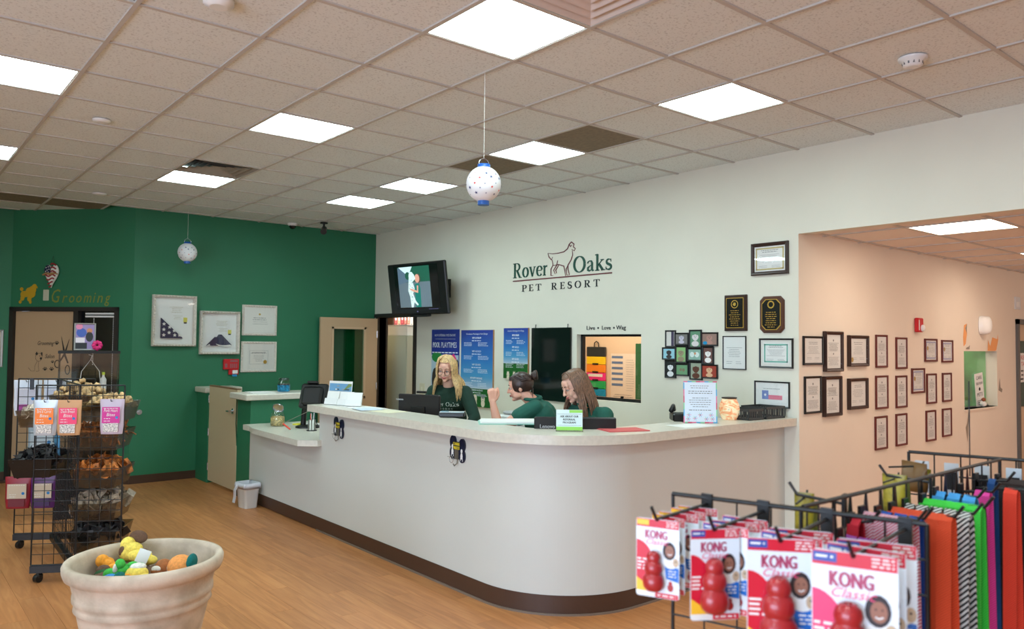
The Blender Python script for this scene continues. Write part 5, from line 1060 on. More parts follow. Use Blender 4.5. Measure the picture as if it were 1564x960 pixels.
# ------------------------------------------------------------------ paper lanterns
def lantern(label, x, y, ztop, zc, r):
    t = thing('paper_lantern', label, 'lantern', (x, y, zc), 0, 'round paper lanterns with stars')
    prof = []; n = 24
    for i in range(n+1):
        a = -PI/2+.32+(PI-.64)*i/n; prof.append((r*math.cos(a)*(1-.012*(i % 2)), r*1.02*math.sin(a)))
    MB().lathe(prof, 32).build('paper_shade', mat('lantern_white', (232, 234, 236), .7), t)
    bl = mat('lantern_blue', (30, 90, 170), .4)
    tc_ = MB().lathe([(r*.36, r*.93), (r*.36, r*1.14), (r*.3, r*1.14), (r*.3, r*.94)], 20).build('top_collar', bl, t); MB().lathe([(r*.33, -r*1.2), (r*.33, -r*.95)], 20, cap=True).build('bottom_collar', bl, t)
    MB().tube([(r*.36*math.cos(a), 0, r*1.12+r*.36*math.sin(a)) for a in [PI*i/10 for i in range(11)]], .003, 5).build('wire_handle', chrome, tc_)
    MB().tube([(0, 0, r*1.48), (0, 0, ztop-zc)], .0015, 4).build('string', mat('string', (222, 222, 216), .7), t)
    rs = random.Random(3); cs = ('navy', 'red', 'small'); b = [MB(), MB()]
    k = 0
    for zi, zz in enumerate((-.66, -.36, -.08, .22, .5)):
        nn = 9
        for q in range(nn):
            a = 2*PI*(q+.5*(zi % 2)+rs.uniform(-.15, .15))/nn; z_ = zz+rs.uniform(-.07, .07); rr_ = math.sqrt(1-z_*z_); sz = rs.choice((.055, .085, .11)); ci = rs.choice((0, 0, 1))
            n3 = Vector((rr_*math.cos(a), rr_*math.sin(a), z_)); ux = Vector((-math.sin(a), math.cos(a), 0)); uz = n3.cross(ux)
            P = [tuple((n3*1.008+(ux*math.cos(PI/2+PI*i/5)+uz*math.sin(PI/2+PI*i/5))*(sz if i % 2 == 0 else sz*.42))*r*1.0) for i in range(10)]
            b[ci].add(P, [tuple(range(10))])
    b[0].build('printed_stars', mat('star_navy', (60, 72, 120), .6), t); b[1].build('printed_stars', mat('star_red', (226, 84, 70), .6), t)
lantern('larger white paper lantern with blue collars hanging near the middle of the room', 2.755, 3.60, HC, 2.665, .103)
lantern('smaller, farther white paper lantern hanging before the green wall', 2.95, 9.75, HC, 2.80, .112)
# ------------------------------------------------------------------ planter full of plush toys
PC = Vector((1.135, 4.31, 0))
pt = thing('toy_planter', 'large round sand-coloured planter pot holding plush dog toys', 'planter', PC)
stone = mat('planter_sand', (188, 170, 148), .75, noise=(7, .08, (208, 190, 170)), bump=(60, .12))
MB().lathe([(r*.925, z) for r, z in ((.001, .0), (.24, 0), (.25, .01), (.33, .36), (.335, .385), (.35, .395), (.345, .415), (.345, .43), (.357, .44), (.357, .465), (.352, .475), (.368, .535), (.375, .545), (.398, .555), (.408, .58), (.41, .605), (.402, .62), (.388, .625), (.372, .62), (.362, .60), (.352, .5), (.342, .46), (.001, .46))], 56).build('pot_body', stone, pt)
fr_, rt_ = Vector((.638, .77, 0)), Vector((.77, -.638, 0))
def P_(a, b, z): return PC+rt_*a*1.02+fr_*(b*1.1+.0)+Vector((0, 0, z+.035))
def plush(name, label, a, b, z, rz, parts, cat='toy'):
    t = thing(name, label, cat, P_(a, b, z), rz, 'plush toys in the planter'); t.scale = (1.12, 1.12, 1.2)
    by = {}
    for nm, m, items in parts:
        bb_ = MB()
        for (x, y, zz, rx, ry, rz_) in items:
            bb_.at((x, y, zz), (0, 0, 0), (rx, ry, rz_)); bb_.lathe([(math.sin(PI*i/9), -math.cos(PI*i/9)) for i in range(10)], 14)
        bb_.build(nm, m, t)
    return t
def pm_(n, c): return mat('plush_'+n, c, .95, bump=(350, .5), noise=(90, .06))
yel, brn, orn, grn, tea, wht, pnk, blu = pm_('yellow', (240, 214, 96)), pm_('brown', (104, 76, 58)), pm_('orange', (240, 158, 50)), pm_('green', (70, 180, 72)), pm_('teal', (0, 104, 100)), pm_('white', (230, 226, 216)), pm_('pink', (236, 130, 120)), pm_('blue', (60, 140, 206))
CA = math.atan2(-.638, .77)
plush('plush_dog', 'yellow plush toy with brown ears, highest in the left of the planter', -.15, .2, .545, CA, [('body', yel, [(-.03, 0, .0, .05, .05, .04), (.03, -.03, -.005, .06, .04, .028), (-.04, 0, .035, .035, .035, .035), (.08, -.05, -.02, .045, .035, .022), (-.015, -.01, .02, .05, .035, .03)]), ('ear', brn, [(.0, .02, .065, .045, .012, .03), (-.05, -.03, .01, .02, .014, .026), (.055, -.03, .01, .02, .015, .014)])])
plush('plush_bone', 'orange plush bone lying lowest at the left of the planter', -.225, .07, .52, CA-.3, [('body', orn, [(-.035, 0, .012, .03, .03, .028), (-.03, .03, -.005, .028, .028, .026), (.0, 0, 0, .04, .022, .022), (.045, -.01, -.01, .035, .02, .02), (.075, -.02, -.015, .026, .024, .024)])])
plush('plush_frog', 'bright green plush frog with a white band in the planter', -.10, -.03, .525, CA, [('body', grn, [(0, 0, 0, .045, .035, .026), (-.035, -.03, -.01, .035, .025, .024), (.0, -.02, .03, .022, .02, .022), (.045, .01, .015, .028, .022, .018), (.075, .02, .01, .022, .02, .016)]), ('band', wht, [(-.015, -.03, .012, .01, .02, .022)])])
plush('plush_ball', 'blue and dark green plush peeking over the near rim of the planter', -.09, -.13, .505, CA, [('body', blu, [(-.01, 0, 0, .04, .03, .026)]), ('patch', tea, [(.03, 0, .012, .026, .028, .022), (.055, 0, .01, .03, .02, .012)])])
plush('plush_duck', 'yellow and white plush toy in the middle of the planter', .0, -.08, .525, CA, [('body', yel, [(0, 0, 0, .05, .04, .03), (.04, -.02, -.014, .03, .026, .02)]), ('white_top', wht, [(0, .01, .024, .036, .03, .016)]), ('orange_foot', orn, [(-.03, -.04, -.008, .03, .02, .016), (.02, -.05, -.012, .03, .02, .014)])])
plush('plush_bear', 'brown plush with cream fringe beside the large orange ball', .085, .02, .525, CA, [('body', pm_('tan', (164, 100, 56)), [(0, 0, 0, .04, .035, .035), (-.02, -.02, -.01, .03, .03, .02)]), ('fringe', wht, [(-.02, -.035, .0, .022, .012, .014), (.035, -.02, .0, .012, .014, .022)])])
plush('plush_pig', 'small pink plush low in front of the brown one', .09, -.12, .51, CA, [('body', pnk, [(0, 0, 0, .032, .028, .02)])])
plush('plush_ball', 'large orange plush ball with teal frill at the right of the planter', .18, -.0, .535, CA, [('body', pm_('apricot', (238, 156, 84)), [(0, 0, 0, .06, .055, .05)]), ('frill', tea, [(.05, 0, .02, .02, .045, .035), (.062, -.01, -.01, .014, .035, .03)]), ('yellow_tab', yel, [(.078, -.01, -.012, .02, .03, .016)])])
plush('plush_lime', 'dark and green plush under the orange bone in the planter', -.2, -.0, .49, CA, [('body', pm_('dkgreen', (40, 84, 44)), [(0, 0, 0, .05, .04, .025)]), ('brown_patch', brn, [(-.02, .02, .015, .03, .03, .02)])])
plush('plush_blanket', 'dark brown plush heap at the bottom behind the other toys', .0, .1, .455, CA, [('body', brn, [(-.12, .0, -.0, .12, .1, .05), (.06, -.0, .0, .14, .12, .05), (.02, -.15, .0, .2, .1, .045), (.17, -.1, .0, .1, .1, .05), (-.15, -.12, 0, .1, .1, .05)])])
t = thing('care_tag', 'white card tag sticking up between the plush toys', 'tag', P_(-.065, .1, .55), CA+.3); MB().at((0, 0, 0), (-.3, .4, 0)).box(-.03, 0, -.03, .03, .002, .04).build('card', paper, t)

# ------------------------------------------------------------------ wire grid display racks
def grid_mb(A, B, z0, z1, sp=.0762, r=.0026, rf=.0055):
    b = MB(); A = Vector((A[0], A[1], 0)); B = Vector((B[0], B[1], 0)); L = (B-A).length; d = (B-A)/L; n = round(L/sp); m = round((z1-z0)/sp)
    for i in range(n+1):
        p = A+d*(L*i/n); b.tube([(p.x, p.y, z0), (p.x, p.y, z1)], rf if i in (0, n) else r, 4, 0, True)
    for j in range(m+1):
        z = z0+(z1-z0)*j/m; off = Vector((d.y, -d.x, 0))*.004; a = A+off; c = B+off; b.tube([(a.x, a.y, z), (c.x, c.y, z)], rf if j in (0, m) else r, 4, 0, True)
    return b
def bar_box(b, A, B, z0, z1, t):
    A = Vector((A[0], A[1], 0)); B = Vector((B[0], B[1], 0)); d = (B-A).normalized(); n = Vector((-d.y, d.x, 0))*t/2
    P = [A-n, B-n, B+n, A+n]; b.loft([[(p.x, p.y, z0) for p in P], [(p.x, p.y, z1) for p in P]], 0, False, True)
def castor(par, x, y, origin):
    b = MB(); b.cyl(x, y, .05, .075, .012, 8); b.at((x, y, .03), (PI/2, 0, .6)); b.cyl(0, 0, -.016, .016, .03, 14); b.at(); b.at((x, y, .035), (0, 0, .6)); b.bbox(.008, 0, .01, .05, .04, .03, .008); return b.build('castor', blackp, par, (-origin[0], -origin[1], 0))
def rack(name, label, panels, bases, casts, origin):
    t = thing(name, label, 'display rack', (origin[0], origin[1], 0))
    for A, B, z0, z1 in panels: grid_mb(A, B, z0, z1).build('grid_panel', blackm, t, (-origin[0], -origin[1], 0))
    for A, B in bases: b = MB(); bar_box(b, A, B, .068, .118, .045); b.build('base_bar', blackm, t, (-origin[0], -origin[1], 0))
    for x, y in casts: castor(t, x, y, origin)
    return t
LA, LB, LC, LD = (.944, 6.493), (1.461, 6.204), (.98, 7.63), (1.497, 7.341); LM = (1.2, 6.35); LN = (1.235, 7.49)
lr = rack('wire_grid_rack', 'black rolling wire grid rack of dog chews at the left', [(LA, LB, .12, 1.40), (LC, LD, .12, 1.40), ((LM[0], LM[1]+.03), (LN[0], LN[1]-.03), .12, 1.40)], [(LA, LB), (LC, LD), ((LM[0], LM[1]+.03), (LN[0], LN[1]-.03))], [(.985, 6.46), (1.43, 6.225), (1.02, 7.6), (1.46, 7.365)], LM)
def tray(label, cx, cy, z, w, d, h, m, rz):
    b = MB()
    q = lambda k, zz: [(-w/2*k, -d/2*k, zz), (w/2*k, -d/2*k, zz), (w/2*k, d/2*k, zz), (-w/2*k, d/2*k, zz)]
    b.loft([q(.8, .0), q(1, h), q(.97, h), q(.77, .006)], 0, False, False); b.add(q(.8, 0), [(0, 1, 2, 3)])
    o = b.build('bin_tray', m, loc=(cx, cy, z), rz=rz); return tag(o, label, 'bin', 'bins hooked on the wire rack')
def heap(name, label, cx, cy, z, w, d, n, m, sz, rz, kind='chunk', peak=.08, seed=1, cat='dog chews'):
    R = random.Random(seed); b = MB()
    for k in range(n):
        u, v = R.uniform(-1, 1), R.uniform(-1, 1); q = max(0, 1-(u*u+v*v)*.6); zz = peak*q*R.uniform(.3, 1)
        s = sz*R.uniform(.7, 1.3); ca, sa = math.cos(rz), math.sin(rz); x, y = u*w/2*.9, v*d/2*.9
        b.at((x*ca-y*sa, x*sa+y*ca, zz), (R.uniform(0, 3), R.uniform(0, 3), R.uniform(0, 6)))
        if kind == 'chunk': b.lathe([(.001, -s*.5), (s*.42, -s*.3), (s*.3, 0), (s*.45, s*.3), (.001, s*.5)], 7, 0, True)
        elif kind == 'stick': b.tube([(-s*1.6, 0, 0), (-s*.5, s*.25*R.uniform(-1, 1), s*.2), (s*.6, s*.2*R.uniform(-1, 1), 0), (s*1.7, 0, s*.25)], s*.16, 5)
        else: b.ribbon([(-s, 0, 0), (-s*.3, 0, s*.5), (s*.4, s*.2, s*.2), (s, 0, s*.6)], (0, 1, .3), s*.9, .003)
    o = b.build(name, m, loc=(cx, cy, z)); tag(o, label, cat, None, 'stuff'); return o
raw = mat('rawhide', (190, 156, 110), .7, noise=(25, .25), bump=(50, .3)); blk = mat('black_chew', (34, 32, 34), .45, noise=(40, .3)); brw = mat('brown_stick', (150, 92, 48), .7, noise=(40, .3)); gry = mat('grey_chew', (150, 134, 116), .7, noise=(40, .2)); multi = mat('mixed_chew', (200, 184, 168), .6, noise=(60, .3))
cgrey = glassmat('tray_plastic', (206, 204, 198), .15, .2)
RZ = -.51
tray('clear bin of pale rawhide at the top back of the wire rack', 1.33, 7.02, 1.16, .34, .40, .14, cgrey, RZ); heap('rawhide_heap', 'pale knotted rawhide chews heaped highest on the rack, behind and left', 1.33, 7.02, 1.26, .34, .38, 90, raw, .05, RZ, 'chunk', .15, 2)
tray('clear bin of rawhide knots at the top front right of the wire rack', 1.45, 6.58, 1.12, .34, .36, .14, cgrey, RZ); heap('rawhide_heap', 'pale rawhide knots in the nearer top bin right of the wire rack centre', 1.45, 6.58, 1.22, .32, .34, 80, raw, .05, RZ, 'chunk', .10, 3)
for (z, h, m, k, s, l, sd) in ((.90, .14, brw, 'stick', .05, 'brown twig chews in the bin below the magenta bag', 4), (.62, .14, mat('orange_strip', (176, 104, 44), .6, noise=(30, .3)), 'strip', .05, 'orange-brown jerky strips in the third bin down on the right', 5), (.37, .14, gry, 'strip', .06, 'grey-beige curled chews in the fourth bin down on the right', 6), (.14, .16, blk, 'strip', .06, 'black crinkled chews in the lowest bin on the right', 7)):
    tray('clear bin holding the '+l.split(' in the')[0].split(' in ')[0]+' on the wire rack', 1.43, 6.66, z, .34, .44, h, cgrey, RZ); heap('chew_heap', l, 1.43, 6.66, z+h-.03, .31, .40, 80, m, s, RZ, k, .08, sd)
tray('small upper bin at the left of the wire rack with mixed chews', 1.07, 7.02, 1.06, .24, .40, .13, cgrey, RZ); heap('chew_heap', 'pale mixed chews in the upper left bin of the wire rack', 1.07, 7.02, 1.16, .20, .34, 40, multi, .05, RZ, 'strip', .06, 8)
tray('black bin of black chews at the left of the wire rack', 1.06, 6.92, .70, .30, .46, .14, blackp, RZ); heap('chew_heap', 'glossy black twisted chews heaped in the lower left bin', 1.06, 6.92, .81, .28, .44, 100, blk, .045, RZ, 'strip', .09, 9)
# a bag of treats
def pouch(label, x, y, ztop, rz, w, h, body, lab, win=None, txt=None, group='hanging treat bags', name='treat_bag', low=None):
    t = thing(name, label, 'bag', (x, y, ztop), rz, group)
    b = MB(); R_ = []
    for z, kx, ky in ((0, 1, .1), (-.02, 1, .25), (-h*.3, .96, .8), (-h*.75, .97, 1.3), (-h*.95, .9, 1.5), (-h, .88, 1.2)):
        R_.append([(w/2*kx*math.cos(a), .02*ky*math.sin(a), z) for a in [2*PI*i/16 for i in range(16)]])
    b.loft(R_, 0, True, True); b.build('pouch_body', body, t)
    b = MB(); b.rect(-w*.36, -h*.68, w*.36, -h*.22, -.03, 0)
    if txt:
        for k, s in enumerate(txt): b.text(s, 0, -h*(.36+.12*k), h*.09, -.031, 1, w*.56 if len(s) > 5 else w*.34, italic=.2)
    b.lines(-w*.3, w*.3, -h*.26, -h*.27, 1, -.031, 1, .004, .1); b.lines(-w*.3, 0, -h*.55, -h*.62, 2, -.031, 1, .004, .2); b.disc(w*.24, -h*.52, w*.06, -.031, 2, 10)
    b.build('printed_label', [lab, paper, blu], t)
    if win: MB().rect(-w*.3, -h*.93, w*.3, -h*.68, -.0335).build('window', win, t)
    MB().tube([(0, .10, -.012), (0, -.03, -.014), (0, -.04, .0)], .003, 5).build('hook_wire', blackm, t)
    return t
silv = mat('bag_silver', (196, 204, 214), .35, .3); krf = mat('bag_kraft', (206, 156, 112), .6); lil = mat('bag_lilac', (196, 180, 196), .4); wbag = mat('bag_white', (218, 224, 236), .4)
winm = mat('bag_window', (170, 160, 150), .3, noise=(120, .4)); CLN = Vector((-.488, -.873, 0))
def onnear(f): p = Vector((LA[0], LA[1], 0)).lerp(Vector((LB[0], LB[1], 0)), f)+CLN*.075; return p.x, p.y
pouch('silver treat bag with an orange label, leftmost of the three bags in front', *onnear(.16), 1.30, RZ, .165, .25, silv, mat('lab_orange', (246, 124, 30), .5), winm, ('Bird & Carrot', 'Bites'))
pouch('kraft treat bag with a pink label, middle of the three bags in front', *onnear(.42), 1.30, RZ, .165, .25, krf, mat('lab_pink', (240, 60, 110), .5), winm, ('Duck Breast', 'Bites'))
pouch('lilac treat bag with a magenta label, rightmost of the three bags in front', *onnear(.90), 1.305, RZ, .165, .25, lil, mat('lab_magenta', (206, 30, 140), .5), winm, ('Pork Heart', 'Bites'))
def onfar(f, k): p = Vector((LC[0], LC[1], 0)).lerp(Vector((LD[0], LD[1], 0)), f)-CLN*k; return p.x, p.y
lpur = mat('lab_purple', (170, 60, 150), .5)
pouch('white treat bag with a purple foot hanging at the far top left of the rack', *onfar(.06, .09), 1.385, RZ, .22, .30, wbag, mat('lab_pale', (206, 206, 220), .5), lpur)
pouch('white treat bag second from the left on the far top of the rack', *onfar(.45, .09), 1.385, RZ, .22, .30, wbag, mat('lab_pale2', (190, 196, 214), .5), mat('lab_black', (30, 30, 34), .5))
pouch('pale blue-grey bag hanging at mid height behind the left bins', *onfar(.28, .09), 1.03, RZ, .24, .32, mat('bag_bluegrey', (150, 166, 176), .4), mat('lab_grey', (176, 190, 196), .5), None)
pouch('red and cream treat bag hanging low at the far left of the rack', *onfar(.08, -.06), .60, RZ, .2, .26, mat('bag_red', (150, 30, 46), .4), mat('lab_cream', (206, 186, 160), .5), mat('bag_darkred', (110, 20, 34), .5))
pouch('purple and cream treat bag hanging low, right of the red one', *onfar(.40, -.06), .60, RZ, .2, .26, mat('bag_purple', (90, 36, 100), .4), mat('lab_cream', (206, 186, 160), .5), mat('bag_darkpurple', (60, 24, 80), .5))
pouch('blue treat bag seen through the cross panel of the wire rack', 1.16, 6.95, 1.0, -PI/2, .2, .3, mat('bag_blue', (90, 150, 190), .4), mat('lab_white', (210, 220, 226), .5), None)
t = thing('price_flag', 'black hanging bracket on the far grid top left of the rack', 'bracket', (1.07, 7.58, 1.40), RZ); MB().box(-.015, -.01, -.09, .015, .0, .005).build('bracket_plate', blackm, t)
t = thing('price_flag', 'second black hanging bracket on the far grid, between the white bags', 'bracket', (1.26, 7.47, 1.40), RZ); MB().box(-.015, -.01, -.09, .015, .0, .005).build('bracket_plate', blackm, t)

# ------------------------------------------------------------------ right foreground rack
RA, RB, RC, RD = (1.566, 1.2515), (1.727, .711), (1.66, .97), (2.956, .973)
fe = (.161/2, -.54/2); RE = (RD[0]-fe[0], RD[1]-fe[1]); RF_ = (RD[0]+fe[0], RD[1]+fe[1])
rr_ = rack('wire_grid_rack', 'black wire grid rack of leashes and toy packs in the right foreground', [(RA, RB, .10, 1.36), ((RC[0]+.02, RC[1]), (RD[0]-.02, RD[1]), .10, 1.36), (RE, RF_, .10, 1.36)], [(RA, RB), ((RC[0]+.04, RC[1]), (RD[0]-.04, RD[1])), (RE, RF_)], [(RA[0], RA[1]-.04), (RB[0], RB[1]+.04), (RE[0], RE[1]-.04), (RF_[0], RF_[1]+.04)], RC)
def hook(p0, d, L, tip=.035, rise=.0, br=True):   # peg with an upturned tip and a clip plate
    p0 = Vector(p0)-Vector((RC[0], RC[1], 0)); d = Vector(d).normalized(); b = MB()
    b.tube([p0, p0+d*L*.5+Vector((0, 0, rise*.5)), p0+d*L+Vector((0, 0, rise)), p0+d*(L+tip*.7)+Vector((0, 0, rise+tip))], .0042, 6)
    n = Vector((-d.y, d.x, 0)); q = p0+Vector((0, 0, -.02))
    P = [q-n*.014, q+n*.014, q+n*.014+d*.008, q-n*.014+d*.008]; b.loft([[(v.x, v.y, v.z-.035) for v in P], [(v.x, v.y, v.z+.045) for v in P]], 0, False, True)
    return b.build('peg_hook', blackm, rr_)
# rubber toy packs
RN = Vector((-.958, -.286, 0)); kred = mat('rubber_red', (166, 34, 38), .32, coat=.25); khead = mat('card_red', (206, 22, 52), .35, coat=.3); kpink = mat('card_pink', (226, 60, 110), .35); kwhite = mat('card_white', (222, 230, 236), .3, coat=.4)
kmar = mat('card_maroon', (176, 70, 104), .4); kblue = mat('card_blue', (24, 104, 190), .35); kyel = mat('card_yellow', (244, 190, 50), .4); knav = mat('card_navy', (54, 80, 160), .4); skin_b = mat('photo_skin', (150, 100, 80), .5); hair_b = mat('photo_hair', (40, 30, 32), .5)
def pack_proto(kind):
    t = bpy.data.objects.new('toy_pack', None); t.empty_display_size = .03; COL.objects.link(t)
    w, h = 1.0, 1.75    # unit width; hangs down from z=0 (hook hole)
    z1 = .12; z0 = z1-h
    def rrect(k=.06): 
        P = []
        for (cx, cz, a0) in ((w/2-k, z1-k, 0), (-w/2+k, z1-k, 90), (-w/2+k, z0+k, 180), (w/2-k, z0+k, 270)):
            P += [(cx+k*math.cos(math.radians(a0+30*i)), cz+k*math.sin(math.radians(a0+30*i))) for i in range(4)]
        return P
    P = rrect(); MB().loft([[(p[0], .006, p[1]) for p in P], [(p[0], -.006, p[1]) for p in P]], 0, False, True).build('card', kwhite, t)
    b = MB(); y = -.009
    b.rect(-w/2+.01, z1-.19, w/2-.01, z1-.01, y, 0); b.rect(-w/2+.02, z1-.15, -w/2+.3, z1-.03, y-.002, 1 if kind == 0 else 2); b.lines(w*.2, w*.46, z1-.05, z1-.14, 3, y-.002, 3, .02, .1)
    if kind: b.lines(-w/2+.05, -w/2+.26, z1-.085, z1-.085, 1, y-.003, 3, .03, 0)
    cv = [(-w/2+.01, z0+.12)]+[(-w/2+.01+.46*math.sin(math.radians(a)), z0+.5+.76*math.cos(math.radians(a))) for a in range(0, 100, 10)]+[(-.0, z0+.12)]; cv = [cv[0]]+cv[1:]
    b.poly(cv, y, 4 if kind == 2 else 0); b.lines(-w*.47, -w*.22, z1-.92, z1-1.14, 4, y-.002, 3, .035, .25, False)
    b.poly([(-w/2+.01, z0+.12), (-.05, z0+.12), (-.2, z0+.22), (-w/2+.01, z0+.42)], y-.002, 1); b.rect(-w/2+.02, z0+.02, -.05, z0+.12, y-.003, 3); b.rect(-.05, z0+.01, w/2-.02, z0+.12, y-.003, 0); b.lines(.0, w*.42, z0+.065, z0+.065, 1, y-.004, 3, .03, 0)
    b.poly([(w*.16, z1-1.0), (w/2-.01, z1-1.04), (w/2-.01, z1-1.36), (w*.2, z1-1.3)], y, 5); b.lines(w*.24, w*.44, z1-1.12, z1-1.24, 3, y-.002, 3, .022, .2)
    b.disc(w*.3, z0+.26, .07, y-.001, 6, 12, .09); b.disc(w*.3, z0+.36, .045, y-.0015, 6)
    b.disc(w*.27, z1-.68, .15, y-.001, 7, 14, .2); b.disc(w*.28, z1-.69, .1, y-.003, 8, 14, .135); b.stroke([(w*.24, z1-.75), (w*.28, z1-.77), (w*.33, z1-.745)], .018, y-.005, 3); b.disc(w*.245, z1-.66, .013, y-.005, 7, 6); b.disc(w*.32, z1-.66, .013, y-.005, 7, 6); b.disc(w*.3, z1-.94, .17, y-.0005, 3, 12, .13); b.disc(w*.42, z1-.92, .07, y-.004, 9, 10, .1); b.disc(w*.42, z1-.9, .018, y-.006, 7, 6)
    b.build('print', [khead, kyel, knav, paper, kpink, kblue, kred, hair_b, skin_b, mat('photo_dog', (196, 170, 140), .5)], t)
    b = MB(); b.text('KONG', -.03, z1-.44, .19, y-.002, 0, .5, bold=.012); b.build('brand_lettering', kmar, t)
    b = MB(); b.text('Classic', .0, z1-.57, .12, y-.002, 0, .52, italic=.35); b.build('script_lettering', kpink, t)
    zc = z0+.18
    prof = [(.001, 0), (.17, .01), (.235, .08), (.255, .18), (.235, .29), (.185, .355), (.165, .375), (.185, .395), (.215, .47), (.205, .56), (.165, .625), (.14, .64), (.155, .665), (.165, .73), (.145, .80), (.1, .85), (.055, .865), (.05, .84), (.001, .83)]
    ts = (.95, 1.12, 1.06)[kind]; b = MB(); b.at((-.06, -.12, zc), (0, 0, 0), (ts, .85*ts, 1.06*ts)); b.lathe(prof, 24); b.build('rubber_toy', kred, t)
    return t
protos = [pack_proto(0), pack_proto(1), pack_proto(2)]
used_ = [False]*3
def put_pack(kind, pos, face, w, label, hs=1.0):
    o = protos[kind] if not used_[kind] else dup(protos[kind]); used_[kind] = True
    o.name = 'toy_pack'; o.location = pos; o.rotation_euler = (0, 0, face); o.scale = (w, w, w*hs); tag(o, label, 'toy pack', 'red rubber toy packs on the near panel'); return o
F0 = -math.atan2(.958, .286)
cols_ = [(Vector((1.357, 1.13, 1.345)), .098, 0, [.10, -.30, .06, -.2, .12], 'leftmost'), (Vector((1.38, .995, 1.345)), .108, 1, [.72, -.1, .25, -.05], 'second'), (Vector((1.406, .857, 1.345)), .132, 1, [.42, -.12, .2], 'third'), (Vector((1.411, .712, 1.345)), .148, 2, [.1, -.1, .15], 'rightmost')]
base_f = (.16, .40, .65, .93)
ordn = ('front', 'second', 'third', 'fourth', 'rearmost')
for ci, (fp, wd, kd, tw, nm) in enumerate(cols_):
    q = Vector((RA[0], RA[1], 1.345)).lerp(Vector((RB[0], RB[1], 1.345)), base_f[ci]); d = (fp-q); L = d.length
    hook(q, d, L-.0, .03)
    for k, a in enumerate(tw):
        p = fp.lerp(q, .02+.19*k); kk = kd if k == 0 else (0 if ci == 0 else 1)
        put_pack(kk, p+Vector((0, 0, -.012)), F0+a, wd*(1 if k == 0 else .97), 'red rubber toy on a %s card, %s on the %s peg' % ('yellow-tagged' if kk == 0 else ('pink-sided' if kk == 2 else 'blue-tagged'), ordn[k], nm))
# leashes
def braid(name, c1, c2, sc=95, dirn='DIAGONAL'):
    if name in MATS: return MATS[name]
    m = mat(name, c1, .75); N = m.node_tree.nodes; L = m.node_tree.links; tc = N.new('ShaderNodeTexCoord'); wv = N.new('ShaderNodeTexWave'); wv.bands_direction = dirn; wv.inputs['Scale'].default_value = sc; wv.inputs['Distortion'].default_value = 1.0
    L.new(tc.outputs['Object'], wv.inputs[0]); mx = N.new('ShaderNodeMix'); mx.data_type = 'RGBA'; mx.inputs[6].default_value = C4(c1); mx.inputs[7].default_value = C4(c2)
    mr = N.new('ShaderNodeMapRange'); mr.inputs[1].default_value = .4; mr.inputs[2].default_value = .6; L.new(wv.outputs[0], mr.inputs[0]); L.new(mr.outputs[0], mx.inputs[0]); L.new(mx.outputs[2], N['Principled BSDF'].inputs['Base Color'])
    bp = N.new('ShaderNodeBump'); bp.inputs['Strength'].default_value = .5; bp.inputs['Distance'].default_value = .002; L.new(wv.outputs[0], bp.inputs['Height']); L.new(bp.outputs[0], N['Principled BSDF'].inputs['Normal']); return m
LM_ = dict(purple=braid('leash_purple', (104, 70, 190), (76, 50, 150)), magenta=braid('leash_magenta', (176, 60, 150), (90, 40, 120), 110), red=braid('leash_red', (214, 30, 50), (170, 20, 40)), pattern=braid('leash_red_white', (204, 40, 80), (226, 214, 224), 80), blue=braid('leash_blue', (20, 84, 180), (10, 60, 140)),
    orange=braid('leash_orange', (232, 80, 34), (206, 64, 22)), zigzag=braid('leash_black_white', (20, 20, 20), (206, 206, 200), 42), green=braid('leash_green', (70, 220, 70), (40, 180, 50)), sky=braid('leash_light_blue', (80, 170, 230), (50, 130, 200)), pink=braid('leash_pink', (232, 70, 160), (206, 50, 140)),
    vermilion=braid('leash_vermilion', (236, 66, 36), (206, 50, 26)), navy=braid('leash_navy', (0, 70, 130), (0, 50, 100)), black=braid('leash_black', (20, 19, 20), (12, 12, 12)), brown=braid('leash_brown', (58, 38, 34), (40, 28, 26)))
def leash_mb(w, zl, sw, seed):
    R = random.Random(seed); b = MB(); a = .017; P = [(-a-sw*1.2, 0, -zl), (-a-sw, 0, -zl*.6), (-a-sw*.4, 0, -zl*.25), (-a, 0, -.03), (-a*.8, 0, -.008), (0, 0, .005), (a*.8, 0, -.008), (a, 0, -.03), (a+sw*.5, 0, -zl*.25), (a+sw, 0, -zl*.6), (a+sw*1.3, 0, -zl*.97)]
    return b.ribbon(P, (R.uniform(-.2, .2), 1, 0), w, .0045)
rows = [  # colour, x, y from, y to, z, width, count
 ('purple', 1.76, .93, .90, 1.25, .03, 1), ('magenta', 1.84, .93, .83, 1.27, .030, 4), ('red', 1.90, .95, .93, 1.30, .03, 1), ('pattern', 1.955, .94, .845, 1.31, .030, 4), ('blue', 2.04, .94, .865, 1.30, .03, 3), ('orange', 2.12, .95, .825, 1.30, .034, 5), ('zigzag', 2.20, .95, .81, 1.30, .03, 5), ('green', 2.315, .95, .825, 1.30, .034, 5), ('sky', 2.40, .95, .87, 1.31, .032, 3), ('pink', 2.58, .90, .895, 1.30, .040, 1), ('navy', 2.70, .915, .895, 1.32, .02, 1), ('vermilion', 2.69, .86, .84, 1.30, .036, 1), ('black', 2.50, .94, .885, 1.27, .03, 3), ('black', 2.79, .92, .82, 1.29, .03, 4), ('brown', 2.88, .94, .80, 1.30, .034, 5)]
cname = dict(purple='purple', magenta='magenta and violet flecked', red='plain red', pattern='red and white patterned', blue='royal blue', orange='orange', zigzag='black and white striped', green='bright green', sky='light blue', pink='hot pink', navy='narrow navy blue', vermilion='orange-red', black='black', brown='dark brown')
first_ = {}
seed = 0
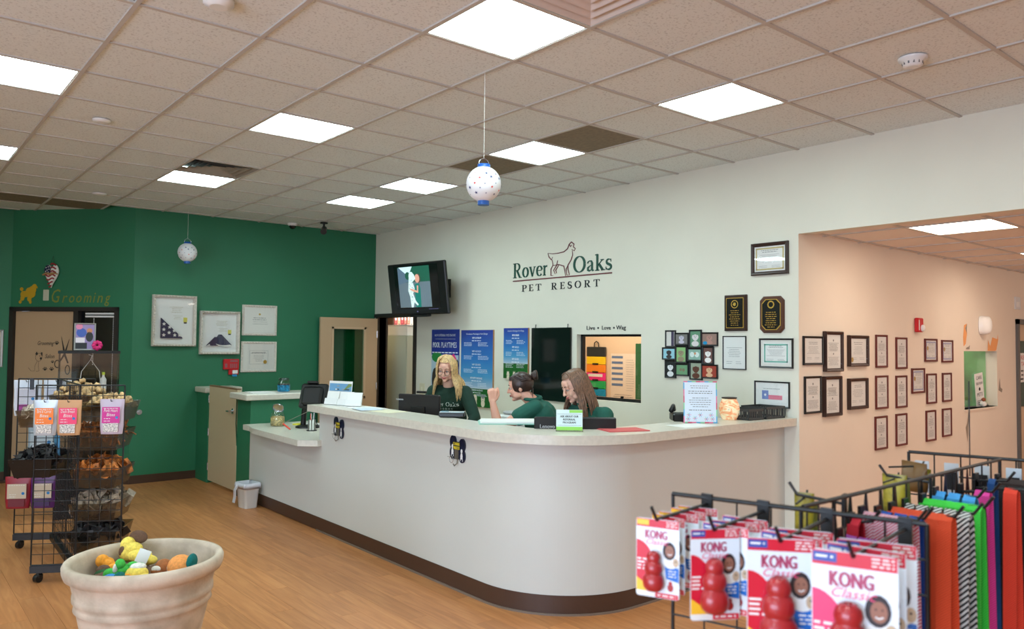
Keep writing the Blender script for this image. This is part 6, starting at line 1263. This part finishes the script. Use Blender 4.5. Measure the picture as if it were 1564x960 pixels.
for ri, (c, x, ya, yb, z, w_, n) in enumerate(rows):
    hook((x, .966, z-.006), (0, -1, 0), .966-yb+.02, .03, .012)
    for k in range(n):
        seed += 1; y = ya+(yb-ya)*(k/(max(1, n-1))); zl = (1.02, .95, .98)[seed % 3] if c != 'purple' else .4
        sw = .012+.012*((seed*7) % 5)/5
        key = (c, seed % 2)
        if key not in first_:
            b = leash_mb(w_, zl, sw, seed); o = b.build('dog_leash', LM_[c]); first_[key] = o.data
            if c in ('orange', 'green', 'pink', 'vermilion', 'zigzag', 'blue', 'sky') : pass
        else: o = OB('dog_leash', first_[key])
        o.location = (x, y, z+.0005*k); 
        where = 'hanging alone on its peg' if n == 1 else ('nearest the peg tip' if k == n-1 else ('deepest on the peg, against the grid' if k == 0 else '%s back from the peg tip' % ('one', 'two', 'three', 'four', 'five')[n-2-k]))
        extra = {12: ' left of the pink one', 13: ' at the right edge'}.get(ri, '')
        tag(o, '%s dog leash%s, %s' % (cname[c], extra, where), 'leash', 'dog leashes on the rack')
# collars on the far side of the cross panel, seen through it
cc = [('olive', (120, 126, 40)), ('maroon', (74, 24, 28)), ('dark brown', (50, 34, 30)), ('navy blue', (26, 40, 76)), ('dark green', (30, 50, 34)), ('black', (18, 18, 19))]
for k in range(12):
    n_, c = cc[(k*5) % 6]; x = 1.80+.085*k
    o = MB().ribbon([(-.012, 0, -.30), (-.014, 0, -.1), (0, 0, .01), (.014, 0, -.1), (.012, 0, -.28)], (1, .2, 0), .022, .004).build('dog_collar', mat('collar_'+n_.replace(' ', '_'), c, .6), loc=(x, 1.0, 1.335)); tag(o, '%s dog collar behind the cross grid, %s from its near end' % (n_, ('first', 'second', 'third', 'fourth', 'fifth', 'sixth', 'seventh', 'eighth', 'ninth', 'tenth', 'eleventh', 'twelfth')[k]), 'collar', 'collars behind the cross grid')
hook((1.91, .98, 1.335), (-.25, 1, 0), .12, .03, .01); hook((2.42, .98, 1.335), (-.35, 1, 0), .12, .03, .01)
olv = mat('bag_olive', (140, 128, 40), .35, noise=(30, .3)); mrn = mat('bag_maroon', (110, 40, 30), .4)
pouch('olive and maroon treat bag on the nearer peg behind the leashes', 1.895, 1.085, 1.35, 1.9, .05, .15, olv, mrn, mat('bag_pale', (176, 180, 160), .4), None, 'treat bags behind the leash rack')
pouch('olive and white treat bag on the farther peg behind the leashes', 2.39, 1.075, 1.35, 1.7, .07, .14, olv, mat('lab_white', (210, 220, 226), .5), mrn, None, 'treat bags behind the leash rack')
pouch('brown treat bag leaning behind the leash rack by the far panel', 2.56, 1.09, 1.37, 1.2, .10, .09, mat('bag_brown', (110, 76, 34), .4), olv, None, None, 'treat bags behind the leash rack')
for k in range(6):
    f = .08+.16*k; p = Vector((RE[0], RE[1], 0)).lerp(Vector((RF_[0], RF_[1], 0)), f)+RN*.03
    t = thing('accessory_card', 'small pale accessory card on the far panel, %s from its left end' % ('first', 'second', 'third', 'fourth', 'fifth', 'sixth')[k], 'card', (p.x, p.y, 1.335), F0, 'accessory cards on the far panel')
    MB().box(-.022, -.002, -.11, .022, 0, 0).build('card', mat('card_pale', (196, 204, 210), .5), t); MB().box(-.016, -.006, -.09, .016, -.002, -.03).build('dark_strap', blackp, t)
MB().tube([(RE[0]-RC[0]+.0, RE[1]-RC[1]-.2, 1.3), (RE[0]-RC[0]+.0, RE[1]-RC[1]-.2, 1.62)], .002, 4).build('sign_wire', blackm, rr_)
# ------------------------------------------------------------------ people
def seg(b, a, c, ra, rc, n=14, k=4):      # tapered capsule
    a, c = Vector(a), Vector(c); d = (c-a); L = d.length; d = d/L if L > 1e-6 else Vector((0, 0, 1)); u = d.orthogonal().normalized(); v = d.cross(u); R = []
    def ring(p, r): return [tuple(p+(u*math.cos(2*PI*j/n)+v*math.sin(2*PI*j/n))*r) for j in range(n)]
    for i in range(k): t = PI/2*(i+.3)/k; R.append(ring(a-d*ra*math.cos(t), ra*math.sin(t)))
    R.append(ring(a, ra)); R.append(ring(c, rc))
    for i in range(k): t = PI/2*(k-i-.7)/k; R.append(ring(c+d*rc*math.cos(t), rc*math.sin(t)))
    b.loft(R, 0, True, True)
def chain(b, pts, rs):
    for i in range(len(pts)-1): seg(b, pts[i], pts[i+1], rs[i], rs[i+1])
def ball(b, c, r, X=None):
    old = b.X; b.X = (X or Matrix.Identity(4)) @ Matrix.Translation(Vector(c)) @ Matrix.Diagonal((*r, 1))
    b.lathe([(math.sin(PI*(i+.08)/10.16), -math.cos(PI*(i+.08)/10.16)) for i in range(11)], 18, 0, True, cap=True); b.X = old
def fuse(b, name, m, parent, vox, it=3):
    o = b.build(name, m, parent)
    r = o.modifiers.new('r', 'REMESH'); r.mode = 'VOXEL'; r.voxel_size = vox; r.use_smooth_shade = True
    s = o.modifiers.new('s', 'SMOOTH'); s.iterations = it; s.factor = .5
    bpy.context.view_layer.update(); dg = bpy.context.evaluated_depsgraph_get(); me = bpy.data.meshes.new_from_object(o.evaluated_get(dg)); o.modifiers.clear(); o.data = me
    if not me.materials: me.materials.append(m)
    me.name = name; return o
def hand(b, W, D, N, curl, side, th=.5):
    W, D, N = Vector(W), Vector(D).normalized(), Vector(N).normalized(); S = D.cross(N).normalized()*side
    for i, (off, L) in enumerate(((.030, .072), (.010, .082), (-.010, .076), (-.028, .060))):
        k0 = W+D*(.088-.004*abs(i-1))+S*off; seg(b, W+D*.01+S*off*.6, k0, .015, .0125); p = k0; ang = 0; r = .0098
        for f, q in ((.46, .9), (.3, 1.1), (.24, .8)):
            ang += curl*q; d = D*math.cos(ang)+N*math.sin(ang); e = p+d*L*f; seg(b, p, e, r, r*.9, 10, 3); p = e; r *= .9
    t0 = W+D*.025+S*.03; t1 = t0+(D*.7+S*.55+N*.35).normalized()*.042; t2 = t1+(D*.75+S*.1*(1-th)+N*.6*th).normalized()*.032; t3 = t2+(D*.7-S*.3*th+N*.5*th).normalized()*.026
    seg(b, t0, t1, .016, .0125); seg(b, t1, t2, .012, .0105); seg(b, t2, t3, .0105, .009)
skinm = mat('skin_fair', (226, 176, 152), .5); skin2 = mat('skin_warm', (222, 166, 142), .5)
for s_ in (skinm, skin2):
    s_.node_tree.nodes['Principled BSDF'].inputs['Subsurface Weight'].default_value = .12; s_.node_tree.nodes['Principled BSDF'].inputs['Subsurface Scale'].default_value = .01
eyew = mat('eye_white', (226, 222, 216), .2); eyed = mat('eye_dark', (50, 40, 34), .2); lipm = mat('lips', (186, 96, 92), .45); jean = mat('jeans', (40, 50, 74), .85, noise=(80, .1)); trou = mat('trousers_black', (28, 28, 32), .8); shoe = mat('shoe', (40, 38, 40), .6)
def head_mat(c, rz, pitch, roll=0):
    from mathutils import Euler
    return Matrix.Translation(Vector(c)) @ Matrix.Rotation(rz, 4, 'Z') @ Matrix.Rotation(pitch, 4, 'X') @ Matrix.Rotation(roll, 4, 'Y')
def add_head(b, H):
    B = lambda c, r: ball(b, c, r, H)
    B((0, .014, .032), (.075, .092, .083)); B((0, -.02, -.028), (.058, .062, .07)); B((0, -.045, -.078), (.03, .03, .024)); B((0, -.066, -.09), (.018, .016, .015))
    for s in (-1, 1): B((s*.034, -.058, -.028), (.027, .024, .026)); B((s*.045, -.03, -.058), (.022, .035, .025)); B((s*.074, .008, -.006), (.009, .018, .029)); B((s*.028, -.074, .034), (.024, .012, .01)); B((s*.033, -.0745, .0135), (.0165, .012, .009))
    B((0, -.068, .045), (.045, .02, .035))
    p = [H @ Vector(q) for q in ((0, -.082, .018), (0, -.1, -.012), (0, -.104, -.024))]; seg(b, p[0], p[1], .0075, .01, 10, 3); seg(b, p[1], p[2], .01, .0115, 10, 3)
    for s in (-1, 1): B((s*.011, -.094, -.027), (.008, .009, .007))
    B((0, -.076, -.052), (.024, .014, .016))
def face_parts(par, H, brow, smile=.004):
    for s in (-1, 1):
        b = MB(); ball(b, (s*.032, -.0765, .006), (.0125, .011, .0085), H); ey_ = b.build('eye', eyew, par)
        b = MB(); ball(b, (s*.032, -.0845, .004), (.0055, .004, .0055), H); b.build('iris', eyed, ey_)
        b = MB(); b.tube([tuple(H @ Vector((s*x, y, z))) for x, y, z in ((.014, -.088, .030), (.03, -.0885, .036), (.046, -.078, .031))], [.003, .0034, .0018], 6); b.build('eyebrow', brow, par)
        b = MB(); b.tube([tuple(H @ Vector((s*x, y, z))) for x, y, z in ((.020, -.0855, .0095), (.032, -.0895, .0125), (.045, -.081, .0075))], .0019, 5); b.build('eyelashes', eyed, par)
    b = MB(); b.tube([tuple(H @ Vector(q)) for q in ((-.022, -.080, -.052+smile), (-.010, -.090, -.052), (0, -.0925, -.0535), (.010, -.090, -.052), (.022, -.080, -.052+smile))], [.002, .0046, .005, .0046, .002], 6)
    b.tube([tuple(H @ Vector(q)) for q in ((-.016, -.083, -.058), (0, -.0905, -.0615), (.016, -.083, -.058))], [.002, .0048, .002], 6); b.build('lips', lipm, par)
def hair_cap(b, H, k=1.0, fr=-.045, zf=.078):
    old = b.X; n = 26; m_ = 16; vs = []; fs = []
    for i in range(m_+1):
        t = PI*i/m_
        for j in range(n): a = 2*PI*j/n; vs.append((.084*k*math.sin(t)*math.cos(a), .014+.101*k*math.sin(t)*math.sin(a), .034+.094*k*math.cos(t)))
    for i in range(m_):
        for j in range(n):
            q = (i*n+j, i*n+(j+1) % n, (i+1)*n+(j+1) % n, (i+1)*n+j); c = sum((Vector(vs[x]) for x in q), Vector())/4
            if (c.y < fr and c.z < zf) or c.z < -.035: continue
            fs.append(q)
    b.X = H; b.add(vs, fs, 0, True); b.X = old
def strands(b, H, zend, n, seed, amin=52, down=None, wav=.008, rad=.0075, part=.0, asym=None, back=None):
    R = random.Random(seed)
    for k in range(n):
        a = R.uniform(amin, 180)*R.choice((-1, 1)); ar = math.radians(a); sx, sy = math.sin(ar), -math.cos(ar)
        if asym and asym(a): continue
        q = R.uniform(.97, 1.07); P = [H @ Vector((part+.012*sx, -.035+.07*R.random()+.02*sy, .124)), H @ Vector((.056*sx*q+part*.4, .01+.07*sy*q-.012*(abs(a) < 100), .108)), H @ Vector((.084*sx*q, .014+.1*sy*q-.01*(abs(a) < 90), .05)), H @ Vector((.089*sx*q, .016+.1*sy*q-.012*(abs(a) < 90), -.02)), H @ Vector((.088*sx*q, .018+.1*sy*q-.012*(abs(a) < 90), -.065))]
        ze = zend+R.uniform(-.05, .05); cur = P[-1].copy(); o = down(a) if down else Vector((0, 0, 0)); L = max(.02, cur.z-ze); m_ = 5; ph = R.random()*6
        for i in range(1, m_+1):
            f = i/m_; P.append(cur+o*math.sin(f*PI/2)+Vector((wav*math.sin(ph+f*5), wav*math.cos(ph+f*4), -L*f)))
        r0 = rad*R.uniform(.8, 1.25); b.tube([tuple(p) for p in P], [r0*.7, r0, r0, r0, r0]+[r0*(1-.12*i) for i in range(1, m_)]+[r0*.25], 5)
def torso(b, nb, pel, left, inf=0, bust=True, wide=1.0):
    nb, pel, left = Vector(nb), Vector(pel), Vector(left).normalized(); up = (nb-pel).normalized(); fwd = left.cross(up).normalized()*-1
    fwd = up.cross(left).normalized()*-1 if False else fwd
    L = (nb-pel).length; ch = pel+up*L*.70; wa = pel+up*L*.34
    seg(b, ch-left*.075*wide, ch+left*.075*wide, .105*wide+inf, .105*wide+inf); seg(b, wa-left*.055*wide, wa+left*.055*wide, .095*wide+inf, .095*wide+inf); seg(b, pel-left*.075*wide, pel+left*.075*wide, .112*wide+inf, .112*wide+inf)
    seg(b, wa, ch, .115*wide+inf, .12*wide+inf); seg(b, pel, wa, .125*wide+inf, .113*wide+inf); sh = nb-up*.06
    seg(b, sh-left*.14, sh+left*.14, .052+inf, .052+inf); seg(b, ch, nb-up*.045, .11*wide+inf, .06+inf)
    return up, fwd, sh, ch
def woman(name_label, nb, pel, facing, Hc, hrz, pitch, roll, arms, seated, shirt_m, skin, sleeve, foot_z=0, wide=1.0, thigh=None):
    t = thing('person', name_label, 'person', (pel[0], pel[1], 0)); off = Vector((-pel[0], -pel[1], 0)); T0 = Matrix.Translation(off)
    f = Vector((facing[0], facing[1], 0)).normalized(); left = Vector((-f.y, f.x, 0)); H = T0 @ head_mat(Hc, hrz, pitch, roll)
    nbv, pv = Vector(nb)+off, Vector(pel)+off
    b = MB(); add_head(b, H); up, _, sh, ch = torso(b, nbv, pv, left, wide=wide)
    seg(b, nbv-up*.03, H @ Vector((0, .02, -.05)), .056, .05)
    sides = {}
    for s, (el, wr, hd, hn, curl) in ((1, arms[0]), (-1, arms[1])):
        S = sh+left*s*.155; el, wr = Vector(el)+off, Vector(wr)+off; chain(b, [S, S.lerp(el, .5), el], [.05, .046*wide, .038]); chain(b, [el, el.lerp(wr, .35), wr], [.038, .04, .025]); hand(b, wr, hd, hn, curl, -s); sides[s] = (S, el, wr)
    for s in (1, -1):
        hip = pv+left*s*.09
        if seated: kn = hip+f*.40+Vector((0, 0, -.02)); an = Vector((kn.x, kn.y, 0))-f*.05+Vector((0, 0, foot_z+.09))
        else: kn = hip+Vector((0, 0, -(pv.z-.08)*.5))+f*.02; an = Vector((hip.x, hip.y, .09))
        chain(b, [hip, kn], [.088, .06]); chain(b, [kn, kn.lerp(an, .35), an], [.056, .056, .036]); seg(b, an+Vector((0, 0, -.05)), an+Vector((0, 0, -.06))+f*.13, .034, .026)
    body = fuse(b, 'body', skin, t, .0052, 3)
    c = MB(); torso(c, nbv, pv, left, .012, wide=wide)
    bu = up.cross(left); bu = bu if bu.dot(f) > 0 else -bu
    for s in (1, -1): ball(c, tuple(ch+left*s*.065+bu*.085-up*.02), (.062, .062, .062))
    for s in (1, -1):
        S, el, wr = sides[s]
        if sleeve == 'long': chain(c, [S, S.lerp(el, .5), el], [.066, .062, .054]); chain(c, [el, el.lerp(wr, .9)], [.054, .037])
        else: chain(c, [S, S.lerp(el, .42)], [.068, .066*wide])
    sh_o = fuse(c, 'shirt', shirt_m, t, .0065, 4)
    c = MB()
    for s in (1, -1):
        hip = pv+left*s*.09
        if seated: kn = hip+f*.40+Vector((0, 0, -.02)); an = Vector((kn.x, kn.y, 0))-f*.05+Vector((0, 0, foot_z+.09))
        else: kn = hip+Vector((0, 0, -(pv.z-.08)*.5))+f*.02; an = Vector((hip.x, hip.y, .09))
        chain(c, [hip, kn], [.1, .072]); chain(c, [kn, an], [.07, .05])
    seg(c, pv-left*.075*wide, pv+left*.075*wide, .12*wide, .12*wide); fuse(c, 'trousers', jean if seated else trou, t, .008, 3)
    for s in (1, -1):
        hip = pv+left*s*.09
        if seated: kn = hip+f*.40; an = Vector((kn.x, kn.y, 0))-f*.05+Vector((0, 0, foot_z))
        else: an = Vector((hip.x, hip.y, 0))
        c = MB(); c.at(tuple(an+f*.05), (0, 0, math.atan2(f.y, f.x))); c.bbox(0, 0, .035, .26, .09, .07, .025); c.build('shoe', shoe, t)
    return t, H, sh_o, left, up, ch, bu, off
teal_s = mat('polo_green', (16, 84, 70), .8, noise=(14, .05)); dk_s = mat('sweatshirt_green', (18, 50, 38), .9, noise=(12, .06))
blond = mat('hair_blonde', (206, 172, 120), .45, noise=(60, .18), stretch=(3, 3, .5)); dbrown = mat('hair_dark_brown', (52, 34, 28), .4, noise=(60, .3), stretch=(3, 3, .5)); lbrown = mat('hair_brown', (112, 82, 62), .42, noise=(60, .28), stretch=(3, 3, .5))
browb = mat('brow_light', (150, 116, 84), .7)
# blonde woman standing behind the left end
f1 = (-.80, -.60)
t, H, so, left, up, ch, bu, off = woman('person with long blonde hair, glasses and a dark green sweatshirt looking down at a monitor', (4.20, 5.98, 1.335), (4.24, 6.02, .88), f1, (4.13, 5.93, 1.49), -.93, .30, .05,
    [((4.26, 5.66, 1.06), (4.04, 5.55, .86), (-.8, -.4, -.3), (0, 0, -1), .35), ((4.02, 6.12, 1.06), (3.86, 5.92, .86), (-.8, -.4, -.3), (0, 0, -1), .35)], False, dk_s, skinm, 'long', wide=1.02)
face_parts(t, H, browb, .005)
b = MB(); hair_cap(b, H, 1.03, -.03, .088)
def dn(a):
    L3 = Vector((left.x, left.y, 0)); F3 = Vector((f1[0], f1[1], 0)).normalized()
    return (L3*.05+F3*.02 if 0 < a < 110 else (L3*.09-F3*.02 if a > 0 else -L3*.05-F3*.05))
strands(b, H, 1.25, 190, 11, 50, dn, .010, .0080, -.02, lambda a: a < -95 and a % 3 < 1.2); strands(b, H, 1.12, 40, 12, 125, dn, .012, .008, -.02, lambda a: a < 0); b.build('hair', blond, t)
for s in (-1, 1):
    b = MB(); b.tube([tuple(H @ Vector((s*.034+.025*math.cos(a), -.1+.006*abs(math.cos(a)), -.002+.023*math.sin(a)))) for a in [2*PI*i/20 for i in range(20)]], .0017, 5, closed=True)
    b.tube([tuple(H @ Vector((s*.058, -.094, .006))), tuple(H @ Vector((s*.078, -.02, .006))), tuple(H @ Vector((s*.08, .012, .0)))], .0015, 4)
    if s == 1: b.tube([tuple(H @ Vector(q)) for q in ((-.010, -.1, .004), (0, -.104, .009), (.010, -.1, .004))], .0016, 5)
    b.build('glasses', mat('glasses_rim', (70, 56, 50), .3, .5), t)
# chest lettering laid on the sweatshirt
bv = BVHTree.FromPolygons([v.co.copy() for v in so.data.vertices], [tuple(p.vertices) for p in so.data.polygons])
def chest_text(lines_, par, m, shift=.0, dz=0.0):
    b = MB(); 
    for s, x, z, h, w_, kind in lines_:
        if kind: serif(b, s, x, z, h, w_)
        else: b.text(s, x, z, h, 0, 0, w_)
    vs = []; O_ = ch+bu*.4+up*dz
    for (x, y, z) in b.v:
        o = O_+left*(x+shift)+up*z; hit = bv.ray_cast(o, -bu)
        vs.append(tuple(hit[0]+bu*.002) if hit[0] is not None else tuple(ch+bu*.15))
    nb_ = MB(); nb_.v = vs; nb_.f = b.f; nb_.m = b.m; nb_.sm = b.sm; return nb_.build('chest_lettering', m, par)
shp = mat('shirt_print', (206, 220, 214), .7)
chest_text([('Rover', -.125, -.03, .036, .11, 1), ('Oaks', .005, -.03, .036, .12, 1), ('R E S O R T', .0, -.062, .014, .15, 0)], t, shp, 0, .0)
# woman with a bun, seated, fist raised
def stool(label, x, y, seat):
    s = thing('office_stool', label, 'stool', (x, y, 0), 0); b = MB(); b.bbox(0, 0, seat-.03, .42, .42, .07, .03); b.build('seat', mat('stool_black', (24, 24, 26), .7), s)
    MB().cyl(0, 0, .1, seat-.06, .025, 12).build('gas_column', chrome, s); MB().tube([(.17*math.cos(a), .17*math.sin(a), .3) for a in [2*PI*i/20 for i in range(20)]], .01, 6, closed=True).build('foot_ring', chrome, s)
    for k in range(5):
        a = 2*PI*k/5; b = MB(); b.tube([(0, 0, .11), (.26*math.cos(a), .26*math.sin(a), .075)], [.022, .014], 6); b.cyl(.26*math.cos(a), .26*math.sin(a), 0, .06, .022, 10); b.build('leg', blackp, s)
f2 = (-.70, .71)
t, H, so, left, up, ch, bu, off = woman('person in a green polo shirt with dark hair in a bun, left fist raised', (4.27, 4.87, 1.268), (4.42, 4.72, .80), f2, (4.185, 4.94, 1.368), -2.36, .16, 0,
    [((3.93, 4.90, 1.045), (3.90, 4.945, 1.262), (.02, .05, 1), (.35, .85, 0), 1.25), ((4.22, 5.22, 1.0), (4.02, 5.35, .84), (-.7, .5, -.2), (0, 0, -1), .4)], True, teal_s, skin2, 'short', .22, 1.1)
face_parts(t, H, dbrown, .002)
b = MB(); hair_cap(b, H, 1.045, -.045, .074)
R = random.Random(5)
for k in range(110):
    a = math.radians(R.uniform(25, 180))*R.choice((-1, 1)); sx, sy = math.sin(a), -math.cos(a); q = R.uniform(1.0, 1.05)
    P = [Vector((.072*sx*q, .0+.085*sy*q, .075+.03*R.random())), Vector((.086*sx*q, .03+.06*max(0, sy), .05+.03*R.random())), Vector((.055*sx, .095, .045+.02*R.random())), Vector((.012*sx, .112, .07))]
    b.tube([tuple(H @ p) for p in P], [.004, .006, .006, .005], 5)
for k in range(14):
    a = 2*PI*k/14; P = [Vector((.03*math.cos(a+t_*2.2)*(1-.15*t_), .128+.026*math.sin(t_*PI)*(1), .084+.03*math.sin(a+t_*2.2))) for t_ in (0, .33, .66, 1)]; b.tube([tuple(H @ p) for p in P], [.011, .013, .012, .008], 6)
ball(b, (0, .132, .084), (.034, .03, .034), H)
for k in range(16):
    x = R.uniform(-.04, .04); P = [Vector((x, .105, -.02)), Vector((x*1.1, .1, -.06)), Vector((x*1.2, .095, -.09-.03*R.random()))]; b.tube([tuple(H @ p) for p in P], [.004, .003, .001], 4)
b.build('hair', dbrown, t)
b = MB(); c_ = Vector((4.265, 4.875, 1.285))+off; b.tube([tuple(c_+Vector((.072*math.cos(a), .068*math.sin(a), .012*math.sin(a+.8)))) for a in [2*PI*i/20 for i in range(20)]], .015, 7, closed=True); b.build('collar', teal_s, t)
stool('black swivel stool under the woman with the bun', 4.43, 4.71, .69)
# woman with long brown hair, seated
f3 = (-.97, -.10)
t, H, so, left, up, ch, bu, off = woman('person with long straight brown hair and a green polo, head bent over the large monitor', (4.19, 4.16, 1.265), (4.27, 4.14, .80), f3, (4.095, 4.20, 1.415), -1.86, .40, -.04,
    [((4.10, 3.93, 1.0), (3.93, 3.97, .84), (-.9, .1, -.2), (0, 0, -1), .4), ((4.10, 4.42, 1.0), (3.93, 4.33, .84), (-.9, -.1, -.2), (0, 0, -1), .4)], True, teal_s, skinm, 'short', .22, 1.0)
face_parts(t, H, mat('brow_brown', (96, 68, 50), .7), .006)
b = MB(); hair_cap(b, H, 1.035, -.04, .082)
def dn3(a):
    L3 = Vector((left.x, left.y, 0)); F3 = Vector((f3[0], f3[1], 0)).normalized()
    return (L3*.035+F3*.0 if a > 0 else -L3*.05-F3*.0)-F3*(.04 if abs(a) > 90 else .0)
strands(b, H, 1.17, 240, 21, 62, dn3, .006, .0075, 0); b.build('hair', lbrown, t)
b = MB(); c_ = Vector((4.19, 4.16, 1.285))+off; b.tube([tuple(c_+Vector((.07*math.cos(a), .066*math.sin(a), .008*math.sin(a)))) for a in [2*PI*i/20 for i in range(20)]], .014, 7, closed=True); b.build('collar', teal_s, t)
stool('black swivel stool under the woman with long brown hair', 4.28, 4.14, .69)
